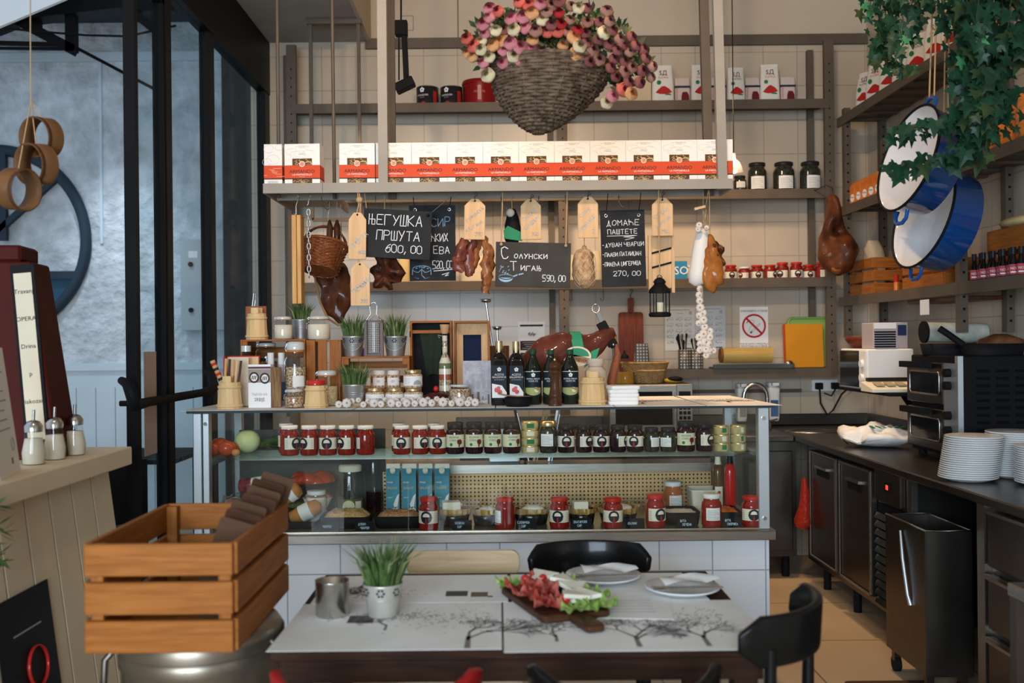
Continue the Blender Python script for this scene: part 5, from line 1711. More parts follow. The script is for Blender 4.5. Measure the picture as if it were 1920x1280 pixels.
for z in (25, -2):
 q = MB().bar((-19 * s_, -.007, (z - 5) * s_), (19 * s_, -.007, (z + 5) * s_), .006, .009, m_blackm)
 q.build('blade', t)
cord(t, (0, .0, HB - c.z + .004), (0, 0, 52 * s_), .002)
c = P(560, 490, 5.0)
t = thing('hanging_cutting_board', 'thick pale cutting board seen edge-on at the end of the hanging shelf', 'cutting board', c)
s_ = 5.0 / F
MB().box(-9 * s_, -.5 * s_, -.05, .04, -80 * s_, 85 * s_, m_pineZ).build('board', t, .002)
MB().box(.5 * s_, 8 * s_, -.05, .04, -80 * s_, 85 * s_, m_pineZ).build('board', t, .002)
hook(t, (0, -.05, HB - c.z + .003), (0, -.05, 84 * s_), m_inox, r=.003)
c = P(579, 455, 4.95)
t = thing('chain', 'short galvanised chain dangling before the wicker basket', 'chain', c)
s_ = 4.95 / F
for k in range(12):
 z = 57 * s_ - k * 10.6 * s_
 pts = []
 for i in range(12):
  a = 2 * PI * i / 12
  u, v = .0085 * math.cos(a), .0165 * math.sin(a)
  pts.append((u, 0, z + v) if k % 2 == 0 else (0, u, z + v))
 MB().sweep(pts, .0028, m_alu, 6, closed=True).build('link', t)
hook(t, (0, 0, HB - c.z + .004), (0, 0, 70 * s_), m_inox, r=.003)
c = P(606, 480, 5.12)
t = thing('wicker_basket', 'reddish brown wicker basket hanging tilted at the end of the shelf', 'basket', c, rot=(-.35, .18, .2))
m_rwick = mix2('red_wicker', (.11, .028, .010), (.24, .075, .022), 40, .3, .7, .4, coat=.3)
q = MB()
weave(q, lambda s: (.085 + .030 * s, .075 + .025 * s, -.085 + s * .14, 0), 17, 30, .0046, m_rwick)
q.lathe([(.001, -.085), (.085, -.085)], m_rwick, 24, sy=.88, caps=False)
q.sweep([(.118 * math.cos(2 * PI * k / 40), .103 * math.sin(2 * PI * k / 40), .058) for k in range(40)], .009, m_rwick, 6, closed=True)
q.build('wickerwork', t)
q = MB()
for k in range(2):
 q.sweep([(.112 * math.cos(a * PI / 14), .006 * math.sin(a + k * PI), .05 + .12 * math.sin(a * PI / 14)) for a in range(15)], .006, m_rwick, 6)
q.build('handle', t)
M_ = t.rotation_euler.to_matrix().inverted()
top = M_ @ Vector((t.rotation_euler.to_matrix() @ Vector((0, 0, .17)) + Vector((0, 0, 0))))
wtop = t.rotation_euler.to_matrix() @ Vector((0, 0, .17))
hook(t, M_ @ Vector((wtop.x, wtop.y, HB - c.z + .004)), Vector((0, 0, .168)), m_inox, r=.003)
t = thing('dark_sausages', 'pair of dark dried sausages hanging inside the wicker basket opening', 'sausage', P(622, 420, 5.16))
for k, px in enumerate((618, 632)):
 pts = [P(px, y, 5.17 + .012 * k) - t.location for y in (412, 425, 450, 478)]
 MB().sweep(pts, [.006, .017, .018, .008], m_smoked, 10, rough=.3).build('sausage', t)
 cord(t, (pts[0].x, pts[0].y, HB - t.location.z + .004), pts[0], .002)
for i, (px, d) in enumerate(((603, 5.0), (704, 5.0), (940, 5.05), (1010, 5.05), (1060, 5.05), (1160, 5.05))):
 a = P(px, 372, d)
 t = thing('shelf_hook', f'empty wire hook under the hanging shelf, {ORD[i]} from the hanging board', 'hook', (a.x, d, HB), 0, 'empty wire hooks under the hanging shelf')
 MB().sweep([(0, 0, .004), (0, 0, -.03), (.012, 0, -.05), (.03, 0, -.065), (.036, 0, -.058)], .0022, m_inoxd, 6).build('wire', t)
# black track spotlight behind the wide post
t = thing('track_spotlight', 'black angular spotlight on a rod beside the wide shelf post', 'spotlight', P(757, 100, 5.5))
o = t.location
v = lambda px, py: P(px, py, 5.5) - o
MB().bar(v(757, 42), v(762, 150), .03, .03, m_blackm).build('arm', t, .003)
MB().box(v(741, 40).x, v(764, 40).x, -.03, .03, v(750, 68).z, v(750, 40).z, m_blackm).build('bracket', t, .004)
q = MB().bar(v(742, 168), v(776, 152), .07, .055, m_blackm)
q.build('lamp_head', t, .006)
MB().sweep([v(748, 70), v(748, 150)], .004, m_blackm, 6).build('cable', t)
MB().sweep([(v(752, 40).x, 0, v(752, 40).z), (v(757, 0).x, 0, 4.7 - o.z)], .005, m_blackm, 6).build('rod', t)
# ================================================================ on the counter
CZ = TZ + .002
m_galv = mat('galvanised', (.50, .53, .54), .35, metal=.85, var=.12, vs=10)
m_grass = mix2('grass_blades', (.025, .06, .018), (.10, .15, .04), 30, .3, .7, .5)
m_grass2 = mat('grass_pale', (.24, .26, .12), .5)
m_soil = mat('soil', (.03, .025, .015), .9)
def sheet(label, pts, z, name='paper_placemat', m=None, fn=None):
 c = sum((Vector(p) for p in pts), Vector((0, 0))) / len(pts)
 t = thing(name, label, 'paper placemat', (c.x, c.y, z))
 q = MB().prism([(p[0] - c.x, p[1] - c.y) for p in pts], 0, .0012, m or m_paper, 'XY')
 if fn:
  fn(q)
 q.build('sheet', t)
 return t
m_paper = mix2('placemat_paper', (.70, .69, .66), (.80, .79, .77), 5, .3, .7, .6)
m_twig = mat('print_twig', (.20, .18, .17), .7)
def tree_print(x, y, s, seed=1, z=.0016, flip=1):
 """printed bare tree lying in the sheet plane"""
 def fn(q):
  rd = random.Random(seed)
  def grow(p, a, L, wd, lv):
   e = p + Vector((math.cos(a), math.sin(a))) * L
   n = Vector((-math.sin(a), math.cos(a))) * wd / 2
   q.add([(p.x - n.x, p.y - n.y, z), (e.x - n.x * .7, e.y - n.y * .7, z), (e.x + n.x * .7, e.y + n.y * .7, z), (p.x + n.x, p.y + n.y, z)], [(0, 1, 2, 3)], m_twig)
   if lv > 0:
    for _ in range(rd.choice((2, 3))):
     grow(p.lerp(e, rd.uniform(.6, 1)), a + rd.uniform(-.9, .9), L * rd.uniform(.6, .85), wd * .62, lv - 1)
  grow(Vector((x, y)), PI / 2 * flip, s, s * .16, 7)
  for k in range(240):
   px, py = x + rd.gauss(0, s * 1.3), y + flip * s * 2.6 + rd.gauss(0, s * .55)
   if abs(px) < .26 and -.2 < py < .2:
    q.cbox((px, py, z), (rd.uniform(.003, .012), .0022, .0003), m_twig, rz=rd.uniform(0, 3))
 return fn
def marks(rects):
 def fn(q):
  for x0, x1, y0, y1, m in rects:
   q.box(x0, x1, y0, y1, .0012, .0016, m)
 return fn
def both(*fs):
 return lambda q: [f(q) for f in fs]
sheet('white paper placemat under the jars at the street end of the counter', [(-1.44, 4.5), (-.66, 4.5), (-.66, 5.0), (-1.40, 5.05)], TZ + .0002)
sheet('white paper placemat under the garlic on the counter', [(-.655, 4.49), (-.02, 4.49), (-.02, 5.0), (-.655, 5.0)], TZ + .0002)
sheet('white paper placemat under the oil bottles on the counter', [(-.015, 4.49), (.52, 4.49), (.52, 5.0), (-.015, 5.0)], TZ + .0002)
sheet('printed paper placemat by the napkin stack on the bare end of the counter', [(.525, 4.49), (.93, 4.49), (.92, 5.28), (.525, 5.28)], TZ + .0002, fn=both(tree_print(-.05, -.25, .09, 4), marks([(-.06, .12, .0, .03, mat('print_brown', (.25, .13, .09), .6))])))
sheet('printed paper placemat hanging over the very end of the counter', [(.935, 4.485), (1.27, 4.47), (1.22, 5.28), (.935, 5.28)], TZ + .0002, fn=both(tree_print(.0, -.2, .09, 9), marks([(-.06, .14, -.1, -.07, MATS['print_brown'])])))
def pot_grass(label, x, y, z, w, hp, hg, seed=1, tin=None, holes=True, handle=True, group='grass pots on the counter', spread=1.0, n=120, bw=.0032):
 t = thing('grass_pot', label, 'plant', (x, y, z), 0, group)
 r = w / 2
 q = MB().lathe([(r * .72, 0), (r * .74, .004), (r * .96, hp - .006), (r * 1.0, hp), (r * .93, hp - .002), (r * .93, hp - .012)], tin or m_galv, 28, caps=False)
 for z_ in (.55, .64):
  rr = r * (.72 + .26 * z_) + .001
  q.sweep([(rr * math.cos(2 * PI * i / 28), rr * math.sin(2 * PI * i / 28), hp * z_) for i in range(28)], .0012, tin or m_galv, 5, closed=True)
 q.lathe([(r * .72, .001), (.0005, .001)], tin or m_galv, 28, caps=False)
 if holes:
  for a0 in (-.9, 0.0, .9):
   for k in range(6):
    aa = 2 * PI * k / 6
    rr = r * (.72 + .28 * .8)
    q.disc(rr + .0012, rr * a0 + .009 * math.cos(aa), hp * .78 + .009 * math.sin(aa), .0032, m_blackm, 0, 6)
 q.build('pot', t)
 MB().lathe([(r * .92, hp - .012), (.0005, hp - .006)], m_soil, 20, caps=False).build('soil', t)
 rd = random.Random(seed)
 g = MB()
 for i in range(n):
  a, q0 = rd.uniform(0, 2 * PI), r * .85 * math.sqrt(rd.random())
  b = Vector((q0 * math.cos(a), q0 * math.sin(a), hp - .01))
  ln = rd.uniform(.1, .62) * (q0 / r + .25) * spread
  L = hg * rd.uniform(.65, 1.08)
  dr = Vector((math.cos(a + rd.uniform(-.5, .5)), math.sin(a + rd.uniform(-.5, .5)), 0))
  sd = dr.cross(Vector((0, 0, 1))) * bw * rd.uniform(.7, 1.3)
  if rd.random() < .5:
   sd = Vector((sd.length, 0, 0))
  p1 = b + dr * L * ln * .35 + Vector((0, 0, L * .55))
  p2 = b + dr * L * ln * 1.0 + Vector((0, 0, L * (1 - ln * .25)))
  g.add([b - sd, b + sd, p1 + sd * .8, p1 - sd * .8, p2], [(0, 1, 2, 3), (3, 2, 4)], m_grass2 if rd.random() < .16 else m_grass)
 g.build('grass', t)
 if handle:
  s_ = 1 if seed % 2 else -1
  MB().sweep([(s_ * r * .9 * math.cos(u), -r * .98 * math.sin(u) - .004, hp * (.9 - .62 * math.sin(u))) for u in [PI * i / 12 for i in range(13)]], .0016, m_galv, 5).build('bail', t)
 return t
def bucket(label, x, y, z, w, h, ear=True, group='small wooden buckets on the counter', inverted=False):
 t = thing('wooden_bucket', label, 'bucket', (x, y, z), 0, group)
 r = w / 2
 n = 24
 r0, r1 = (r, r * .84)
 q = MB()
 vs, fs = [], []
 pr = [(r0, 0), (r1, h), (r1 * .86, h), (r1 * .86, .012)]
 q.lathe([pr[0], pr[1]], m_bucketw, 12, caps=False, smooth=False)
 q.lathe([pr[1], pr[2], pr[3], (.0005, .012)], m_bucketw, 12, caps=False, smooth=False)
 q.lathe([(r0, 0), (.0005, 0)], m_bucketw, 12, caps=False)
 q.build('staves', t)
 for z_ in (.12, .82):
  rr = (r0 + (r1 - r0) * z_) * 1.005
  MB().lathe([(rr, h * (z_ - .05)), (rr + .003, h * (z_ - .05)), (rr + .003, h * (z_ + .05)), (rr, h * (z_ + .05))], mat('hoop_wood', (.70, .48, .23), .5), 24, caps=False).build('hoop', t)
 if ear:
  for s_ in (-1, 1):
   MB().cbox((0, s_ * r1 * .9, h + .014), (r * .7, .007, .03), m_bucketw).build('ear', t, .002)
 return t
def at(x0, x1, yt, d, z=CZ):
 x, w_, h = fit(x0, x1, yt, d, z)
 return x, w_, h
x, wd, h = at(407, 454, 716, 4.62)
bucket('small wooden bucket at the street corner of the counter, holding sticks', x, 4.62, CZ, wd, h)
t = thing('striped_stick', 'striped wooden stick leaning out of the corner bucket', 'stick', (x, 4.62, CZ + .014))
p0, p1 = Vector((.012, 0, .002)), P(398, 676, 4.62) - t.location
cols = [mat('stripe_red', (.5, .03, .02), .5), mat('stripe_tan', (.55, .32, .13), .5), mat('stripe_black', (.02, .02, .03), .5), mat('stripe_tan', (.55, .32, .13), .5)]
q = MB()
for k in range(18):
 q.sweep([p0.lerp(p1, k / 18), p0.lerp(p1, (k + 1) / 18)], .0125, cols[k % 4], 10)
q.build('stick', t)
t = thing('wooden_spatula_bundle', 'flat wooden sticks standing in the corner bucket', 'stick bundle', (x, 4.635, CZ + .0145))
for k in range(5):
 a = P(424 + 7 * k, 672 + k, 4.63) - t.location
 b_ = Vector((-.03 + .014 * k, .0, 0))
 MB().bar(b_, a, .011, .004, [m_pineZ, m_dark, m_pineZ, m_tagw, m_walnut][k]).build('stick', t)
xb, wb_, hb_ = at(424, 486, 667, 4.78)
t = thing('red_book', 'red-covered book standing open behind the corner bucket', 'book', (xb, 4.78, CZ), .1)
MB().box(-wb_ / 2, wb_ / 2, .02, .026, 0, hb_, m_redp).box(-wb_ / 2, -wb_ / 2 + .006, -.06, .02, 0, hb_, m_redp).build('cover', t)
q = MB()
for k in range(9):
 q.quad((-wb_ / 2 + .008, .018 - .002 * k, .004), (-wb_ / 2 + .02 + .012 * k, .012 - .008 * k, .004), (-wb_ / 2 + .02 + .012 * k, .012 - .008 * k, hb_ - .006), (-wb_ / 2 + .008, .018 - .002 * k, hb_ - .006), m_cream)
q.box(-wb_ / 2 + .01, wb_ / 2 - .005, .008, .019, .003, hb_ - .005, m_tagw)
q.build('pages', t)
xb, wb_, hb_ = at(466, 508, 683, 4.66)
t = thing('recipe_booklet', 'white recipe booklet with bowls on its cover standing on the counter', 'booklet', (xb, 4.66, CZ), .0)
q = MB().box(-wb_ / 2, wb_ / 2, -.004, .004, 0, hb_, m_white)
q.build('booklet', t)
q = MB()
y = -.0045
q.box(-wb_ / 2, wb_ / 2, y + .0002, -.004, hb_ * .58, hb_ * .89, mat('print_taupe', (.30, .25, .22), .5))
q.box(-wb_ / 2, wb_ / 2, y, -.004, hb_ * .90, hb_ * .95, mat('print_plum', (.12, .05, .06), .5))
for s_, zz_ in ((-1, .70), (1, .68)):
 for r, mm in ((.024, mat('bowl_brown', (.06, .035, .025), .5)), (.016, m_labw)):
  q.poly([(s_ * wb_ * .24 + r * math.cos(a * PI / 8), y - .0004 * (r < .02), hb_ * zz_ + r * 1.1 * math.sin(a * PI / 8)) for a in range(16)], mm)
 for k in range(3):
  q.cbox((s_ * wb_ * .24 + (k - 1) * .008, y - .001, hb_ * zz_), (.004, .0004, .018), mat('bowl_brown', (.06, .035, .025), .5), ry=.2)
q.text('Najbolja jela', hb_ * .10, m_grey, (0, y, hb_ * .32), wide=.72)
q.text('SRBIJE', hb_ * .115, m_plum if False else MATS['print_plum'], (0, y, hb_ * .19), wide=.8)
q.build('cover_print', t)
xb, wb_, hb_ = at(506, 527, 688, 4.665)
t = thing('bark_board', 'thin brown board with bark edge standing beside the recipe booklet', 'board', (xb, 4.67, CZ))
MB().box(-wb_ / 2, wb_ / 2, -.008, .008, 0, hb_, mix2('rough_bark', (.10, .055, .025), (.32, .19, .09), 16, .3, .7, .8, .6, (8, 8, .6))).build('board', t, .003)
# crates used as shelves
def crate_shelf(label, x0, x1, yt, d, depth, slats=False, name='wooden_crate', group='upturned wooden crates on the counter'):
 x, wd, h = at(x0, x1, yt, d)
 t = thing(name, label, 'crate', (x, d, CZ), 0, group)
 y0, y1 = 0, depth
 MB().box(-wd / 2, wd / 2, y0, y1, h - .009, h, m_orangeX).build('top_board', t, .001)
 MB().box(-wd / 2, wd / 2, y0, y1, 0, .008, m_orangeX).build('bottom_board', t, .001)
 for s_ in (-1, 1):
  e = wd / 2
  MB().box(min(s_ * e, s_ * (e - .01)), max(s_ * e, s_ * (e - .01)), y0, y1, .008, h - .009, m_orangeZ).build('side_board', t, .001)
 if slats:
  n = 3
  for k in range(n):
   a = -wd / 2 + .002 + k * (wd / n)
   MB().box(a, a + wd / n - .014, -.009, 0, .004, h - .002, m_orangeZ).build('slat', t, .001)
 else:
  for k in range(3):
   MB().box(-wd / 2 + .01, wd / 2 - .01, y1 - .008, y1, .02 + k * h * .32, h * .24 + k * h * .32, m_orangeX).build('slat', t, .001)
  for s_ in (-1, 1):
   MB().box(s_ * (wd / 2 - .022) - .012, s_ * (wd / 2 - .022) + .012, .003, .022, h - .04, h - .009, m_orangeZ).build('corner_block', t, .001)
 return t, x, wd, h
t, xc1, wc1, hc1 = crate_shelf('upturned wooden crate open to the front with jars inside', 451, 573, 636, 4.90, .28)
t, xc2, wc2, hc2 = crate_shelf('upturned wooden crate showing vertical slats beside the tall grain jar', 574.5, 640, 637, 4.91, .27, True)
t, xc3, wc3, hc3 = crate_shelf('upturned small crate holding the white-lidded spice jars', 641, 768, 668, 4.86, .22)
z1, z2, z3 = CZ + hc1, CZ + hc2, CZ + hc3
def clip_jar(label, x, y, z, w, h, content, fill=.75, group='clip-top glass jars', seal=True, lab=False):
 t = thing('clip_top_jar', label, 'jar', (x, y, z), 0, group)
 r = w / 2
 gh = h * .84
 pr = [(r * .85, 0), (r * .98, gh * .06), (r, gh * .2), (r, gh * .75), (r * .9, gh * .9), (r * .8, gh * .94), (r * .8, gh)]
 MB().lathe(pr, g_jar, 24, caps=False).build('jar_glass', t)
 MB().lathe([(r * .84, .003), (r * .95, gh * .08), (r * .95, min(gh * .75, gh * fill)), (r * .90, gh * fill), (.0005, gh * fill)], content, 22).build('contents', t)
 MB().lathe([(r * .84, gh), (r * .84, gh + h * .03)], mat('rubber_seal', (.50, .17, .05), .6), 24, caps=True).build('seal', t)
 MB().lathe([(r * .86, gh + h * .03), (r * .88, gh + h * .07), (r * .8, gh + h * .14), (r * .5, h), (.0005, h)], mat('lid_glass', (.50, .54, .54), .1, spec=.8), 24, caps=False).build('lid', t)
 q = MB().sweep([(-r * .82, -.004, gh * .9), (-r * 1.02, -.006, gh * .82), (-r * 1.05, -.008, gh * .6), (-r * 1.0, -.008, gh * .55)], .0018, m_chrome, 5)
 q.sweep([(-r * .84, -.004, gh), (-r * .98, -.006, gh * 1.06), (-r * .8, -.006, h * .97)], .0018, m_chrome, 5)
 q.build('wire_clip', t)
 if lab:
  MB().patch(r + .001, -.1 * r, 1.1 * r, gh * .36, gh * .56, m_labw, 8).build('label', t)
 return t
m_flour = mat('flour', (.72, .64, .52), .8)
m_seeds = mix2('mixed_seeds', (.14, .08, .04), (.68, .55, .38), 150, .42, .58, .7)
m_grain = mix2('pale_grain', (.45, .30, .14), (.70, .56, .34), 200, .4, .6, .7)
m_muesli = mix2('muesli', (.22, .10, .06), (.70, .52, .34), 130, .4, .6, .7)
m_empty = mix2('dark_herbs', (.06, .04, .03), (.30, .2, .1), 90, .4, .6, .7)
x, wd, h = at(463, 504, 588, 5.02, z1)
bucket('small wooden bucket standing upside on top of the open crate', x, 5.0, z1, wd, h)
x, wd, h = at(461, 500, 574, 5.10, z1)
t = thing('wire_loop_board', 'reddish wooden board with a wire loop behind the bucket on the crate', 'board', (x, 5.1, z1))
MB().box(-wd / 2, wd / 2, -.006, .006, 0, h, m_walnut if False else woodm('reddish_board', (.22, .07, .03), (.34, .13, .06), 'Z')).build('board', t, .002)
a = P(474, 547, 5.1).z - z1
MB().sweep([(-.02, 0, h - .01), (-.018, 0, h + .02), (-.012, 0, a - .01), (-.006, 0, a), (.0, 0, a - .008), (-.004, 0, h + .02), (-.012, 0, h - .01)], .002, m_chrome, 6).build('wire_loop', t)
x, wd, h = at(513, 548, 593, 4.96, z1)
clip_jar('clip-top jar of flour next to the galvanised pot on the crate', x, 4.97, z1, wd, h, m_flour, .75)
x, wd, h = at(574, 618, 592, 4.95, z2)
clip_jar('wider clip-top jar of flour at the inner end of the crate top', x, 4.98, z2, wd, h, m_flour, .78)
x, wd, h = at(544, 579, 598, 5.06, z1)
pot_grass('grass in a plain galvanised pot between two flour jars', x, 5.1, z1, wd, h, .105, 2, None, False, False)
x, wd, h = at(482, 521, 642, 4.98, CZ + .17)
t = thing('crate_riser', 'small pale box raising the jars inside the open crate', 'box', (xc1 - .0, 5.04, CZ + .0085))
MB().box(-.12, .12, -.08, .10, 0, .1612, m_tagw).build('box', t)
x, wd, h = at(482, 521, 642, 5.03, CZ + .17)
clip_jar('dark clip-top jar inside the open crate', x, 5.02, CZ + .17, wd, h, m_empty, .35)
for k, px in enumerate((508, 528)):
 x, wd, h = at(px - 8, px + 8, 661, 4.83)
 t = thing('spice_bottle', ['white-capped spice bottle behind the recipe booklet', 'white-capped spice bottle between the booklet and the tall grain jar'][k], 'bottle', (x, 4.83, CZ), 0, 'white-capped bottles')
 r = wd * .62
 MB().lathe([(r, 0), (r, h * .6), (r * .6, h * .75), (r * .6, h * .85)], mat('lilac_plastic', (.42, .38, .48), .4), 18).build('bottle_body', t)
 MB().lathe([(r * .62, h * .78), (r * .62, h)], m_lidw, 18).build('cap', t)
 MB().patch(r + .001, -r, r, h * .1, h * .45, mat('label_blue', (.08, .16, .28), .5), 8).build('label', t)
x, wd, h = at(450, 470, 648, 4.86)
t = thing('small_clip_jar', 'small glass jar behind the red book', 'jar', (x, 4.88, CZ), 0)
MB().lathe([(wd * .45, 0), (wd * .5, .02), (wd * .5, h * .85), (wd * .4, h * .9)], g_jar, 18, caps=False).build('jar_glass', t)
MB().lathe([(wd * .46, h * .9), (wd * .46, h)], MATS['lid_glass'], 18).build('lid', t)
MB().lathe([(wd * .4, .002), (wd * .4, h * .5)], m_seeds, 14).build('contents', t)
x, wd, h = at(535, 574, 640, 4.78)
clip_jar('tall clip-top jar of mixed seeds with a white label', x, 4.78, CZ, wd, h, m_seeds, .72, lab=True)
x, wd, h = at(534, 571, 729, 4.64)
clip_jar('low clip-top jar of muesli in front of the tall seed jar', x, 4.64, CZ, wd, h, m_muesli, .72)
x, wd, h = at(591, 634, 694, 4.76)
clip_jar('clip-top jar of pale grain behind the bucket with the red-lidded jar', x, 4.765, CZ, wd, h, m_grain, .66)
x, wd, h = at(570, 615, 722, 4.625)
bucket('small wooden bucket holding a red-lidded jar', x, 4.625, CZ, wd, h, False)
t = thing('red_lidded_jar', 'red-lidded jar sitting inside a small wooden bucket', 'jar', (x, 4.625, CZ + .0145))
r = wd * .35
hz_ = P(592, 712, 4.62).z - t.location.z
MB().lathe([(r * .9, 0), (r, .01), (r, hz_ - .022)], m_beet, 20).build('jar_glass', t)
MB().lathe([(r * 1.08, hz_ - .022), (r * 1.1, hz_ - .003), (r * .9, hz_), (.0005, hz_)], m_red, 22, caps=False).build('lid', t)
x, wd, h = at(641, 684, 630, 4.93, z3)
pot_grass('grass pot with punched flowers on the left of the box grater', x, 4.93, z3, wd, h, .125, 5)
x, wd, h = at(719, 764, 630, 4.93, z3)
pot_grass('grass pot with punched flowers between the grater and the wine crate', x, 4.93, z3, wd, h, .125, 8)
x, wd, h = at(641, 687, 720, 4.72)
pot_grass('grass in a plain pot standing in front of the small crate', x, 4.72, CZ, wd, h, .12, 11, None, False, False)
x, wd, h = at(683, 719, 600, 4.90, z3)
t = thing('grater', 'steel grater in a wooden frame with a wire handle on the small crate', 'grater', (x, 4.90, z3))
for s_ in (-1, 1):
 MB().box(s_ * wd * .42 - wd * .08, s_ * wd * .42 + wd * .08, -.012, .012, 0, h, m_walnut).build('frame_side', t, .001)
MB().box(-wd * .34, wd * .34, -.01, .01, 0, .012, m_walnut).build('frame_bottom', t, .001)
MB().box(-wd * .34, wd * .34, .004, .01, .012, h, m_walnut).build('frame_back', t)
m_rasp = tiles('rasp', (.55, .55, .54), (.08, .08, .08), .0075, 'XZ', .0016, .3, .1, bump=.8)
q = MB()
q.patch(wd * .42, -wd * .38, wd * .38, .02, h * .93, m_rasp, 10, cy=wd * .26)
q.build('blade', t)
zt_ = P(697, 567, 4.9).z - z3
MB().sweep([(-wd * .4, 0, h - .01), (-wd * .35, 0, h + .005), (-wd * .16, 0, h + .03), (-wd * .2, 0, zt_ - .02), (-wd * .08, 0, zt_), (wd * .08, 0, zt_), (wd * .18, 0, zt_ - .02), (wd * .14, 0, h + .03), (wd * .33, 0, h + .005), (wd * .4, 0, h - .01)], .0022, m_chrome, 6).build('handle', t)
t = thing('purple_packet', 'small purple packet tucked between the pot and the grater', 'packet', (P(680, 660, 4.98).x, 4.99, z3))
MB().prism([(-.012, 0), (.018, 0), (.0, .045)], -.01, .01, mat('purple_card', (.22, .12, .36), .5)).build('packet', t)
# spice jars in the small crate and gold-lidded jars
g3 = 'white-lidded spice jars in the small crate'
for k, (a, b) in enumerate(((674, 697), (698, 724), (725, 751))):
 x, wd, h = at(a, b, 694, 4.92, CZ + .072)
 jar(['white-lidded spice jar half hidden by the front grass', 'white-lidded spice jar in the middle of the small crate', 'white-lidded spice jar beside the gold-lidded stack'][k], x, 4.92, CZ + .0722, wd, h, m_muesli, m_lidw, 'logo', name='spice_jar', group=g3, lidh=.3)
t = thing('crate_step', 'low step board lifting the spice jars inside the small crate', 'step', (xc3 + .02, 4.93, CZ + .008))
MB().box(-.13, .115, -.06, .12, 0, .064, m_orangeX).build('step', t, .002)
g4 = 'gold-lidded spread jars'
xs4 = []
for k, (a, b, yt) in enumerate(((685, 721, 727), (722, 757, 727), (757, 793, 727))):
 x, wd, h = at(a, b, yt, 4.71)
 jar(['gold-lidded label jar beside the front grass pot', 'gold-lidded label jar in the middle behind the garlic', 'gold-lidded label jar at the bottom of a stack of two'][k], x, 4.72, CZ, wd, h, m_muesli, m_lidg, 'script', .0, 'spread_jar', 'jar', g4, .2)
 ztop = CZ + h
x, wd, h = at(756, 792, 693, 4.71, ztop)
jar('gold-lidded label jar stacked on top of another', x, 4.72, ztop, wd, h, m_muesli, m_lidg, 'script', .0, 'spread_jar', 'jar', g4, .2)
# garlic braid lying along the front edge
o = Vector((P(765, 760, 4.575).x, 4.575, CZ))
bl = []
rd = random.Random(5)
fr_ = [636, 651, 682, 702, 715, 734, 748, 763, 778, 794, 810, 831, 847, 863, 877, 891]
for k, px in enumerate(fr_):
 r = (5.6 + 1.4 * (k % 2) + rd.uniform(-.5, .6)) * 4.56 / F
 X = P(px, 758, 4.57).x
 r *= 1.22
 bl.append((Vector((X, 4.558, CZ + r * 1.05)) - o, r, (rd.uniform(-.35, .35), -1, rd.uniform(-.15, .1))))
for k, px in enumerate((672, 690, 706, 722, 743, 757, 771, 787, 802, 819, 838, 854, 868, 880, 660)):
 r = (6 + rd.uniform(-.6, .8)) * 4.6 / F
 X = P(px, 750, 4.6).x
 bl.append((Vector((X, 4.60, CZ + r * 1.05 + (.013 if k % 3 else .02))) - o, r, (rd.uniform(-.6, .6), -.8, rd.uniform(-.2, .5))))
sp = [Vector((P(px, 758, 4.6).x, 4.605, CZ + .012)) - o for px in range(635, 905, 18)]
t = braid('garlic_braid', 'white garlic braid lying along the front edge of the counter', o, bl, sp, .005)
q = MB()
for k in range(9):
 q.sweep([Vector((P(893, 756, 4.6).x, 4.59, CZ + .015)) - o, Vector((P(900 + k % 4, 748, 4.6).x + .004 * k, 4.585 + .004 * (k - 4), CZ + .018 + .003 * (k % 5))) - o], .0012, m_garlic, 4)
q.build('dry_leaves', t)
# wooden wine cases, bottle of layered grains
def wine_case(label, x0, x1, yt, d, fill):
 x, wd, h = at(x0, x1, yt, d)
 t = thing('wine_case', label, 'wooden case', (x, d, CZ), 0, 'open wooden cases')
 dp = .1
 for s_ in (-1, 1):
  e = s_ * wd / 2
  MB().box(min(e, e - s_ * .011), max(e, e - s_ * .011), 0, dp, 0, h, m_orangeZ).build('side_board', t, .001)
 MB().box(-wd / 2 + .011, wd / 2 - .011, 0, dp, h - .011, h, m_orangeX).build('top_board', t, .001)
 MB().box(-wd / 2 + .011, wd / 2 - .011, 0, dp, 0, .011, m_orangeX).build('bottom_board', t, .001)
 MB().box(-wd / 2 + .011, wd / 2 - .011, dp - .008, dp, .011, h - .011, fill).build('back_board', t)
 return t, x, wd, h
m_navy = mat('navy_lining', (.006, .014, .045), .7)
t, x, wd, h = wine_case('open wooden case with dark lining and a hanging green cloth', 769, 848, 601, 5.0, m_blackm)
q = MB()
top = h * .86
rows = 7
vs, fs = [], []
for i in range(rows):
 f = i / (rows - 1)
 for j in range(9):
  u = j / 8
  xl_ = -wd * .28 + wd * .16 * f
  xr_ = wd * .28 - wd * .10 * f
  vs.append((xl_ + (xr_ - xl_) * u, .03 + .006 * math.sin(u * 9 + f * 2), top - f * h * .55 + .012 * math.sin(u * 3)))
for i in range(rows - 1):
 for j in range(8):
  fs.append((i * 9 + j, i * 9 + 9 + j, i * 9 + 10 + j, i * 9 + j + 1))
q.add(vs, fs, mat('dark_green_cloth', (.018, .028, .018), .8), True)
q.build('cloth', t)
MB().box(-wd * .46, wd * .46, .02, .035, top - .006, top + .01, m_orangeX).build('rail', t)
for z in (.3, .8):
 MB().box(-wd / 2 - .001, -wd / 2 + .004, -.003, .004, h * z, h * z + .03, m_blackm).build('hinge', t)
t, x, wd, h = wine_case('open wooden case lid with mitred frame and navy lining', 851, 919, 601, 5.0, m_navy)
q = MB()
a, b_, hi, lo = wd / 2 - .012, wd / 2 - .045, h - .012, h - .07
q.poly([(-a, .05, hi), (-b_, .07, lo), (b_, .07, lo), (a, .05, hi)], m_tagw)
q.poly([(-a, .05, .012), (-b_, .07, .07), (-b_, .07, lo), (-a, .05, hi)], m_tagw)
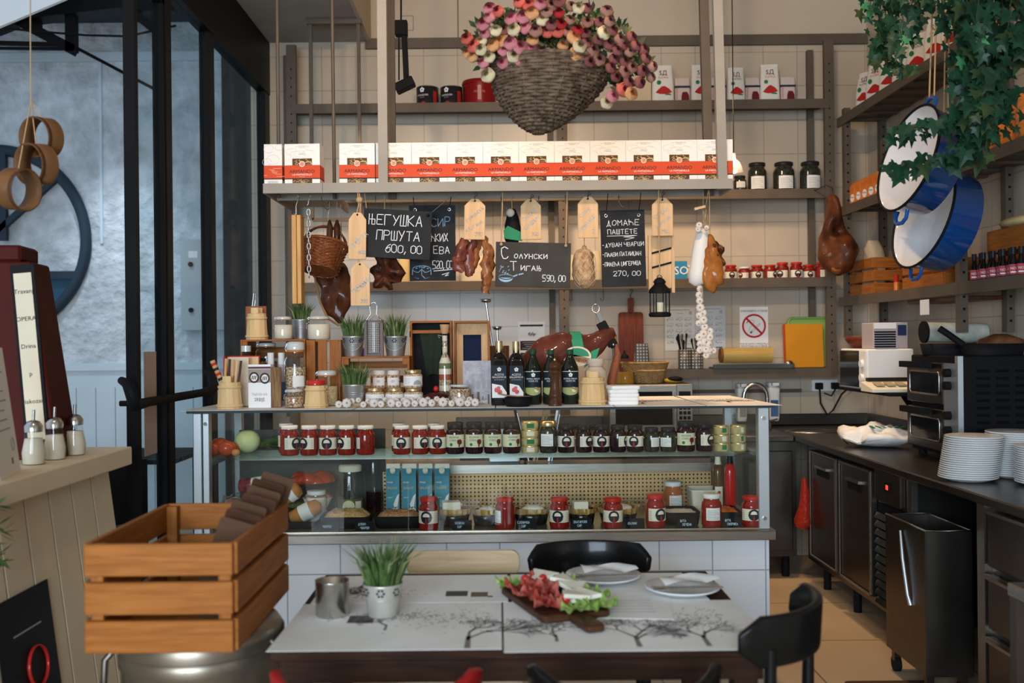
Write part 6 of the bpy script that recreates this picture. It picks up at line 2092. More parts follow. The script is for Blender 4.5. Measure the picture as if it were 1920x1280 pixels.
q.poly([(a, .05, .012), (a, .05, hi), (b_, .07, lo), (b_, .07, .07)], m_tagw)
q.build('mitred_frame', t)
x, wd, h = at(822, 847, 608, 4.84)
t = thing('layered_bottle', 'tall corked bottle filled with layers of grains and peppers', 'bottle', (x, 4.84, CZ))
r = wd / 2
prf = lambda z: r * (1.0 if z < .5 else 1.0 - (z - .5) / .12 * .55 if z < .62 else .40)
lay = [m_flour, m_empty, m_flour, m_seeds, mat('pepper_red', (.35, .09, .05), .7), m_flour, mat('herb_green', (.16, .17, .08), .8), m_flour, m_seeds, m_flour, m_seeds, m_flour]
MB().lathe([(r, 0), (r, h * .5), (r * .82, h * .57), (r * .45, h * .63), (r * .42, h * .9), (r * .5, h * .91)], g_jar, 20, caps=False).build('bottle_glass', t)
q = MB()
zz_ = .005
for k, m in enumerate(lay):
 z0, z1_ = .02 + k * .07, .02 + (k + 1) * .07
 n_ = 3
 q.lathe([(prf(z0 + (z1_ - z0) * i / n_) * .94, h * (z0 + (z1_ - z0) * i / n_)) for i in range(n_ + 1)], m, 16, caps=(k in (0, len(lay) - 1)))
q.build('contents', t)
MB().lathe([(r * .42, h * .88), (r * .6, h * .91), (r * .75, h)], mat('cork', (.50, .30, .15), .8), 16).build('cork', t)
MB().sweep([(-r * .4, 0, h * .85), (-r * 1.1, -.006, h * .87), (-r * .8, -.01, h * .83)], .003, m_chrome, 6).build('clasp', t)
x, wd, h = at(794, 841, 724, 4.72)
t = thing('pot_with_lid', 'dark low pot with a red knob on its lid behind the garlic', 'pot', (x, 4.72, CZ))
r = wd / 2
MB().lathe([(r * .8, 0), (r * .92, .012), (r * .95, h * .45)], m_walnut, 24).build('pot', t)
MB().lathe([(r, h * .45), (r, h * .5), (r * .6, h * .66), (.0005, h * .7)], mat('maroon_lid', (.06, .012, .012), .3), 24, caps=False).build('lid', t)
MB().ball((0, 0, h * .86), (.0125, .0125, h * .16), m_red).build('knob', t)
x, wd, h = at(842, 884, 720, 4.72)
jar('low glass jar of mixed grains in front of the city guide', x, 4.69, CZ, wd, h, m_muesli, MATS['lid_glass'], 'none', clear=True, name='grain_jar', lidh=.1)
x, wd, h = at(868, 921, 676, 4.76)
t = thing('city_guide', 'grey guide booklet with an old bridge drawing beside the bottles', 'booklet', (x, 4.765, CZ))
q = MB().box(-wd / 2, wd / 2, -.004, .004, 0, h, mat('guide_cover', (.40, .38, .42), .5, var=.25, vs=30))
y = -.0045
q.text('VODIČ', h * .085, mat('guide_text', (.58, .58, .62), .5), (-.01, y, h * .81))
q.text('BEOGRAD', h * .085, MATS['guide_text'], (-.01, y, h * .73))
for k in range(5):
 cx_ = -wd * .4 + k * wd * .19
 q.poly([(cx_, y, h * .35), (cx_ + wd * .13, y, h * .35), (cx_ + wd * .13, y, h * (.5 + .05 * (k % 2))), (cx_ + wd * .065, y, h * (.58 + .05 * (k % 2))), (cx_, y, h * (.5 + .05 * (k % 2)))], m_grey)
 q.box(cx_ + .002, cx_ + .006 + .004 * (k % 3), y, -.004, 0, h * (.18 + .05 * (k % 3)), m_rack)
q.sweep([(-wd / 2 + .004 + wd * .98 * i / 12, y, h * (.2 + .1 * math.sin(PI * i / 12))) for i in range(13)], .003, m_labw, 4, flat=(1, .2))
q.build('booklet', t)
# oil and vinegar bottles
def oil_bottle(label, x, y, w, h, kind):
 t = thing('oil_bottle' if kind else 'vinegar_bottle', label, 'bottle', (x, y, CZ), 0, 'olive oil bottles' if kind else 'vinegar bottles')
 r = w / 2
 gm = mat('bottle_dark', (.010, .014, .008), .06, coat=.6) if kind else mat('bottle_black', (.008, .006, .005), .06, coat=.6)
 if kind:
  MB().lathe([(r * .9, 0), (r, .008), (r, h * .62), (r * .92, h * .69), (r * .6, h * .80), (r * .38, h * .88), (r * .36, h * .93)], gm, 28).build('bottle_glass', t)
  MB().lathe([(r * .42, h * .92), (r * .42, h * .995), (r * .38, h)], mat('green_cap', (.02, .06, .03), .35), 20).build('cap', t)
  q = MB()
  q.patch(r + .0006, -1.1 * r, 1.1 * r, h * .15, h * .6, m_labk, 12)
  q.patch(r + .001, -1.1 * r, 1.1 * r, h * .595, h * .605, m_lab, 12)
  q.text('EXTRA VIRGIN', h * .042, m_labw, (0, 0, h * .47), r + .0012)
  q.text('OLIVE OIL', h * .042, m_labw, (0, 0, h * .43), r + .0012)
  for k in range(5):
   aa = 2 * PI * k / 5 + PI / 2
   q.disc(r + .0012, .006 * math.cos(aa), h * .54 + .006 * math.sin(aa), .0042, m_labw)
  q.patch(r + .001, -1.1 * r, 1.0 * r, lambda u: h * .17 + .012 * (u / r) ** 2, h * .31, mat('olive_label', (.36, .38, .14), .5), 12)
  q.disc(r + .0016, .4 * r, h * .27, .012, m_lab)
  q.disc(r + .002, .55 * r, h * .285, .0075, mat('olive_fruit', (.34, .26, .10), .4))
  q.disc(r + .002, .25 * r, h * .30, .006, MATS['olive_fruit'])
  q.build('label', t)
 else:
  loft(MB(), [(0, r * .95, r * .95), (.01, r, r), (h * .68, r, r), (h * .77, r * .75, r * .75), (h * .82, r * .38, r * .38), (h * .88, r * .36, r * .36)], gm, 28, 4).build('bottle_glass', t)
  q = MB().lathe([(r * .40, h * .82), (r * .43, h * .86), (r * .43, h * .96), (r * .40, h)], m_lidg, 20)
  q.build('cap', t)
  q = MB()
  y_ = -r - .001
  q.box(-r * .85, r * .85, y_, -r * .98, h * .1, h * .62, m_labk)
  y_ -= .0006
  q.text('ACETO', h * .045, m_labw, (0, y_, h * .48))
  q.text('BALSAMICO', h * .04, m_labw, (0, y_, h * .44))
  q.text('DI MODENA', h * .028, m_grey, (0, y_, h * .40))
  for k in range(5):
   aa = 2 * PI * k / 5 + PI / 2
   q.poly([(.006 * math.cos(aa) + .0045 * math.cos(b * PI / 4), y_, h * .56 + .006 * math.sin(aa) + .0045 * math.sin(b * PI / 4)) for b in range(8)], m_labw)
  q.poly([(-r * .85, y_, h * .12), (r * .85, y_, h * .12), (r * .85, y_, h * .2), (r * .3, y_, h * .31), (-r * .85, y_, h * .34)], m_labw)
  for dx, dz, rr in ((-.3, .24, .3), (.05, .21, .28), (-.1, .27, .22)):
   q.poly([(dx * r + rr * r * math.cos(b * PI / 6), y_ - .0006 - dz * .001, h * dz + rr * r * math.sin(b * PI / 6)) for b in range(12)], m_red)
  q.build('label', t)
 return t
for k, (a, b_, yt) in enumerate(((920, 952, 639), (953, 983, 640))):
 x, wd, h = at(a, b_, yt, 4.68)
 oil_bottle(['square dark vinegar bottle next to the guide booklet', 'square dark vinegar bottle beside the olive oil bottles'][k], x, 4.68 + .01 * k, wd, h, 0)
for k, (a, b_, yt) in enumerate(((983, 1016, 655), (1017, 1050, 655), (1052, 1086, 655))):
 x, wd, h = at(a, b_, yt, 4.69)
 oil_bottle(['round olive oil bottle next to the square vinegar bottles', 'round olive oil bottle half hidden by the pepper mill', 'round olive oil bottle between the pepper mill and the wooden bucket'][k], x, 4.70, wd * .97, h, 1)
x, wd, h = at(946, 996, 742, 4.575)
t = thing('black_dish', 'small black dish with a spread on a lid before the vinegar bottles', 'dish', (x, 4.575, CZ))
r = wd / 2
MB().lathe([(r * .85, 0), (r * .95, .006), (r, h * .9), (r * .94, h * .9), (r * .9, .008), (.0005, .008)], m_blackm, 24, caps=False).build('dish', t)
MB().sweep([(-r * 1.5, 0, h * 1.25), (-r * .8, 0, h * 1.05), (0, 0, h * .95), (r * .95, 0, h * .97)], [.012, .014, .01, .004], mat('pale_brown_spoon', (.34, .20, .13), .4), 8, flat=(1, .25)).build('spoon', t)
x, wd, h = at(1028, 1053, 671, 4.585)
t = thing('pepper_mill', 'turned dark wooden pepper mill in front of the olive oil bottles', 'pepper mill', (x, 4.585, CZ))
r = wd / 2
MB().lathe([(r, 0), (r, .02), (r * .8, .028), (r * .86, h * .17), (r, h * .22), (r * .85, h * .26), (r * .72, h * .36), (r * .68, h * .5), (r * .78, h * .65), (r * .98, h * .70), (r * .98, h * .73), (r * .7, h * .75)], m_walnut, 24).build('mill_body', t)
MB().lathe([(r * .7, h * .75), (r * .95, h * .79), (r, h * .84), (r * .75, h * .9), (r * .35, h * .93)], m_walnut, 24).build('mill_head', t)
MB().ball((0, 0, h * .96), (r * .22, r * .22, h * .045), m_lidg).build('knob', t)
x, wd, h = at(1085, 1137, 707, 4.66)
bucket('large pale wooden bucket between the olive oil and the napkins', x, 4.66, CZ, wd, h)
x, wd, h = at(1097, 1137, 672, 4.93)
t = thing('cloth_sack', 'cream cloth sack tied with string behind the large wooden bucket', 'sack', (x, 4.93, CZ))
MB().lathe([(wd * .5, 0), (wd * .55, .05), (wd * .5, h * .7), (wd * .30, h * .82), (wd * .42, h * .92), (wd * .36, h)], mat('sack_cloth', (.50, .44, .36), .9, bump=.3, bs=60), 16).build('sack', t)
MB().sweep([(wd * .32 * math.cos(2 * PI * i / 16), wd * .32 * math.sin(2 * PI * i / 16), h * .82) for i in range(16)], .003, m_twine, 5, closed=True).build('string', t)
x, wd, h = at(1138, 1198, 722, 4.64)
rd = random.Random(7)
zz_ = CZ
for k in range(5):
 hh = h / 5
 t = thing('paper_napkin', ['bottom napkin of the white stack on the counter', 'second napkin up in the white counter stack', 'middle napkin of the white counter stack', 'fourth napkin up in the white counter stack', 'top napkin of the white counter stack, its corner sticking out'][k], 'napkin', (x + rd.uniform(-.004, .004), 4.64, zz_), rd.uniform(-.06, .06) + (.16 if k == 4 else 0), 'napkins stacked on the counter')
 loft(MB(), [(0, wd * .44, .07), (hh * .1, wd * .455, .072), (hh * .5, wd * .46, .073), (hh * .9, wd * .455, .072), (hh * .99, wd * .45, .071)], m_white, 20, 12).build('napkin', t)
 zz_ += hh
# cured ham on its stand
t = thing('ham_stand', 'wooden ham stand with a cured leg clamped on it behind the oil bottles', 'ham stand', (P(1085, 700, 5.02).x, 5.02, CZ))
o = t.location
v = lambda px, py, d=5.02: P(px, py, d) - o
MB().box(v(1000, 760).x, v(1165, 760).x, -.07, .09, 0, .02, m_orangeX).build('base', t, .003)
q = MB()
pts = [v(*p) for p in ((1152, 760), (1150, 735), (1146, 715), (1152, 690), (1158, 665), (1154, 645))]
q.sweep([Vector((p.x, 0, max(.02, p.z))) for p in pts], [.045, .042, .04, .038, .034, .02], mix2('ribbed_leather', (.16, .045, .02), (.34, .12, .06), 30, .35, .65, .5, .4, (14, 14, .5)), 12, flat=(.55, 1.0))
q.build('upright', t)
path = [(992, 712), (1005, 692), (1025, 668), (1050, 655), (1075, 655), (1100, 652), (1120, 642), (1135, 632), (1148, 624), (1154, 622)]
rad = [12, 30, 36, 33, 30, 26, 20, 14, 11, 8]
dense, dr_ = [], []
for i in range(len(path) - 1):
 for j in range(4):
  f = j / 4
  dense.append(v(path[i][0] * (1 - f) + path[i + 1][0] * f, path[i][1] * (1 - f) + path[i + 1][1] * f))
  dr_.append((rad[i] * (1 - f) + rad[i + 1] * f) * 5.02 / F * 1.05)
MB().sweep(dense, dr_, mix2('red_ham', (.05, .013, .009), (.14, .035, .022), 10, .3, .7, .4, .25, coat=.3), 20, flat=(1.0, 1), rough=.25, rs=12).build('ham', t)
MB().sweep([v(1147, 622), v(1152, 630), v(1153, 642)], [.012, .014, .010], m_amber, 10).build('hoof_end', t)
q = MB()
for (a0, b0, r0), (a1, b1, r1) in ((((1072, 655, 31)), (1092, 652, 28)),):
 q.sweep([v(a0, b0), v((a0 + a1) / 2, (b0 + b1) / 2), v(a1, b1)], [r0 * 5.02 / F * 1.1, (r0 + r1) / 2 * 5.02 / F * 1.12, r1 * 5.02 / F * 1.12], mat('green_wrap', (.03, .26, .14), .4), 20, caps=False)
q.build('green_band', t)
lb = v(1082, 668, 4.93)
q = MB()
q.poly([(lb.x + .07 * math.cos(a * PI / 16), lb.y, lb.z + .05 * math.sin(a * PI / 16)) for a in range(33)][:32], m_cream)
q.poly([(lb.x + .06 * math.cos(a * PI / 16), lb.y - .001, lb.z + .042 * math.sin(a * PI / 16)) for a in range(0, 17)], MATS['green_wrap'])
q.poly([(lb.x - .06, lb.y - .001, lb.z - .012), (lb.x + .075, lb.y - .001, lb.z - .045), (lb.x + .085, lb.y - .001, lb.z - .015), (lb.x - .05, lb.y - .001, lb.z + .018)], mat('tag_brown', (.40, .24, .12), .6))
q.text('Njeguška', .026, m_ink, (lb.x + .015, lb.y - .002, lb.z - .012), rot=-.24)
q.build('paper_tag', t)
q = MB()
q.poly([v(1100, 662, 4.95), v(1124, 652, 4.95), v(1118, 672, 4.95), v(1095, 690, 4.95)], MATS['green_wrap'])
q.poly([v(1062, 668, 4.95), v(1042, 680, 4.95), v(1050, 690, 4.95), v(1072, 680, 4.95)], MATS['green_wrap'])
q.build('green_ribbon', t)
q = MB().bar(v(1126, 604), v(1150, 648), .03, .05, m_blackm)
q.sweep([v(1150, 645), v(1153, 650)], .02, m_blackm, 12)
q.build('clamp', t, .004)
MB().bar(v(1120, 585), v(1132, 612), .022, .02, m_inoxd).build('clamp_screw', t)
rc = v(1117, 578)
MB().sweep([(rc.x + .018 * math.cos(2 * PI * i / 20), 0, rc.z + .022 * math.sin(2 * PI * i / 20)) for i in range(20)], .0032, m_chrome, 6, closed=True).build('ring_handle', t)
MB().bar(v(1152, 645), Vector((v(1152, 645).x, .03, .02)), .02, .02, m_inoxd).build('post', t)
MB().ball(v(1150, 646, 4.985), .006, m_chrome).build('rivet', t)
# ladles in a dark pot behind the cases
x, wd, h = at(922, 949, 648, 5.16)
t = thing('utensil_pot', 'dark pot of steel ladles behind the open wooden case', 'utensil pot', (x, 5.18, CZ))
MB().lathe([(.05, 0), (.055, h), (.05, h), (.045, .01)], m_walnut, 20, caps=False).build('pot', t)
for k, (a, b_, r) in enumerate(((911, 562, .03), (932, 613, .026))):
 e = P(a, b_, 5.18) - t.location
 q = MB().sweep([(0, -.0, .02), e + Vector((0, 0, -.012))], .006, m_chrome, 8)
 q.lathe([(.004, -.016), (r * .8, -.012), (r, .004), (r * .9, .004), (.004, -.006)], m_chrome, 18, c=tuple(e), caps=False)
 q.build('ladle', t)
x, wd, h = fit(1154, 1190, 657, 6.4, zb)
t = thing('pourer_bottle', 'clear oil bottle with a black pourer on the steel microwave', 'bottle', (x, 6.42, zb))
r = wd / 2
MB().lathe([(r * .95, 0), (r, .01), (r, h * .45), (r * .45, h * .58), (r * .42, h * .78)], g_jar, 22, caps=False).build('bottle_glass', t)
MB().lathe([(r * .92, .004), (r * .95, h * .36)], mat('oil', (.42, .22, .03), .2), 20).build('oil', t)
MB().lathe([(r * .45, h * .76), (r * .4, h * .86), (r * .12, h * .9), (r * .08, h)], m_blackm, 16).build('pourer', t)
# ================================================================ inside the display counter
JY = 4.665
GS = GZ + .0005
gA, gB = 'red relish jars on the glass shelf', 'dark jars on the glass shelf'
reds = [((525, 561), .05), ((563, 597), -.03), ((598, 632), 0), ((633, 667), -.035), ((668, 703), -.09), ((737, 770), 0), ((771, 804), .03), ((804, 837), 0)]
for i, ((a, b), q_) in enumerate(reds):
 x, wd, h = fit(a, b, 797, JY, GS)
 lab = f'white-lidded red relish jar, {ORD[i]} of the five at the vegetable end' if i < 5 else f'white-lidded red relish jar, {ORD[i - 5]} in the trio before the beetroot jars'
 jar(lab, x, JY, GS, wd * .98, h, m_ajvar, m_lidw, 'ajvar', q_ * .9, group=gA, lidh=.12)
for i, (a, b) in enumerate(((528, 558), (740, 768), (806, 834))):
 x, wd, h = fit(a - 6, b - 6, 793, JY + .11, GS)
 jar(['red relish jar in the second row behind the vegetable-end five', 'red relish jar in the second row behind the trio', 'red relish jar in the second row touching the beetroot jars'][i], x, JY + .11, GS, wd, h, m_ajvar, m_lidw, 'ajvar', 0, group=gA, lidh=.12)
for i, (a, b) in enumerate(((836, 871), (872, 906), (907, 941), (942, 976))):
 x, wd, h = fit(a, b, 791, JY, GS)
 jar(f'black-lidded beetroot jar, {ORD[i]} of four in a row on the glass shelf', x, JY, GS, wd * .98, h, m_beet, m_lidk, 'cvekla', .004 * i, group='beetroot jars on the glass shelf', lidh=.2)
m_can = mix2('can_label', (.32, .25, .10), (.52, .42, .20), 30, .3, .7, .35)
for si, (a, b, n, yt) in enumerate(((977, 1010, 4, 789), (1338, 1367, 3, 797), (1369, 1399, 3, 796))):
 x, wd, h = fit(a, b, yt, JY, GS)
 for k in range(n):
  t = thing('pate_can', f'flat pate can, {ORD[k]} up in the ' + ['stack of four after the beetroot jars', 'stack of three next to the dark jars', 'stack of three at the steel post'][si], 'can', (x, JY, GS + k * h / n), 0, 'stacked pate cans')
  r, hh = wd * .49, h / n
  MB().lathe([(r * .96, 0), (r, .003), (r, hh - .004), (r * .97, hh - .0005)], m_can, 24).build('can_body', t)
  MB().lathe([(r * 1.01, hh - .006), (r * 1.01, hh - .002), (r * .98, hh - .001)], m_lidg, 24, caps=False).build('rim', t)
  MB().patch(r + .0008, -.4 * r + .01 * si, .5 * r, hh * .2, hh * .75, m_green if (k + si) % 2 else m_lab, 8).build('label', t)
dk = [((1011, 1045), 788, 'plain', m_darkjar, m_lidg, -.01), ((1045, 1078), 795, 'ajvar', m_beet, m_lidk, 0), ((1079, 1110), 796, 'ajvar', m_beet, m_lidk, .03), ((1111, 1143), 796, 'ajvar', m_beet, m_lidk, 0), ((1143, 1174), 796, 'ajvar', m_beet, m_lidk, .05), ((1174, 1207), 796, 'ajvar', m_beet, m_lidk, -.012), ((1207, 1236), 801, 'plain', m_darkjar, m_lidk, .02), ((1237, 1268), 801, 'plain', m_darkjar, m_lidk, -.02), ((1268, 1303), 789, 'cvekla', m_beet, m_lidk, 0), ((1304, 1337), 792, 'ajvar', m_beet, m_lidk, .03)]
for i, ((a, b), yt, kd, bm, lm, q_) in enumerate(dk):
 x, wd, h = fit(a, b, yt, JY, GS)
 lab = {0: 'gold-lidded dark pickle jar right after the stack of four cans', 8: 'beetroot jar standing apart among the other dark jars', 9: 'dark jar between the lone beetroot jar and the cans'}.get(i, f'dark black-lidded jar, {ORD[min(i, 11)]} after the stack of four cans')
 jar(lab, x, JY, GS, wd * .98, h, bm, lm, kd, q_, group=gB, lidh=.18)
m_tomato = mat('tomato', (.40, .06, .02), .25, var=.2, vs=12, coat=.4)
m_leaf = mix2('leaf_green', (.03, .09, .02), (.16, .26, .07), 18, .3, .7, .5)
m_onion = mat('peel', (.45, .22, .08), .4)
def veg(name, label, cat, x, y, z, r, m, group=None, sq=.85, stem=True):
 t = thing(name, label, cat, (x, y, z), 0, group)
 MB().lathe([(r * math.sin(PI * i / 10) * (1 if i else 0), r * sq - r * sq * math.cos(PI * i / 10) - (r * .12 if i == 10 else 0)) for i in range(11)], m, 18, caps=False).build('flesh', t)
 if stem:
  MB().ball((0, 0, r * sq * 1.9), (r * .3, r * .3, r * .08), m_leaf, 8, 4).build('stem', t)
 return t
for i, (px, r, dy) in enumerate(((398, 16, 0), (412, 19, .05), (425, 17, .0), (436, 13, .06), (442, 8, -.02))):
 veg('tomato', f'{"orange-red tomato" if i < 4 else "small onion"}, {ORD[i]} from the steel end post on the glass shelf', 'tomato' if i < 4 else 'onion', P(px, 850, JY + dy).x, JY + dy, GS, r * JY / F, m_tomato if i < 4 else m_onion, 'vegetables on the glass shelf')
veg('cabbage', 'pale green cabbage beside the tomatoes on the glass shelf', 'cabbage', P(464, 845, 4.78).x, 4.78, GS, .062, mix2('cabbage_skin', (.38, .48, .20), (.60, .66, .40), 9, .3, .7, .4), None, .9, False)
t = thing('green_leaves', 'dark green leafy bundle lying behind the cabbage', 'leaves', (P(505, 845, 4.86).x, 4.86, GS))
rd = random.Random(4)
q = MB()
for k in range(16):
 a = rd.uniform(-.5, .5)
 L = rd.uniform(.1, .2)
 y0 = rd.uniform(-.05, .05)
 q.add([(-.1, y0 - .012, .01), (-.1, y0 + .012, .01), (-.1 + L * .5, y0 + .025 + a * .03, .03 + .03 * rd.random()), (-.1 + L * .5, y0 - .025 + a * .03, .03), (-.1 + L, y0 + a * .08, .012 + .06 * rd.random())], [(0, 1, 2, 3), (3, 2, 4)], m_leaf)
q.build('foliage', t)
t['kind'] = 'thing'
DK = DZ + .0045
FJ = 4.585
for i, (a, b, yt, lid, q_) in enumerate(((785, 823, 931, m_lidr, -.01), (928, 966, 931, m_lidr, -.055), (1030, 1068, 931, m_lidr, -.012), (1130, 1168, 932, m_lidr, .0), (1210, 1248, 926, m_lidr, .02), (1315, 1353, 925, m_lidw, 0), (1390, 1428, 929, m_lidr, .0))):
 x, wd, h = fit(a, b, yt, FJ, DK)
 lab = 'white-lidded red jar standing alone at the front of the deck' if i == 5 else f'bright red-lidded jar, {ORD[i if i < 5 else 5]} along the front of the lower deck'
 jar(lab, x, FJ, DK, wd * .98, h, mat('bright_relish', (.22, .010, .007), .15, coat=.6), lid, 'plain' if i in (1, 5) else 'ajvar', q_, group='red jars along the front of the deck', lidh=.13)
# price cards
for i, (px, txt) in enumerate(((617, 'ЧВАРЦИ'), (684, 'ДУВАН'), (866, 'КОЗИЈИ'), (986, 'СЈЕНИЧКИ'), (1091, 'ЗЛАТАРСКИ'), (1190, 'КАЈМАК'), (1288, 'ЉУТА'), (1372, 'ЉУТА'))):
 x = P(px, 985, 4.56).x
 t = thing('price_card', ['small black price card before the crumbled cracklings', 'small black price card before the tobacco cracklings', 'small black price card before the first gold-foil tub', 'small black price card before the oval gold-foil tub', 'small black price card before the tub behind the third red jar', 'small black price card beside the fourth red-lidded jar', 'small black price card before the clear pepper tray', 'small black price card beside the white-lidded red jar'][i], 'price card', (x, 4.556, DK), rot=(-.25, 0, 0), group='black price cards')
 q = MB().box(-.046, .046, -.0015, .0015, 0, .045, m_blackm)
 ln2 = {1: 'ЧВАРЦИ', 2: 'СИР', 3: 'СИР', 4: 'СИР', 6: 'ПЕЧЕНА', 7: 'ПАПРИКА'}.get(i)
 chalk(q, txt, -.038 if len(txt) > 6 else -.03, .026 if ln2 else .017, .0105, mat('card_chalk', (.45, .60, .68), .9), y=-.0022, w=.0016, seed=i, asp=.5)
 if ln2:
  chalk(q, ln2, -.02, .009, .0105, MATS['card_chalk'], y=-.0022, w=.0016, seed=i + 3, asp=.5)
 q.build('card', t)
# milk cartons
m_carton = mix2('carton_blue', (.06, .22, .30), (.10, .30, .38), 6, .3, .7, .4)
for i, (a, b) in enumerate(((724, 751), (754, 782), (785, 812), (815, 844))):
 x, wd, h = fit(a, b, 869, 4.78, DK)
 t = thing('milk_carton', ['blue milk carton next to the big clear jar', 'second blue milk carton from the big clear jar', 'third blue milk carton from the big clear jar', 'blue milk carton next to the perforated panel'][i], 'carton', (x, 4.785, DK), .0, 'blue milk cartons')
 e = wd * .47
 MB().box(-e, e, -e, e, 0, h * .80, m_carton).prism([(-e, h * .8), (e, h * .8), (0.0, h * .93)], -e, e, m_carton, 'YZ').build('carton', t)
 MB().box(-e, e, -.003, .003, h * .90, h, m_lab).build('top_seam', t)
 t2 = MB()
 t2.T = Matrix.Translation((0, -e * .55, h * .875)) @ Matrix.Rotation(.9, 4, 'X')
 t2.lathe([(e * .42, 0), (e * .42, .012), (e * .36, .014)], m_lab, 16)
 t2.build('cap', t)
 q = MB()
 y = -e - .0008
 q.text('moja', h * .05, m_labw, (-e * .4, y, h * .70))
 q.text('BALANS', h * .062, mat('print_gold', (.55, .42, .22), .5), (-e * .05, y, h * .60), wide=.75)
 q.text('jogurt', h * .035, m_labw, (-e * .4, y, h * .44))
 q.poly([(-e * .8, y, h * .12), (e * .95, y, h * .05), (e * .95, y, h * .22), (e * .5, y, h * .28), (-e * .3, y, h * .22)], m_lab)
 q.poly([(e * .3, y, h * .24), (e * .7, y, h * .28), (e * .95, y, h * .50), (e * .6, y, h * .46), (e * .1, y, h * .32)], m_labw)
 q.poly([(-e * .2, y - .0003, h * .06), (e * .8, y - .0003, h * .06), (e * .6, y - .0003, h * .16), (-e * .1, y - .0003, h * .17)], MATS['print_gold'])
 q.build('print', t)
# trays and tubs on the deck
m_crumb = mix2('crumbled_cracklings', (.42, .25, .09), (.66, .46, .22), 120, .35, .65, .8, 1.0)
m_crumb2 = mix2('tobacco_cracklings', (.30, .14, .06), (.55, .32, .18), 110, .35, .65, .8, 1.0)
m_cheese = mat('white_cheese', (.74, .70, .58), .5, var=.06, vs=14)
m_gold = mix2('gold_foil', (.45, .26, .06), (.75, .52, .20), 20, .3, .7, .3, .5)
MATS['gold_foil'].node_tree.nodes['Principled BSDF'].inputs['Metallic'].default_value = .6
def tray(label, a, b, y, dp, hgt, content, heap, cat='food tray', name='food_tray', m=None, z=DK):
 X0, X1 = P(a, 985, y - dp / 2).x, P(b, 985, y - dp / 2).x
 wd = X1 - X0
 t = thing(name, label, cat, ((X0 + X1) / 2, y, z), 0, 'black food trays on the deck')
 loft(MB(), [(0, wd * .42, dp * .42), (.004, wd * .45, dp * .45), (hgt, wd * .5, dp * .5), (hgt, wd * .46, dp * .46), (.01, wd * .42, dp * .42)], m or m_blackm, 24, 8).build('tray', t)
 if content:
  n = 16
  vs, fs = [], []
  for i in range(n + 1):
   for j in range(n + 1):
    u, v = i / n * 2 - 1, j / n * 2 - 1
    zz = hgt * .75 + heap * (1 - u ** 4) * (1 - v ** 4) + heap * .5 * noise.noise(Vector((u * 4 + wd * 9, v * 4, 0)))
    vs.append((u * wd * .45, v * dp * .45, zz))
  for i in range(n):
   for j in range(n):
    a_ = i * (n + 1) + j
    fs.append((a_, a_ + n + 1, a_ + n + 2, a_ + 1))
  MB().add(vs, fs, content, True).build('contents', t)
 return t
tray('black tray of crumbled cracklings before the big clear jar', 597, 694, 4.69, .18, .055, m_crumb, .035)
tray('black tray of tobacco cracklings before the milk cartons', 699, 790, 4.68, .15, .055, m_crumb2, .03)
tray('black tray of white cheese cubes behind the pepper price card', 1248, 1316, 4.70, .2, .06, m_cheese, .01)
tray('black tray of orange pepper cheese near the end post', 1348, 1394, 4.70, .2, .06, mat('orange_pepper', (.55, .13, .02), .4, var=.4, vs=40), .02)
tray('black tray of smoked meats wrapped in film near the crate', 500, 596, 4.72, .22, .035, None, 0)
def foil_tub(label, a, b, y, hgt=.075, block=True, ov=1.0):
 X0, X1 = P(a, 975, y).x, P(b, 975, y).x
 r = (X1 - X0) / 2
 t = thing('cheese_tub', label, 'cheese tub', ((X0 + X1) / 2, y, DK), 0, 'gold-foil cheese tubs')
 MB().lathe([(r * .78, 0), (r * .82, .004), (r * .96, hgt), (r * .9, hgt), (r * .8, .01)], mat('black_plastic', (.015, .013, .011), .2, coat=.4), 28, sy=ov, caps=False).build('tub', t)
 n = 40
 vs, fs = [], []
 rd = random.Random(int(a))
 prf = [(.80, hgt * .97), (.98, hgt * 1.0), (1.06, hgt * 1.10), (1.03, hgt * .82), (.98, hgt * .72)]
 for q_, z in prf:
  for i in range(n):
   f = 1 + .03 * math.sin(i * 2.9) + rd.uniform(-.012, .012)
   vs.append((r * q_ * f * math.cos(2 * PI * i / n), ov * r * q_ * f * math.sin(2 * PI * i / n), z + rd.uniform(-.003, .003)))
 for k in range(len(prf) - 1):
  for i in range(n):
   j = (i + 1) % n
   fs.append((k * n + i, k * n + j, k * n + n + j, k * n + n + i))
 MB().add(vs, fs, m_gold, False).lathe([(r * .82, hgt * .9), (.0005, hgt * .92)], m_gold, 24, sy=ov, caps=False).build('foil', t)
 if block:
  MB().cbox((-r * .1, -.01, hgt * .92 + .021), (r * 1.0, r * .9 * ov, .042), m_cheese, rz=.12).build('cheese', t, .004)
 else:
  MB().ball((r * .1, 0, hgt * .95), (r * .6, r * .55 * ov, .02), m_cheese).build('cheese', t)
 return t
foil_tub('gold-foil tub with a large white cheese block beside the first red jar', 816, 884, 4.70)
foil_tub('gold-foil tub of soft cheese between the first two red jars', 884, 938, 4.70, .07, False)
foil_tub('wide oval gold-foil tub between the second and third red jars', 960, 1032, 4.71, .07, False, .8)
foil_tub('gold-foil tub with cut cheese beside the third red jar', 1063, 1118, 4.70, .07)
foil_tub('gold-foil tub of clotted cream behind the fourth red jar', 1120, 1198, 4.72, .07, False)
t = thing('glass_bowl_lid', 'clear plastic lid resting behind the clotted cream tub', 'lid', (P(1180, 925, 4.92).x, 4.92, DK))
MB().lathe([(.07, 0), (.08, .05), (.083, .055), (.06, .07), (.0005, .072)], g_film, 24, caps=False).build('lid', t)
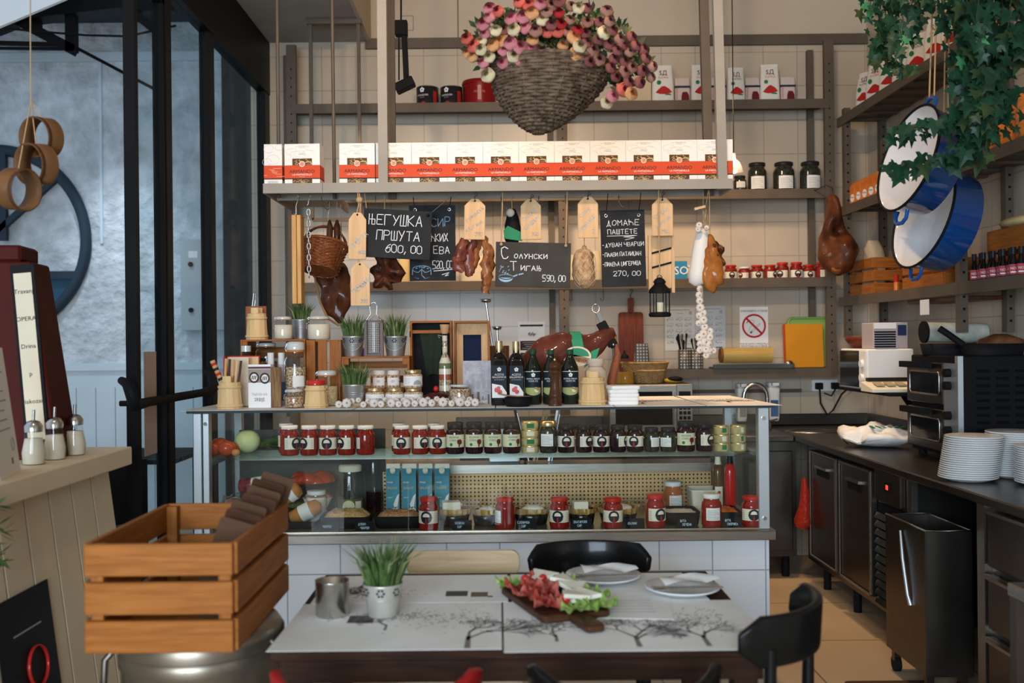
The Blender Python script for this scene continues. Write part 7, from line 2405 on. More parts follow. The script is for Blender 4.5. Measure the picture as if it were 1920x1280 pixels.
# large jars behind
x, wd, h = fit(630, 682, 871, 4.84, DK)
t = thing('large_clear_jar', 'big clear pickle jar with a pale lid behind the cracklings tray', 'jar', (x, 4.86, DK))
r = wd / 2
MB().lathe([(r * .95, 0), (r, .012), (r, h * .68), (r * .82, h * .84), (r * .80, h * .88)], g_jar, 26, caps=False).build('jar_glass', t)
MB().lathe([(r * .93, .004), (r * .95, h * .4)], mix2('brine', (.10, .09, .04), (.22, .20, .10), 14, .3, .7, .2), 22).build('contents', t)
MB().lathe([(r * .82, h * .88), (r * .84, h * .97), (r * .7, h), (.0005, h)], m_lab, 22, caps=False).build('lid', t)
MB().disc(r + .001, 0, h * .26, r * .48, m_labg).patch(r + .001, .5 * r, 1.0 * r, h * .16, h * .36, m_lab, 5).build('label', t)
x, wd, h = fit(684, 716, 866, 4.95, DK)
t = thing('large_clear_jar', 'tall dark clear jar behind the tobacco cracklings tray', 'jar', (x, 4.97, DK))
MB().lathe([(wd * .48, 0), (wd * .5, .01), (wd * .5, h * .85), (wd * .42, h)], g_jar, 22, caps=False).build('jar_glass', t)
MB().lathe([(wd * .46, .004), (wd * .46, h * .45)], m_beet, 18).build('contents', t)
x, wd, h = fit(1245, 1281, 903, 4.9, DK)
jar('white-lidded orange jar standing against the perforated panel', x, 4.92, DK, wd, h, mat('orange_spread', (.34, .10, .03), .2, coat=.4), m_lidw, 'plain', .01, lidh=.13)
x, wd, h = fit(1283, 1340, 915, 4.92, DK)
t = thing('white_food_box', 'white plastic food box behind the cheese cubes', 'box', (x + .02, 4.93, DK))
loft(MB(), [(0, wd * .40, .06), (h * .95, wd * .48, .08), (h, wd * .5, .085), (h, wd * .45, .075), (h * .8, wd * .44, .07), (h * .8, .001, .001)], m_lab, 20, 10, caps=False).build('box', t)
for i, (a, b, yt, m, lab) in enumerate(((1337, 1357, 856, mat('brown_sauce', (.10, .045, .02), .2, coat=.4), 'brown sauce bottle with a cream label beside the ketchup'), (1359, 1380, 855, m_red, 'bright red ketchup bottle by the glass end of the counter'))):
 x, wd, h = fit(a, b, yt, 4.86, DK)
 t = thing('sauce_bottle', lab, 'bottle', (x, 4.87, DK), 0, 'sauce bottles')
 r = wd / 2
 MB().lathe([(r * .95, 0), (r, .01), (r, h * .72), (r * .8, h * .84), (r * .5, h * .88)], m, 20).build('bottle_body', t)
 MB().lathe([(r * .6, h * .87), (r * .5, h)], m_lidk if i else m_lab, 16).build('cap', t)
 if not i:
  MB().patch(r + .001, -r * .8, r * .8, h * .15, h * .5, m_lab, 8).disc(r + .0016, 0, h * .4, r * .3, m_inkr).build('label', t)
# vegetables, sausages and wrapped meats at the crate end
m_cuke = mix2('cucumber_skin', (.035, .07, .02), (.14, .19, .06), 30, .3, .7, .35)
rd = random.Random(12)
for k in range(9):
 px, py = 520 + (k % 5) * 11 + rd.uniform(-3, 3), 905 - (k // 5) * 12 + rd.uniform(-3, 3)
 c = P(px, py, 4.86)
 t = thing('cucumber', f'small pickling cucumber, {ORD[k]} in the heap behind the wrapped meats', 'cucumber', (c.x, 4.86 + .03 * (k % 3), DK + .07 + .03 * (k // 5)), rd.uniform(-1, 1), 'heap of pickling cucumbers')
 MB().sweep([(-.035, 0, 0), (-.03, 0, 0), (-.01, 0, .003), (.015, 0, .003), (.03, 0, 0), (.036, 0, 0)], [.004, .011, .0155, .0155, .011, .003], m_cuke, 10).build('skin', t)
t = thing('vegetable_crate', 'dark tray lifting the cucumbers at the back of the deck', 'tray', (P(540, 930, 4.9).x, 4.9, DK))
MB().box(-.14, .14, -.09, .12, 0, .054, m_blackm).build('tray', t, .004)
t = thing('chives', 'bunch of green chives lying at the back of the deck', 'herbs', (P(470, 905, 4.96).x, 4.96, DK + .06))
q = MB()
for k in range(40):
 a = rd.uniform(-.25, .25)
 p = Vector((rd.uniform(-.03, .03), rd.uniform(-.03, .03), rd.uniform(0, .05)))
 q.sweep([p, p + Vector((.1, .1 * a, .03)), p + Vector((.24, .3 * a, .075 + rd.uniform(-.02, .03)))], [.002, .002, .0008], m_leaf, 4)
q.build('stalks', t)
t = thing('leek_box', 'dark box under the chives at the back of the deck', 'box', (P(450, 930, 4.95).x, 4.95, DK))
MB().box(-.16, .12, -.05, .09, 0, .058, m_blackm).build('box', t, .004)
t = thing('film_wrapped_sausage', 'thick white sausage with a dark red cut end, wrapped in film', 'sausage', P(480, 908, 4.74))
MB().sweep([(-.02, 0, 0), (.01, 0, .004), (.07, .01, .01), (.085, .01, .01)], [.032, .034, .033, .01], mat('white_casing', (.74, .72, .68), .4), 20).build('casing', t)
MB().sweep([(-.078, -.004, -.004), (-.07, -.004, -.004), (-.02, 0, 0)], [.028, .034, .034], mat('cut_salami', (.17, .03, .04), .35, var=.4, vs=80, coat=.5), 20).build('cut_end', t)
t['label'] = 'thick white sausage with a dark red cut end, lying on the cling-filmed pile'
t = thing('film_bundle', 'crumpled cling-filmed pile of cheese and meat in the corner of the deck', 'food bundle', (P(463, 950, 4.72).x, 4.72, DK))
q = MB()
for k in range(9):
 c = (rd.uniform(-.12, .14), rd.uniform(-.06, .06), rd.uniform(.03, .10))
 q.ball((c[0] * .8, c[1], c[2]), (rd.uniform(.04, .06), .04, rd.uniform(.03, .045)), [m_cheese, mat('ham_pink', (.42, .18, .12), .4), m_lab][k % 3], 12, 7)
q.build('wrapped_food', t)
f = MB().ball((0.01, 0, .06), (.155, .10, .10), mat('film_white', (.55, .56, .56), .15, bump=1.0, bs=35), 24, 12)
for k, vv in enumerate(f.v):
 f.v[k] = vv * (1 + .25 * noise.noise(vv * 30))
 f.v[k].z = max(.002, f.v[k].z)
MB().add([tuple(v_) for v_ in f.v], f.f, g_film, True).build('cling_film', t)
for i, (pp, lab) in enumerate(((((531, 935), (560, 915), (548, 952)), 'orange smoked meat roll with paper label, upper one at the crate'), (((548, 972), (596, 948), (600, 972)), 'orange smoked meat roll in film, lower one on the tray'))):
 c = P((pp[0][0] + pp[1][0]) / 2, (pp[0][1] + pp[1][1]) / 2, 4.72 - .02 * i)
 t = thing('smoked_roll', lab, 'smoked meat', c, 0, 'smoked meat rolls')
 a, b = P(*pp[0], 4.72 - .02 * i) - c, P(*pp[1], 4.72 - .02 * i) - c
 MB().sweep([a * 1.15, a, a * .3, b * .4, b, b * 1.2], [.01, .034, .04, .04, .034, .012], mix2('orange_smoke', (.34, .11, .02), (.56, .24, .06), 12, .3, .7, .25, .2, coat=.5), 18).build('meat', t)
 MB().sweep([a * .3, b * .5], [.0415, .0415], m_labw, 18, caps=False).build('label', t)
x, wd, h = fit(566, 622, 898, 4.84, DK)
t = thing('minced_meat_bowl', 'white bowl heaped with film-wrapped red meat at the back', 'bowl', (x, 4.86, DK + .055))
MB().lathe([(wd * .3, 0), (wd * .5, .055), (wd * .46, .055), (wd * .28, .006), (.0005, .006)], m_lab, 24, caps=False).build('bowl', t)
MB().ball((0, 0, .05), (wd * .46, wd * .42, .045), mix2('minced_meat', (.34, .08, .04), (.62, .30, .2), 60, .35, .65, .25, .5, coat=.6)).build('meat', t)
x, wd, h = fit(566, 606, 922, 4.74, DK)
jar('white-lidded clear jar of white cheese between the meat rolls', x + .01, 4.79, DK, wd, h, m_lab, m_lidw, 'none', name='cheese_jar', clear=True, lidh=.12)
t = thing('pepper_basin', 'black basin of bright red peppers on the back of the deck', 'basin', (P(585, 900, 4.98).x, 5.0, DK))
MB().lathe([(.10, 0), (.125, .17), (.115, .17), (.09, .01)], m_blackm, 28, caps=False).build('basin', t)
q = MB()
for k in range(11):
 a = 2 * PI * k / 11
 q.ball((.07 * math.cos(a), .07 * math.sin(a), .17 + .008 * (k % 3)), (.045, .04, .03), mat('red_pepper', (.50, .04, .01), .2, coat=.5), 12, 8)
q.build('peppers', t)
# tools on the rear ledge
t = thing('steel_tray', 'grey steel tray propped up under the counter top at the back', 'tray', (P(945, 780, 5.22).x, 5.16, .8775), rot=(-.25, 0, 0))
loft(MB(), [(0, .08, .006), (.16, .10, .008), (.17, .10, .012)], m_alu, 16, 6).build('tray', t)
for k, (a, b) in enumerate((((985, 800), (965, 766)), ((1000, 800), (1022, 768)), ((1028, 800), (1045, 768)))):
 p0, p1 = P(*a, 5.14), P(*b, 5.14)
 p0.z = .879
 p1.z = max(p1.z, 1.12) if False else p1.z
 t = thing('serving_tongs', ['dark knife handle leaning behind the can stack', 'pale wooden serving tongs leaning behind the dark jars', 'steel serving fork leaning behind the dark jars'][k], 'utensil', p0, 0)
 MB().bar((0, 0, 0), p1 - p0, .014, .01, [m_dark, m_tagw, m_alu][k]).build('handle', t, .002)
 MB().bar((.016, 0, 0), p1 - p0 + Vector((.012, 0, -.02)), .008, .008, [m_alu, m_tagw, m_alu][k]).build('prong', t, .002)
# ================================================================ side rack contents
z0, z1, z2 = zR
gp_ = 'paprika bags on the side rack'
ys6 = [6.35, 6.17, 5.95, 5.76, 5.55, 5.32, 5.12]
for i, y in enumerate(ys6):
 bag(f'white paprika bag on the high side shelf, {ORD[i]} from the room corner', RX + .10, y, z0, .15, .24 + .012 * (i % 2), -1.05 + .06 * (i % 3), gp_, i % 2 == 0)
m_or = mix2('orange_pack', (.55, .13, .015), (.75, .26, .04), 12, .3, .7, .25, coat=.5)
for i in range(5):
 y = 6.46 - .105 * i
 t = thing('coffee_packet', f'orange coffee packet on the middle side shelf, {ORD[i]} from the room corner', 'packet', (RX + .06, y, z1), -1.35 + .05 * i, 'orange packets on the side shelf')
 loft(MB(), [(0, .042, .028), (.12, .042, .028), (.145, .04, .008), (.15, .04, .004)], m_or, 16, 6).build('packet', t)
 q = MB().poly([(.022 * math.cos(a * PI / 6), -.0292, .045 + .026 * math.sin(a * PI / 6)) for a in range(12)], m_labw)
 q.text('Moka', .016, m_ink, (0, -.03, .05))
 q.build('print', t)
t = thing('black_coffee_can', 'black bottle-shaped can standing after the orange packets on the side shelf', 'can', (RX + .05, 5.86, z1))
MB().lathe([(.035, 0), (.035, .13), (.018, .17), (.018, .2)], m_lidk, 18).build('can_body', t)
MB().disc(.0356, 0, .06, .02, m_labw).build('label', t)
m_chip = mat('orange_foil', (.72, .20, .03), .22, var=.3, vs=16, bump=.9, bs=30, coat=.6)
for i in range(6):
 y = 4.74 - .19 * i
 t = thing('snack_bag', f'shiny orange snack bag above the small red-labelled bottles, {ORD[i]} from the post', 'bag', (RX + .10, y, z1), -1.2 + .15 * (i % 3), 'orange snack bags')
 q = loft(MB(), [(0, .075, .02), (.02, .085, .05), (.10, .088, .06), (.17, .08, .03), (.19, .085, .004), (.215, .09, .003)], m_chip, 24, 3)
 for k, vv in enumerate(q.v):
  q.v[k] = vv + Vector((0, 1, 0)) * .012 * noise.noise(vv * 22 + Vector((i, i, i)))
 q.build('bag_body', t)
m_lbr = mat('label_pinkred', (.40, .06, .08), .5)
for i in range(10):
 y = 4.84 - .046 * i
 t = thing('small_bottle', f'tiny black bottle with a red label on the low side shelf, {ORD[i]} from the post', 'bottle', (RX + .045 + .012 * (i % 2), y, z2), 0, 'red-labelled little bottles')
 MB().lathe([(.019, 0), (.02, .004), (.02, .062), (.011, .085), (.0095, .11)], MATS['bottle_black'], 16).build('bottle_glass', t)
 MB().lathe([(.0115, .10), (.0115, .132)], m_lidk, 14).build('cap', t)
 q = MB()
 q.T = Matrix.Rotation(-.5, 4, 'Z')
 q.patch(.0206, -.021, .021, .008, .054, m_lbr, 6)
 q.text('NO', .016, m_labw, (0, 0, .036), .0211)
 q.patch(.021, -.012, .012, .016, .022, m_labw, 4)
 q.build('label', t)
jar('wide jar with an orange label at the end of the little bottles', RX + .08, 4.30, z2, .085, .13, m_flour, m_lidg, 'script', 0, 'honey_jar')
def slat_crate(name, label, x0, x1, y0, y1, za, h, rows=2, mats=(m_orangeX, m_orangeY, m_orangeZ), th=.012, group=None, rz=0.0, gap=.22, bev=.002, cat='crate', ends=True):
 t = thing(name, label, cat, ((x0 + x1) / 2, (y0 + y1) / 2, za), rz, group)
 X, Y = (x1 - x0) / 2, (y1 - y0) / 2
 sh = h / (rows + gap * (rows - 1))
 for k in range(rows):
  a = k * sh * (1 + gap)
  for s_ in (-1, 1):
   MB().box(-X, X, s_ * Y - th / 2, s_ * Y + th / 2, a, a + sh, mats[0]).build('slat', t, bev)
   MB().box(s_ * X - th / 2, s_ * X + th / 2, -Y + th / 2, Y - th / 2, a, a + sh, mats[1]).build('slat', t, bev)
 pw = th * 1.9
 for sx in (-1, 1):
  for sy in (-1, 1):
   MB().box(sx * (X - th / 2 - pw / 2) - pw / 2, sx * (X - th / 2 - pw / 2) + pw / 2, sy * (Y - th / 2 - pw / 2) - pw / 2, sy * (Y - th / 2 - pw / 2) + pw / 2, .004, h - .004, mats[2]).build('corner_post', t, bev)
 MB().box(-X + th / 2, X - th / 2, -Y + th / 2, Y - th / 2, .004, .012, mats[1]).build('bottom_board', t)
 return t
slat_crate('wooden_crate', 'honey-coloured slatted crate by the hanging ham holding paper bags', RX + .015, RX + .19, 6.06, 6.46, z2, .22, 3, group='slatted crates on the side rack')
t = thing('paper_bag', 'crumpled pale bag sticking out of the crate by the hanging ham', 'bag', (RX + .10, 6.28, z2 + .013), .3)
loft(MB(), [(0, .055, .07), (.2, .055, .08), (.28, .05, .05), (.33, .04, .01)], mat('crumpled_bag', (.46, .38, .28), .4, bump=.7, bs=30), 16, 3).build('bag_body', t)
slat_crate('wooden_crate', 'low honey-coloured crate partly hidden below the blue pans', RX + .015, RX + .20, 5.1, 5.62, z2, .14, 2, group='slatted crates on the side rack')
slat_crate('wooden_crate', 'slatted crate at the wall behind the little red-labelled bottles', RX + .12, XR - .02, 4.4, 4.86, z2, .24, 2, group='slatted crates on the side rack')
t = thing('paper_bag', 'brown paper bags lying on the crate behind the little bottles', 'bag', (RX + .2, 4.7, z2 + .241))
MB().ball((0, 0, .03), (.07, .15, .03), MATS['bag_paper_c']).build('bag_body', t)
t = thing('spice_tube', 'small red and yellow tube between the two low crates', 'tube', (RX + .03, 5.75, z2))
MB().lathe([(.014, 0), (.014, .05)], m_or, 12).lathe([(.014, .05), (.014, .09)], m_redp, 12).build('tube', t)
t = thing('white_note', 'blank white paper note stuck to the low side shelf', 'note', (RX - .010, 5.28, z2 - .10))
MB().box(-.001, .001, -.055, .055, -.05, .03, m_white).build('note', t)
t = thing('black_tray', 'dark oven tray slid under the low side shelf', 'tray', (RX + .10, 5.25, z2 - .085))
MB().box(-.09, .14, -.3, .3, 0, .02, m_walnut).build('tray', t, .004)
# blue enamel pans on twine
m_enam = mat('blue_enamel', (.006, .075, .30), .12, coat=.6)
m_enaw = mat('white_enamel', (.60, .60, .62), .12, coat=.5)
def pan(label, c, r, dp, n_, top):
 t = thing('enamel_pan', label, 'pan', c, group='blue enamel pans')
 n_ = Vector(n_).normalized()
 mj = (Vector((0, 0, 1)) - n_ * n_.z).normalized()
 t.rotation_euler = Matrix((mj.cross(n_) * -1, mj, n_)).transposed().to_euler() if False else Matrix((mj.cross(n_), mj, n_)).transposed().to_euler()
 MB().lathe([(.0005, -dp), (r * .80, -dp), (r * .92, -dp * .9), (r, 0), (r * 1.02, .004)], m_enam, 44, caps=False).build('outside', t)
 MB().lathe([(r * 1.0, .002), (r * .965, -.004), (r * .89, -dp * .85), (r * .78, -dp + .006), (.0005, -dp + .006)], m_enaw, 44, caps=False).build('inside', t)
 MB().sweep([(r * 1.01 * math.cos(2 * PI * i / 44), r * 1.01 * math.sin(2 * PI * i / 44), .004) for i in range(44)], .006, m_blackm, 6, closed=True).build('rim', t)
 for s_ in (-1, 1):
  MB().sweep([(-.05, s_ * r * .98, -.03), (-.045, s_ * (r + .03), -.035), (-.02, s_ * (r + .05), -.035), (.02, s_ * (r + .05), -.035), (.045, s_ * (r + .03), -.035), (.05, s_ * r * .98, -.03)], .009, m_enam, 8).build('handle', t)
 Mi = t.rotation_euler.to_matrix().inverted()
 tw = MB()
 for dx in (-.02, .02):
  tw.sweep([(dx, r + .05, -.035), Mi @ (Vector(top) - Vector(c))], .004, m_twine, 6)
 tw.build('twine', t)
 return t
pan('upper blue enamel pan hanging on twine beneath the ivy', P(1703, 297, 4.3), .232, .15, (-.96, -.10, .27), Vector((P(1782, 0, 4.3).x, 4.3, 4.69)))
pan('lower blue enamel pan hanging behind the upper one', P(1731, 405, 4.66), .248, .17, (-.96, -.10, .27), Vector((P(1790, 100, 4.75).x, 4.75, 4.69)))
# side worktop: microwave, heater, oven, plates
t = thing('white_microwave', 'white microwave on a wall bracket in the kitchen corner', 'microwave', (2.235, 5.9, 1.20))
MB().box(-.135, .135, -.22, .22, 0, .235, m_wht).build('body', t, .008)
MB().box(-.142, -.135, -.10, .215, .012, .224, mat('oven_window', (.01, .01, .012), .1)).build('door', t, .003)
MB().box(-.14, -.135, -.215, -.105, .012, .224, m_wht).build('control_panel', t, .002)
for z in (.07, .15):
 MB().sweep([(-.14, -.16, z), (-.155, -.16, z)], .022, m_wht, 18).build('knob', t)
t = thing('microwave_bracket', 'black wall bracket carrying the white microwave', 'bracket', (2.30, 5.75, 1.20))
MB().box(-.2, .25, -.4, .4, -.018, 0, m_blackm).bar((.1, -.2, -.02), (.25, -.2, -.25), .03, .03, m_blackm).bar((.1, .2, -.02), (.25, .2, -.25), .03, .03, m_blackm).build('bracket', t)
t = thing('brown_bowl', 'dark red-brown bowl on the far end of the white microwave', 'bowl', (2.20, 6.03, 1.4355))
MB().lathe([(.04, 0), (.06, .004), (.095, .05), (.10, .075), (.093, .075), (.055, .01), (.0005, .008)], mat('red_brown_glaze', (.13, .03, .015), .3), 30, caps=False).build('bowl', t)
t = thing('small_radio', 'small beige heater box with a slatted grille on the white microwave', 'appliance', (2.24, 5.78, 1.4355))
MB().box(-.1, .1, -.09, .09, 0, .15, mat('mauve_plastic', (.42, .36, .36), .5)).build('body', t, .004)
MB().box(-.095, .03, -.096, -.09, .115, .148, m_wht).build('top_panel', t)
q = MB()
for k in range(7):
 q.cbox((-.033, -.093, .012 + k * .014), (.12, .008, .006), m_blackm, rx=.4)
q.build('grille', t)
MB().box(.04, .09, -.092, -.09, .075, .135, mat('navy_panel', (.02, .03, .09), .3)).build('display', t)
t = thing('desk_telephone', 'cream desk telephone with a keypad in front of the white microwave', 'telephone', (2.20, 5.5, 1.2005), .0)
MB().prism([(-.09, 0), (.09, 0), (.09, .055), (-.09, .02)], -.17, .1, m_lab, 'YZ').build('body', t, .003)
for k in range(3):
 MB().cbox((-.11 + .06 * k, -.02, .043), (.045, .07, .006), mat('key_tan', (.35, .30, .18), .5), rx=.19).build('keypad', t)
MB().box(-.14, .09, .07, .10, .055, .075, m_inoxd).build('handset', t, .003)
ov = thing('pizza_oven', 'black two-deck pizza oven with steel doors on the side worktop', 'oven', (2.33, 4.88, .9))
MB().box(-.19, .21, -.29, .29, .03, .51, m_blackm).build('body', ov, .006)
for sx in (-.15, .17):
 for sy in (-.25, .25):
  MB().cyl((sx, sy, 0), .02, .03, m_blackm, 12).build('foot', ov)
MB().box(-.215, -.19, -.29, -.26, .03, .51, m_alu).build('corner_trim', ov)
for z in (.275, .05):
 d = MB().box(-.215, -.19, -.13, .285, z, z + .2, m_inoxd).build('door', ov, .004)
 q = MB().prism(rrect(-.10, .24, z + .045, z + .155, .02), -.217, -.215, MATS['oven_window'], 'YZ')
 q.sweep([(-.218, a, b) for a, b in rrect(-.10, .24, z + .045, z + .155, .02)], .005, m_inox, 6, closed=True)
 q.build('window', d)
 MB().bar((-.215, .0, z + .185), (-.275, .0, z + .19), .03, .03, m_blackm).bar((-.275, -.04, z + .19), (-.275, .2, z + .19), .03, .03, m_blackm).build('handle', d)
q = MB().box(-.212, -.19, -.255, -.135, .05, .475, m_alu)
q.build('control_panel', ov)
for z in (.16, .23, .37, .43):
 MB().sweep([(-.212, -.20, z), (-.24, -.20, z)], .02, m_blackm, 14).build('knob', ov)
q = MB()
for c_ in range(4):
 for r_ in range(11):
  q.cbox((-.10 + c_ * .09, -.291, .10 + r_ * .034), (.06, .006, .012), m_black, rx=.5)
q.build('vent_grille', ov)
for i, (xx, yy, w_, lab) in enumerate(((2.28, 5.0, .16, 'round black baking tray on the oven, under the rolled paper'), (2.36, 4.76, .15, 'round black frying pan on the oven, nearer the stacked plates'))):
 t = thing('baking_pan', lab, 'pan', (xx, yy, 1.411 + .0), 0, 'black pans on the oven')
 MB().lathe([(w_ * .92, 0), (w_, .055), (w_ * .97, .055), (w_ * .9, .006), (.0005, .006)], m_blackm, 32, caps=False, sy=.7).build('pan', t)
 if i:
  MB().sweep([(-.14, 0, .05), (-.2, .02, .1), (-.24, .03, .13)], .016, m_blackm, 10).build('handle', t)
t = thing('foil_roll', 'pale paper roll with a black end lying on the oven trays', 'roll', (2.28, 5.0, 1.525))
MB().sweep([(-.14, 0, 0), (.16, 0, -.01)], .05, mix2('pale_foil', (.30, .32, .26), (.58, .56, .48), 12, .3, .7, .4), 24).build('roll', t)
MB().sweep([(-.15, 0, 0), (-.138, 0, 0)], .055, m_blackm, 24).build('end_cap', t)
t = thing('brown_loaf_pan', 'brown rusty pan lid lying on the nearer black pan', 'lid', (2.40, 4.76, 1.466))
MB().lathe([(.11, 0), (.1, .02), (.03, .045), (.0005, .045)], mix2('rusty_brown', (.08, .03, .012), (.2, .09, .04), 14, .3, .7, .6), 24, caps=False, sy=.8).build('lid', t)
# plates
pl0 = None
def plate_mesh(t, r=.118, rim=m_ink):
 MB().lathe([(r * .55, 0), (r * .58, 0), (r * .7, .004), (r * .97, .016), (r, .019), (r * .985, .0215), (r * .68, .0075), (.0005, .006)], mat('porcelain', (.68, .68, .67), .2, coat=.3), 36, caps=False).build('plate', t)
for sx, sy, n_, lab, lean in ((1.95, 4.15, 20, 'stack by the oven doors', -.0016), (2.19, 4.23, 21, 'stack behind the others', 0), (2.185, 3.98, 17, 'stack at the near end', 0)):
 for k in range(n_):
  l = f'white dinner plate, {k + 1} up from the bottom in the ' + lab
  loc = (sx - lean * 0 + (-lean * k if lean else 0), sy, .9 + .0088 * k)
  if pl0 is None:
   pl0 = thing('dinner_plate', l, 'plate', loc, 0, 'stacked white dinner plates')
   plate_mesh(pl0)
  else:
   dup(pl0, loc, .1 * k, l)
t = thing('carrier_bag', 'white plastic carrier bag with a green print lying on the side worktop', 'bag', (2.08, 5.5, .901), .3)
q = MB().ball((0, 0, .055), (.19, .21, .055), mat('white_plastic', (.72, .72, .70), .35, bump=.8, bs=16), 28, 14)
for k, vv in enumerate(q.v):
 f_ = noise.noise(vv * 11)
 q.v[k] = Vector((vv.x * (1 + .35 * f_), vv.y * (1 + .35 * f_), max(.001, vv.z * (1 + .9 * f_) - .1 * abs(vv.x) * (vv.z > .05))))
q.build('bag_body', t)
q = MB()
for k in range(6):
 q.cbox((-.08 + .03 * k, -.07 - .012 * k, .113), (.018, .035, .003), m_green, rz=.6 * k, rx=.3)
q.build('print', t)
t = thing('drinking_glass', 'clear drinking glass standing at the back of the worktop corner', 'glass', (P(1633, 790, 6.2).x, 6.2, .9))
MB().lathe([(.028, 0), (.035, .11), (.033, .11), (.026, .006), (.0005, .006)], g_jar, 20, caps=False).build('glass', t)
t = thing('red_net_bag', 'red plastic bag knotted on the fridge corner', 'bag', (fx - .04, 5.985, .36))
q = MB().sweep([(0, 0, .30), (0, 0, .22), (.0, 0, .14), (-.01, 0, .04), (-.02, 0, 0)], [.012, .03, .035, .05, .03], mat('red_plastic', (.28, .022, .01), .25, bump=.8, bs=40), 14, rough=.6, rs=30)
q.build('bag_body', t)
# waste bin, mat, side table
bn = thing('steel_bin', 'tall open stainless waste bin on casters beside the fridge', 'bin', (1.845, 4.31, 0))
q = MB()
a, b_, zt_, zb_ = .095, .21, .70, .10
for s_ in (-1, 1):
 q.box(s_ * a - .004, s_ * a + .004, -b_, b_, zb_, zt_, m_inoxd)
 q.box(-a, a, s_ * b_ - .004, s_ * b_ + .004, zb_, zt_, m_inoxd)
q.box(-a, a, -b_, b_, zb_, zb_ + .008, m_inoxd)
q.build('bin_body', bn, .002)
MB().sweep([(s_[0], s_[1], zt_) for s_ in ((-a, -b_), (a, -b_), (a, b_), (-a, b_))], .005, m_inox, 6, closed=True).build('rim', bn)
MB().sweep([(-a - .012, .02, .66), (-a - .02, -.02, .55), (-a - .016, -.06, .40), (-a - .008, -.07, .36)], [.006, .008, .008, .011], m_alu, 8).build('scoop', bn)
for sx in (-.07, .07):
 for sy in (-.17, .17):
  q = MB().sweep([(sx - .012, sy, .035), (sx + .012, sy, .035)], .035, m_blackm, 16)
  q.box(sx - .015, sx + .015, sy - .015, sy + .015, .05, .1, m_inoxd)
  q.build('caster', bn)
t = thing('floor_mat', 'dark brown rubber mat on the aisle floor before the bin', 'mat', (1.66, 3.7, 0))
MB().prism(rrect(-.18, .2, -.75, .62, .02), 0, .012, mat('rubber_mat', (.07, .04, .025), .6, bump=.3, bs=80), 'XY').build('mat', t)
t = thing('steel_side_table', 'corner of a low steel table standing in the aisle', 'table', (1.665, 2.72, 0))
MB().box(-.172, .172, -.22, .22, .735, .775, m_inox).build('tabletop', t, .004)
for sx in (-.15, .15):
 for sy in (-.195, .195):
  MB().box(sx - .018, sx + .018, sy - .018, sy + .018, 0, .735, m_inoxd).build('leg', t)
# ================================================================ foreground: dining table
m_tdark = woodm('table_wood', (.018, .007, .004), (.042, .017, .008), 'X', .6)
TX0, TX1, TY0, TY1, TT = -.57, .665, 2.44, 3.23, .75
tb = thing('dining_table', 'dark wooden dining table laid with paper placemats', 'table', (0, 0, 0))
MB().box(TX0, TX1, TY0, TY1, TT - .03, TT, m_tdark).build('tabletop', tb, .003)
MB().box(TX0 + .02, TX1 - .02, TY0 + .02, TY0 + .045, TT - .09, TT - .03, m_tdark).build('apron', tb)
MB().box(TX0 + .02, TX1 - .02, TY1 - .045, TY1 - .02, TT - .09, TT - .03, m_tdark).build('apron', tb)
for x in (TX0 + .06, TX1 - .06):
 for y in (TY0 + .06, TY1 - .06):
  MB().box(x - .03, x + .03, y - .03, y + .03, 0, TT - .03, m_tdark).build('leg', tb, .002)
S = TT + .0003
ink = mat('print_dark', (.08, .075, .07), .6)
sheet('paper placemat with a bare tree at the street end of the table', [(-.575, 2.425), (.0, 2.425), (.0, 2.86), (-.565, 2.86)], S, fn=both(tree_print(.20, -.21, .10, 3), tree_print(-.02, -.05, .05, 33), marks([(-.13, -.06, .02, .09, ink), (-.06, -.055, .0, .1, m_lab)])))
sheet('paper placemat under the grass pot, along the back of the table', [(-.55, 2.865), (.02, 2.865), (.02, 3.2), (-.55, 3.2)], S, fn=both(tree_print(-.16, .10, .06, 12, flip=-1), marks([(.10, .165, -.10, -.04, ink), (.175, .225, -.11, -.055, mat('print_umber', (.16, .12, .09), .6)), (.225, .24, -.115, -.10, ink)])))
sheet('paper placemat with tree prints at the kitchen end, hanging over the table edge', [(.005, 2.40), (.675, 2.40), (.665, 2.86), (.005, 2.86)], S, fn=both(tree_print(.0, -.2, .09, 5), tree_print(.17, -.2, .09, 8), tree_print(-.2, -.15, .06, 15)))
sheet('paper placemat beneath the two dinner plates', [(.03, 2.865), (.60, 2.865), (.58, 3.2), (.03, 3.2)], S)
sheet('small printed menu sheet lying before the plate with cutlery', [(.20, 2.69), (.46, 2.66), (.49, 2.9), (.23, 2.92)], S + .0016, fn=marks([(-.09, .08, -.06 + .03 * k, -.055 + .03 * k, m_grey) for k in range(5)]), name='menu_sheet')
Z = TT + .0018
x = P(718, 1140, 2.74).x
pot_grass('grass pot with punched flowers standing on the dining table', x, 2.74, Z, .112, .09, .135, 21, mat('cream_tin', (.55, .52, .46), .35, metal=.5), True, False, None, 1.3, 150, .0042)
t = thing('metal_cup', 'dented silver metal cup beside the grass pot on the table', 'cup', (P(623, 1120, 2.74).x, 2.74, Z))
MB().lathe([(.042, 0), (.045, .004), (.046, .095), (.047, .098), (.044, .096), (.043, .006), (.0005, .006)], mat('worn_silver', (.50, .47, .43), .25, metal=1, var=.2, vs=20), 28, caps=False).build('cup', t)
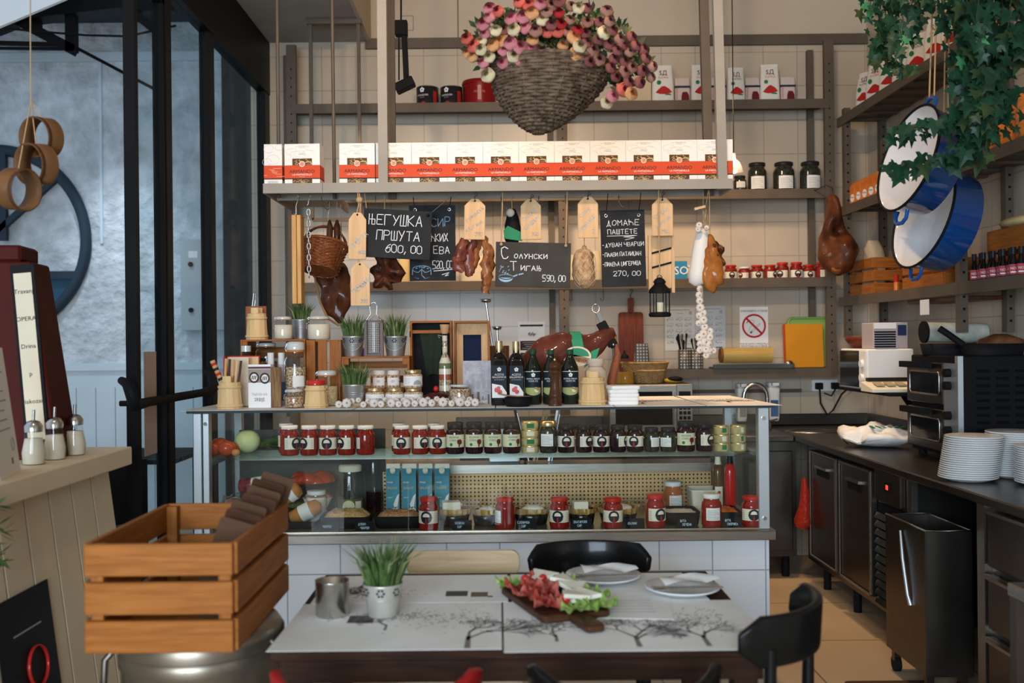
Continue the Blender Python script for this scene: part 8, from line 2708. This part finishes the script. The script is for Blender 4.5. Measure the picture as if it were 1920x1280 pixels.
# serving board with ham, cheese and salad
bx_, by_, brz = .155, 2.80, .33
sb = thing('serving_board', 'dark wooden paddle board of ham, cheese and lettuce on the table', 'serving board', (bx_, by_, TT + .0035), brz)
MB().prism(rrect(-.10, .10, -.15, .20, .02), 0, .018, m_dark, 'XY').build('board', sb, .003)
MB().prism(rrect(-.027, .027, -.27, -.14, .015), 0, .018, m_dark, 'XY').build('handle', sb, .003)
Mb = Matrix.Translation((bx_, by_, TT + .0035)) @ Matrix.Rotation(brz, 4, 'Z')
rd = random.Random(2)
def ruffle(name, label, cat, lx, ly, r, m, lift=.018, amp=.02, group=None, lobes=5, thick=1.0):
 c = Mb @ Vector((lx, ly, lift + .001))
 t = thing(name, label, cat, c, rd.uniform(0, 3), group)
 n, k = 64, 6
 vs, fs = [], []
 for j in range(k + 1):
  f = j / k
  for i in range(n):
   a = 2 * PI * i / n
   w_ = 1 + .18 * math.sin(lobes * a + 1)
   vs.append((r * f * w_ * math.cos(a), r * f * w_ * thick * math.sin(a), .004 + amp * f * f * (1.1 + math.sin(lobes * 2 * a) + .5 * math.sin(3 * a))))
 for j in range(k):
  for i in range(n):
   q_ = (i + 1) % n
   fs.append((j * n + i, j * n + q_, j * n + n + q_, j * n + n + i))
 MB().add(vs, fs, m, True).build('leaf' if cat == 'lettuce' else 'slice', t)
m_let = mix2('lettuce', (.12, .26, .03), (.42, .52, .16), 22, .3, .7, .4)
m_pros = mix2('prosciutto', (.30, .02, .014), (.56, .17, .13), 22, .38, .66, .35, coat=.3)
for i, (lx, ly, r) in enumerate(((.075, -.11, .055), (.10, -.02, .05), (.06, .16, .055), (-.07, .19, .04), (.01, -.12, .05))):
 ruffle('lettuce_leaf', f'green lettuce leaf on the serving board, ' + ['at the handle end beside the cheese', 'at the far long edge under the cheese', 'at the top end behind the ham', 'small one at the top corner', 'next to the handle'][i], 'lettuce', lx, ly, r, m_let, .018, .011, 'lettuce leaves on the board')
for i, (lx, ly, r) in enumerate(((-.06, .12, .05), (-.02, .07, .05), (-.065, .03, .05), (-.02, -.02, .045), (-.06, -.07, .045), (.0, .13, .045))):
 ruffle('ham_slice', f'folded red ham slice on the serving board, {ORD[i]} from the top end', 'ham', lx, ly, r * 1.1, m_pros, .018 + .004 * (i % 3), .013, 'ham slices on the board', 3, .75)
for i, (lx, ly, sz, rz) in enumerate(((.05, -.05, .095, .2), (.06, .03, .09, 1.2), (.02, .18, .09, .5), (.06, .10, .075, 2.0), (.01, -.09, .07, 2.6))):
 c = Mb @ Vector((lx, ly, .034 + .003 * i))
 t = thing('cheese_slice', 'white cheese slice on the serving board, ' + ['large one by the handle-end lettuce', 'leaning in the middle beside the ham', 'at the top end above the ham', 'near the top lettuce leaf', 'small one by the handle'][i], 'cheese', c, rz, 'cheese slices on the board', rot=(.12, -.1, rz))
 MB().prism([(-sz * .6, -sz * .4), (sz * .6, -sz * .3), (sz * .1, sz * .55)], 0, .012, m_cheese, 'XY').build('slice', t, .002)
for i, (lx, ly) in enumerate(((.02, .155), (-.03, .17), (-.01, -.09))):
 c = Mb @ Vector((lx, ly, .03))
 veg('cherry_tomato', 'cherry tomato half on the board ' + ['beside the top cheese slice', 'at the top edge of the ham', 'between ham and handle'][i], 'tomato', c.x, c.y, c.z, .013, m_red, 'cherry tomatoes', 1, False)
for i, (px, yc, r, lab) in enumerate(((1131, 3.11, .118, 'by the back edge of the table'), (1279, 2.95, .112, 'at the kitchen end of the table'))):
 x = P(px, 1085, yc).x
 t = thing('dinner_plate', 'white dinner plate with napkin and cutlery ' + lab, 'plate', (x, yc, Z), 0, 'plates laid on the table')
 plate_mesh(t, r)
 t = thing('paper_napkin', 'folded white napkin on the plate ' + lab, 'napkin', (x + .02, yc + .02, Z + .0215), .1 + .1 * i, 'napkins on the plates')
 q = MB()
 vs, fs = [], []
 for k in range(9):
  for j in range(5):
   u, v_ = k / 8 - .5, j / 4 - .5
   vs.append((u * .17, v_ * .085, .006 + .012 * abs(math.sin(u * 4 + v_ * 2)) + .004 * k * i / 8))
 for k in range(8):
  for j in range(4):
   a = k * 5 + j
   fs.append((a, a + 5, a + 6, a + 1))
 q.add(vs, fs, m_white, True).build('napkin', t)
 t = thing('table_knife', 'table knife lying across the plate ' + lab, 'knife', (x, yc - .045, Z + .0245), -.06, 'table knives')
 MB().box(-.10, .02, -.007, .007, 0, .0025, m_chrome).bar((.02, 0, .002), (.11, 0, .002), .011, .005, m_chrome).build('knife', t, .001)
 t = thing('table_fork', 'table fork lying across the plate ' + lab, 'fork', (x - .01, yc - .062, Z + .0245), .04, 'table forks')
 q = MB().bar((-.02, 0, .002), (.11, 0, .002), .007, .004, m_chrome).box(-.05, -.02, -.011, .011, 0, .003, m_chrome)
 for k in range(4):
  q.box(-.085, -.05, -.011 + k * .0065, -.009 + k * .0065, 0, .003, m_chrome)
 q.build('fork', t)
def chair(label, x, y, rz, mb, back=.80, rad=.215, name='dining_chair', spread=62, seat=m_blackm, dip=0.0):
 t = thing(name, label, 'chair', (x, y, 0), rz, 'chairs round the dining table')
 MB().lathe([(.19, .44), (.205, .45), (.205, .465), (.19, .475), (.0005, .472)], seat, 30).build('seat', t)
 # curved top rail; the chair looks towards +Y, its back is at -Y
 n, hh, bk = 18, .125, back
 vs, fs = [], []
 for i in range(n + 1):
  a = R(-90 - spread + 2 * spread * i / n)
  e = min(1, min(i, n - i) / 3 + .35)
  back = bk - dip * math.sin(PI * i / n)
  for r_, z in ((rad, back - hh * (.5 + .5 * e)), (rad + .022, back - hh * (.5 + .5 * e)), (rad + .03, back - hh * (.5 - .5 * e) - .003), (rad + .008, back - hh * (.5 - .5 * e))):
   vs.append((r_ * 1.0 * math.cos(a), r_ * math.sin(a) * .9, z))
 for i in range(n):
  for j in range(4):
   fs.append((i * 4 + j, i * 4 + 4 + j, i * 4 + 4 + (j + 1) % 4, i * 4 + (j + 1) % 4))
 fs += [(0, 1, 2, 3), (n * 4 + 3, n * 4 + 2, n * 4 + 1, n * 4)]
 MB().add(vs, fs, mb, True).build('backrest', t, .006, seg=2)
 for s_ in (-1, 1):
  a = R(-90 + s_ * 42)
  MB().sweep([((rad + .015) * math.cos(a), (rad + .015) * math.sin(a) * .9, bk - .08 - dip * .7), (.17 * s_, -.16, .45), (.20 * s_, -.20, 0)], [.014, .017, .014], mb if name == 'dining_chair' else seat, 10).build('rear_leg', t)
  MB().sweep([(.15 * s_, .14, .45), (.18 * s_, .18, 0)], [.017, .014], seat, 10).build('front_leg', t)
 return t
m_chb = mat('black_lacquer', (.006, .006, .006), .3, coat=.2, spec=.1)
chair('black lacquered chair tucked in at the back of the table by the counter', P(1101, 1060, 3.5).x, 3.30, PI, m_chb, .80)
chair('black lacquered chair at the kitchen end of the table', .58, 2.575, R(58), m_chb, .85, .235)
chair('red-backed chair with its curved rail just showing at the table front', P(708, 1260, 2.2).x, 2.2, 0, mat('red_chair', (.28, .012, .012), .35), .82, .205, spread=92, dip=.055, seat=m_blackm)
chair('black chair with its curved rail just showing at the table front', P(1168, 1260, 2.2).x, 2.2, 0, m_chb, .825, .185, spread=92, dip=.055)
t = thing('wooden_bench_chair', 'pale wooden chair back behind the grass pot at the counter', 'chair', (P(868, 1060, 3.4).x, 3.42, 0), 0)
wd = 213 * 3.4 / F / 2
MB().prism(rrect(-wd, wd, .70, .785, .03), -.012, .012, woodm('beige_ply', (.46, .32, .18), (.60, .45, .29), 'X', .3, coat=.3)).build('backrest', t, .004, seg=2)
MB().box(-wd, wd, -.36, -.0, .43, .46, MATS['beige_ply']).build('seat', t, .004)
for s_ in (-1, 1):
 MB().box(s_ * wd * .8 - .015, s_ * wd * .8 + .015, .012, .04, 0, .74, MATS['beige_ply']).build('rear_leg', t)
 MB().box(s_ * wd * .85 - .015, s_ * wd * .85 + .015, -.35, -.32, 0, .43, MATS['beige_ply']).build('front_leg', t)
# big crate on a steel drum
cr = slat_crate('slatted_crate', 'big honey-coloured slatted crate standing on the steel drum', -.985, -.635, 2.36, 2.95, .772, .258, 3, (m_orangeX, m_orangeY, m_orangeZ), .016, gap=.20, bev=.002)
for i in range(7):
 t = thing('menu_board', f'dark wooden menu board leaning in the big crate, {ORD[i]} from the near end', 'menu board', (-.735, 2.47 + .06 * i, .80), rot=(-.30, .34, .25 + .05 * (i % 3)), group='dark menu boards in the crate')
 MB().prism(rrect(-.05, .045, .02, .27 + .012 * i, .008), -.005, .005, m_dark if i % 2 else mat('taupe_board', (.09, .045, .025), .6)).build('board', t)
dr = thing('steel_drum', 'round steel drum with toggle latches carrying the big crate', 'drum', (-.80, 2.66, 0))
m_drum = mat('warm_steel', (.24, .20, .155), .35, metal=.8, var=.1, vs=5)
MB().lathe([(.20, 0), (.205, .01), (.205, .66), (.212, .67), (.212, .70), (.205, .71)], m_drum, 44).build('drum_body', dr)
MB().lathe([(.214, .71), (.216, .74), (.20, .765), (.0005, .771)], m_drum, 44, caps=False).build('lid', dr)
for a in (-.35, -2.6, 1.4):
 ca, sa = math.cos(a), math.sin(a)
 MB().sweep([(.215 * ca, .215 * sa, .73), (.245 * ca, .245 * sa, .70), (.25 * ca, .25 * sa, .62), (.215 * ca, .215 * sa, .58)], .009, m_inoxd, 8).build('latch', dr)
for k in range(6):
 a = -PI / 2 - .5 + .2 * k
 MB().ball((.206 * math.cos(a), .206 * math.sin(a), .69), .006, m_blackm, 8, 6).build('rivet', dr)
# cream boarded bar counter
m_crm = mat('cream_bar_paint', (.68, .56, .39), .5, var=.05, vs=4)
bc = thing('bar_counter', 'cream painted bar counter with a sloping boarded front', 'counter', (0, 0, 0))
MB().box(-2.25, -1.455, 1.6, 3.94, 1.03, 1.10, m_crm).build('worktop', bc, .004)
q = MB()
n = 13
for k in range(n):
 y0, y1 = 1.62 + k * .175, 1.62 + (k + 1) * .175 - .012
 q.add([(-1.53, y0, 1.03), (-1.53, y1, 1.03), (-1.40, y1, 0), (-1.40, y0, 0), (-1.55, y0, 1.03), (-1.55, y1, 1.03), (-1.42, y1, 0), (-1.42, y0, 0)], [(0, 1, 2, 3), (7, 6, 5, 4), (0, 3, 7, 4), (1, 5, 6, 2)], m_crm)
q.add([(-1.545, 1.62, 1.03), (-1.545, 3.89, 1.03), (-1.415, 3.89, 0), (-1.415, 1.62, 0)], [(0, 1, 2, 3)], m_blackm)  # black sheet stands in for the shade in the grooves between boards
q.build('boarded_front', bc)
MB().add([(-1.54, 3.89, 1.03), (-2.2, 3.89, 1.03), (-2.2, 3.89, 0), (-1.41, 3.89, 0)], [(0, 1, 2, 3)], m_crm).build('end_panel', bc)
sgn = thing('black_poster', 'black poster with a red ring fixed low on the bar counter front', 'poster', (-1.462, 3.12, .52), rot=(0, -.125, 0))
q = MB().box(.0, .004, -.21, .14, -.5, .22, m_black)
q.sweep([(.0055, .0 + .062 * math.cos(2 * PI * i / 36), -.02 + .062 * math.sin(2 * PI * i / 36)) for i in range(36)], .009, m_red, 6, closed=True, flat=(1, .3))
q.box(.004, .0045, -.12, .06, .10, .105, m_grey)
q.build('poster', sgn)
for i, (px, y) in enumerate(((66, 3.38), (105, 3.52), (143, 3.66))):
 v_ = .4 * F / y
 x = ((px - CX) - v_ * math.sin(ROLL)) * y / F
 t = thing('sugar_dispenser', ['glass sugar dispenser next to the white menu card', 'glass sugar dispenser in the middle of three', 'glass sugar dispenser nearest the end of the bar counter'][i], 'sugar dispenser', (x - .005, y, 1.1), 0, 'sugar dispensers on the bar')
 MB().lathe([(.03, 0), (.038, .006), (.040, .04), (.030, .09), (.027, .115)], g_jar, 22, caps=False).build('glass', t)
 MB().lathe([(.034, .003), (.037, .04), (.028, .088), (.0005, .09)], m_flour, 20, caps=False).build('sugar', t)
 MB().lathe([(.029, .11), (.030, .13), (.02, .145), (.006, .15)], m_chrome, 20).build('lid', t)
 MB().sweep([(0, 0, .14), (.002, 0, .185)], .0055, m_chrome, 8).build('spout', t)
t = thing('menu_card', 'white menu card leaning on the bar counter edge', 'card', (-1.53, 3.12, 1.1), rot=(0, -.13, .25))
q = MB().box(-.002, .002, -.16, .12, 0, .40, m_white)
for k in range(7):
 q.box(.002, .0025, -.1, .06 - .02 * (k % 3), .14 + .03 * k, .145 + .03 * k, m_grey)
q.sweep([(.003, .06 + .02 * math.cos(2 * PI * i / 20), .09 + .02 * math.sin(2 * PI * i / 20)) for i in range(20)], .0014, m_grey, 4, closed=True)
q.box(.002, .0025, .02, .04, .03, .05, m_rack)
q.build('card', t)
t = thing('menu_tower', 'dark red tapering display tower with a cream word strip on the bar', 'display tower', (-1.70, 3.62, 1.1), .12)
m_dred = mat('dark_red_lacquer', (.062, .008, .005), .55, spec=.1)
MB().add([(-.15, -.12, 0), (.13, -.12, 0), (.13, .12, 0), (-.15, .12, 0), (-.13, -.10, .70), (.035, -.10, .70), (.035, .10, .70), (-.13, .10, .70)], [(3, 2, 1, 0), (4, 5, 6, 7), (0, 1, 5, 4), (1, 2, 6, 5), (2, 3, 7, 6), (3, 0, 4, 7)], m_dred).build('tower_body', t, .006)
MB().box(-.13, .0, -.095, .095, .70, .76, m_dred).build('cap', t, .01)
st_ = MB()
st_.T = Matrix.Translation((.035, -.116, .36)) @ Matrix.Rotation(-.085, 4, 'Y') @ Matrix.Rotation(-.03, 4, 'X')
st_.box(-.04, .04, -.004, .006, -.31, .33, m_black).box(-.03, .03, -.007, -.004, -.29, .30, m_cream)
for k, w_ in enumerate(('Travanj', 'OPERA', 'Drina', 'p', 'viskozan', 'Gin')):
 st_.text(w_, .022, m_ink, (0, -.0085, .235 - .097 * k))
st_.build('word_strip', t)
# sieves hanging in the doorway
for i, (px, py, d, rx, rz_, lab) in enumerate(((78, 258, 3.30, .5, -.38, 'top'), (68, 308, 3.22, .4, -.45, 'middle'), (35, 355, 3.14, .1, 1.25, 'lowest'))):
 c = P(px, py, d)
 t = thing('wooden_sieve', f'{lab} wooden sieve hoop of three hanging on a string', 'sieve', c, group='wooden sieve hoops', rot=(PI / 2 + .12, .1 - .1 * i, rz_))
 q = MB().lathe([(.066, -.032), (.066, .032), (.0625, .032), (.0625, -.032), (.066, -.032)], mix2('hoop_birch', (.10, .045, .016), (.19, .09, .035), 8, .3, .7, .5), 40, caps=False)
 q.build('hoop', t)
 MB().lathe([(.067, .020), (.068, .022), (.068, .030), (.067, .032)], m_walnut, 40, caps=False).build('band', t)
 Mi = t.rotation_euler.to_matrix().inverted()
 up_ = Vector((P(58, 190, 3.3).x, 3.3, P(58, 190, 3.3).z)) - c
 q = MB().sweep([Mi @ Vector((0, 0, .064)), Mi @ up_], .002, m_twine, 5)
 if i == 0:
  q.sweep([Mi @ up_, Mi @ (P(57, 62, 3.3) - c), Mi @ (P(57, -160, 3.3) - c)], .0022, m_twine, 5)
 q.build('string', t)
# trailing plant at the edge of the bar counter
t = thing('trailing_plant', 'dark leaved plant with a pink flower trailing over the bar counter edge', 'plant', (-1.53, 2.74, 1.1))
rd = random.Random(31)
q, s2 = MB(), MB()
for k in range(9):
 pts = [Vector((0, rd.uniform(-.1, .06), .02)), Vector((.05, rd.uniform(-.1, .1), .07)), Vector((.09 + .02 * rd.random(), rd.uniform(-.12, .1), -.05)), Vector((.10 + .03 * rd.random(), rd.uniform(-.14, .1), -rd.uniform(.1, .26)))]
 s2.sweep(pts, .002, m_leaf, 5)
 for p in pts[1:]:
  for j in range(3):
   dr_ = Vector((rd.uniform(-.3, 1), rd.uniform(-1, 1), rd.uniform(-.6, .6))).normalized() * .06
   sd = dr_.cross(Vector((0, 0, 1))).normalized() * .012
   q.add([p, p + dr_ * .5 + sd, p + dr_, p + dr_ * .5 - sd], [(0, 1, 2, 3)], m_leaf)
q.build('foliage', t)
s2.build('stems', t)
MB().ball((.12, .0, -.08), (.022, .02, .02), mat('pink_petal', (.55, .16, .16), .5)).build('flower', t)
MB().lathe([(.05, 0), (.06, .05), (.05, .05), (.04, .004)], m_galv, 20, c=(-.04, 0, 0), caps=False).build('pot', t)
# ================================================================ hanging flower basket
FD = 3.6
o = P(1035, 125, FD)
fb = thing('flower_basket', 'hanging wicker basket overflowing with pink, orange and mauve flowers', 'flower basket', o, rot=(0, .03, 0))
m_gwick = mix2('grey_wicker', (.05, .03, .018), (.19, .13, .085), 30, .3, .7, .5)
hb_ = .238
q = MB()
def bprof(t_):
 u = 1 - t_
 r = .20 * (1 - u ** 1.8) ** .80 + .016 if u < 1 else .016
 return (r, r * .9, -hb_ * u, -.045 * u)
weave(q, bprof, 24, 26, .0064, m_gwick)
q.build('wickerwork', fb)
q = MB().lathe([(.19, -.03), (.19, -.02), (.0005, .03)], m_soil, 30, sy=.9, caps=False)
q.build('soil', fb)
for dx, dy in ((-.19, 0), (.19, 0), (0, .17)):
 MB().sweep([(dx, dy, -.02), (0, 0, .8), (0, 0, 4.7 - o.z)], .002, m_blackm, 5).build('wire', fb)
def rose(m1, m2, seed):
 rd = random.Random(seed)
 q = MB()
 for ly, (r, h, op) in enumerate(((1.0, .85, .95), (.82, .95, .62), (.62, 1.0, .42), (.42, .98, .24), (.22, .92, .1))):
  n, k = 24, 5
  vs, fs = [], []
  for j in range(k + 1):
   f = j / k
   for i in range(n):
    a = 2 * PI * i / n + ly * .7
    rr = r * math.sin(PI * (.12 + .58 * f)) * (1 + .05 * math.sin(a * 5 + seed + ly)) * (1 if f < .7 else 1 - (1 - op) * (f - .7))
    vs.append((rr * math.cos(a), rr * math.sin(a), -.75 + (h + .55) * f + .03 * math.sin(a * 5 + ly)))
  for j in range(k):
   for i in range(n):
    e = (i + 1) % n
    fs.append((j * n + i, j * n + e, j * n + n + e, j * n + n + i))
  q.add(vs, fs, m1 if ly < 3 else m2, True)
 return q
pet = lambda nm, c: mat('petal_' + nm, c, .6, var=.15, vs=60)
kinds = [(pet('coral', (.62, .14, .10)), pet('deepred', (.30, .02, .03))), (pet('peach', (.70, .36, .16)), pet('apricot', (.55, .18, .05))), (pet('ivory', (.72, .62, .40)), pet('ochre', (.40, .26, .10))), (pet('pink', (.62, .23, .25)), pet('rose', (.45, .06, .10))), (pet('mauve', (.25, .085, .075)), pet('plum', (.10, .02, .035))), (pet('dusty', (.38, .19, .14)), pet('wine', (.12, .02, .03))), (pet('red', (.42, .03, .03)), pet('darkred', (.2, .01, .02)))]
protos = {}
spots = [(916, 22, 3), (905, 50, 3), (875, 78, 0), (929, 62, 2), (890, 92, 0), (877, 105, 1), (887, 112, 1), (908, 122, 3), (917, 146, 2), (940, 82, 1), (957, 85, 3), (964, 108, 2), (980, 35, 3), (996, 27, 1), (984, 55, 3), (998, 78, 1), (1026, 62, 0), (1045, 60, 0), (1046, 26, 6), (1055, 86, 1), (1074, 70, 1), (1082, 15, 2), (1010, 10, 3), (1030, 12, 5), (1066, 38, 5), (1100, 40, 5), (1122, 40, 4), (1140, 38, 5), (1146, 55, 4), (1110, 92, 5), (1120, 72, 4), (1140, 82, 4), (1165, 80, 4), (1190, 82, 4), (1160, 70, 5), (1150, 108, 4), (1170, 112, 4), (1185, 122, 5), (1205, 90, 4), (1210, 105, 4), (1222, 120, 5), (1220, 140, 5), (1200, 150, 4), (1168, 165, 0), (1185, 172, 1), (1150, 178, 3), (1140, 190, 2), (1130, 60, 2), (1096, 62, 4), (1050, 110, 5), (902, 98, 2), (925, 90, 1), (945, 60, 4), (1015, 40, 2)]
rd = random.Random(17)
rq = random.Random(77)
while len(spots) < 97:
 a_ = rq.uniform(0, 2 * PI)
 b_ = rq.uniform(.25, 1)
 px, py = 1045 + 172 * b_ * math.cos(a_), 78 + 78 * b_ * math.sin(a_)
 py += max(0, px - 1120) * .4
 if py > 122 and px < 1125 or min((px - s_[0]) ** 2 + (py - s_[1]) ** 2 for s_ in spots) < 210:
  continue
 spots.append((px, py, rq.choice((0, 1, 2, 3, 3, 1)) if px < 1000 else rq.choice((1, 2, 5, 6, 4, 5)) if px < 1090 else rq.choice((4, 4, 5))))
for i, (px, py, kd) in enumerate(spots):
 key = kd
 if key not in protos:
  protos[key] = rose(*kinds[kd], kd * 3 + 1).build('flower', fb)
  fo = protos[key]
 else:
  fo = protos[key].copy()
  COL.objects.link(fo)
  fo.parent = fb
 u = (px - 1045) / 185.0
 d = FD - .17 * math.sqrt(max(.05, 1 - u * u)) + rd.uniform(-.01, .03)
 v_ = P(px, py, d) - o
 fo.location = v_
 r_ = .0228 * rd.uniform(.85, 1.12) * (1.05 if kd < 4 else .95)
 fo.scale = (r_, r_, r_)
 dr_ = (v_ - Vector((0, .12, -.05))).normalized() + Vector((rd.uniform(-.5, .5), -1.5, rd.uniform(-.1, .7)))
 fo.rotation_euler = dr_.to_track_quat('Z', 'Y').to_euler()
m_dleaf = mix2('bouquet_leaf', (.008, .025, .012), (.03, .06, .02), 14, .3, .7, .5)
q = MB()
for k in range(1100):
 a, b_ = rd.uniform(0, 2 * PI), rd.random() ** .5
 px = 1048 + 172 * b_ * math.cos(a)
 py = 88 + 80 * b_ * math.sin(a) + (max(0, px - 1120) * .35)
 if py > 128 and px < 1130:
  py = 128 - rd.random() * 40
 u = (px - 1045) / 190.0
 p = P(px, py, FD + rd.uniform(-.13, .16) * math.sqrt(max(.1, 1 - u * u))) - o
 dr_ = Vector((rd.uniform(-1, 1), rd.uniform(-1, .6), rd.uniform(-.7, 1))).normalized() * rd.uniform(.025, .05)
 sd = dr_.cross(Vector((rd.uniform(-.4, .4), -1, .3))).normalized() * .010
 q.add([p, p + dr_ * .5 + sd, p + dr_, p + dr_ * .5 - sd], [(0, 1, 2, 3)], m_dleaf if k % 4 else mat('olive_leaf', (.09, .09, .04), .6))
q.build('foliage', fb)
# ================================================================ ivy hanging over the side rack
m_ivy = mix2('ivy_leaf', (.005, .024, .013), (.017, .062, .03), 14, .3, .7, .35)
m_ivy2 = mix2('ivy_leaf_olive', (.02, .036, .014), (.05, .08, .03), 14, .3, .7, .4)
m_ivy3 = mat('ivy_leaf_bright', (.06, .24, .10), .4)
LEAF = [(0, 0), (.22, -.16), (.48, -.12), (.30, .12), (.52, .40), (.22, .44), (0, 1.0), (-.22, .44), (-.52, .40), (-.30, .12), (-.48, -.12), (-.22, -.16)]
def ivy(label, strands, d0, seed, dens=1.0, sz=.062):
 rd = random.Random(seed)
 c = P(*strands[0][0], d0)
 c.z = 3.4
 t = thing('hanging_ivy', label, 'plant', c, group='hanging ivy')
 lf, st = MB(), MB()
 for s_ in strands:
  d = d0 + rd.uniform(-.18, .18)
  pts = [P(a, b, d) - c for a, b in s_]
  dense = []
  for i in range(len(pts) - 1):
   for j in range(6):
    dense.append(pts[i].lerp(pts[i + 1], j / 6) + Vector((rd.uniform(-.008, .008), rd.uniform(-.02, .02), 0)))
  dense.append(pts[-1])
  st.sweep(dense, .0022, m_ivy2, 5)
  L = sum((b - a).length for a, b in zip(dense, dense[1:]))
  for k in range(int(L / .0165 * dens)):
   i = rd.randrange(len(dense) - 1)
   p = dense[i].lerp(dense[i + 1], rd.random()) + Vector((rd.gauss(0, .028), rd.gauss(0, .035), rd.gauss(0, .015)))
   z = Vector((rd.uniform(-.7, .7), -1, rd.uniform(-.2, .6))).normalized()
   y = Vector((rd.uniform(-.9, .9), 0, -1))
   y = (y - z * y.dot(z)).normalized()
   x = y.cross(z)
   r = sz * rd.uniform(.55, 1.1)
   vs = [p + x * a * r + y * b * r + z * (-.12 * r * abs(a) - .1 * r * b * b) for a, b in LEAF]
   ce = p + y * .3 * r
   m = m_ivy if rd.random() < .78 else m_ivy2
   if rd.random() < .012:
    m = m_ivy3
   lf.add([ce] + vs, [(0, i_ + 1, (i_ + 1) % 12 + 1) for i_ in range(12)], m)
 f_ = lf.build('foliage', t)
 st.build('vine', t)
 return t
ivy('dark ivy trailing before the paprika bags on the high side shelf', [[(1640, -60), (1648, 30), (1655, 75)], [(1665, -60), (1672, 60), (1680, 120), (1688, 132)], [(1690, -60), (1695, 40), (1690, 100)], [(1715, -60), (1712, 20), (1730, 45)], [(1650, -60), (1662, 40), (1650, 105)], [(1680, -60), (1664, 50), (1660, 120)], [(1625, -60), (1632, 20)], [(1740, -60), (1738, 12)]], 4.3, 5, 1.1)
ivy('thick dark ivy falling over the blue enamel pans and the orange snack bags', [[(1790, -70), (1800, 60), (1815, 150), (1830, 230), (1825, 300)], [(1830, -70), (1835, 80), (1840, 200), (1850, 290)], [(1865, -70), (1860, 60), (1858, 160), (1845, 240)], [(1895, -70), (1893, 50), (1885, 120)], [(1930, -70), (1925, 60), (1918, 110)], [(1850, -70), (1848, 70), (1838, 180), (1815, 260), (1780, 295), (1730, 305), (1690, 312)], [(1810, -70), (1818, 100), (1808, 200), (1770, 240), (1715, 238), (1680, 245)], [(1880, -70), (1872, 100), (1880, 180), (1895, 235)], [(1815, -60), (1812, 100), (1822, 200), (1850, 260)], [(1790, -60), (1792, 50), (1785, 30)], [(1880, 40), (1868, 140), (1862, 220)], [(1838, 60), (1830, 160), (1838, 260)], [(1905, -70), (1908, 30), (1900, 90)]], 3.75, 9, 1.15, .066)
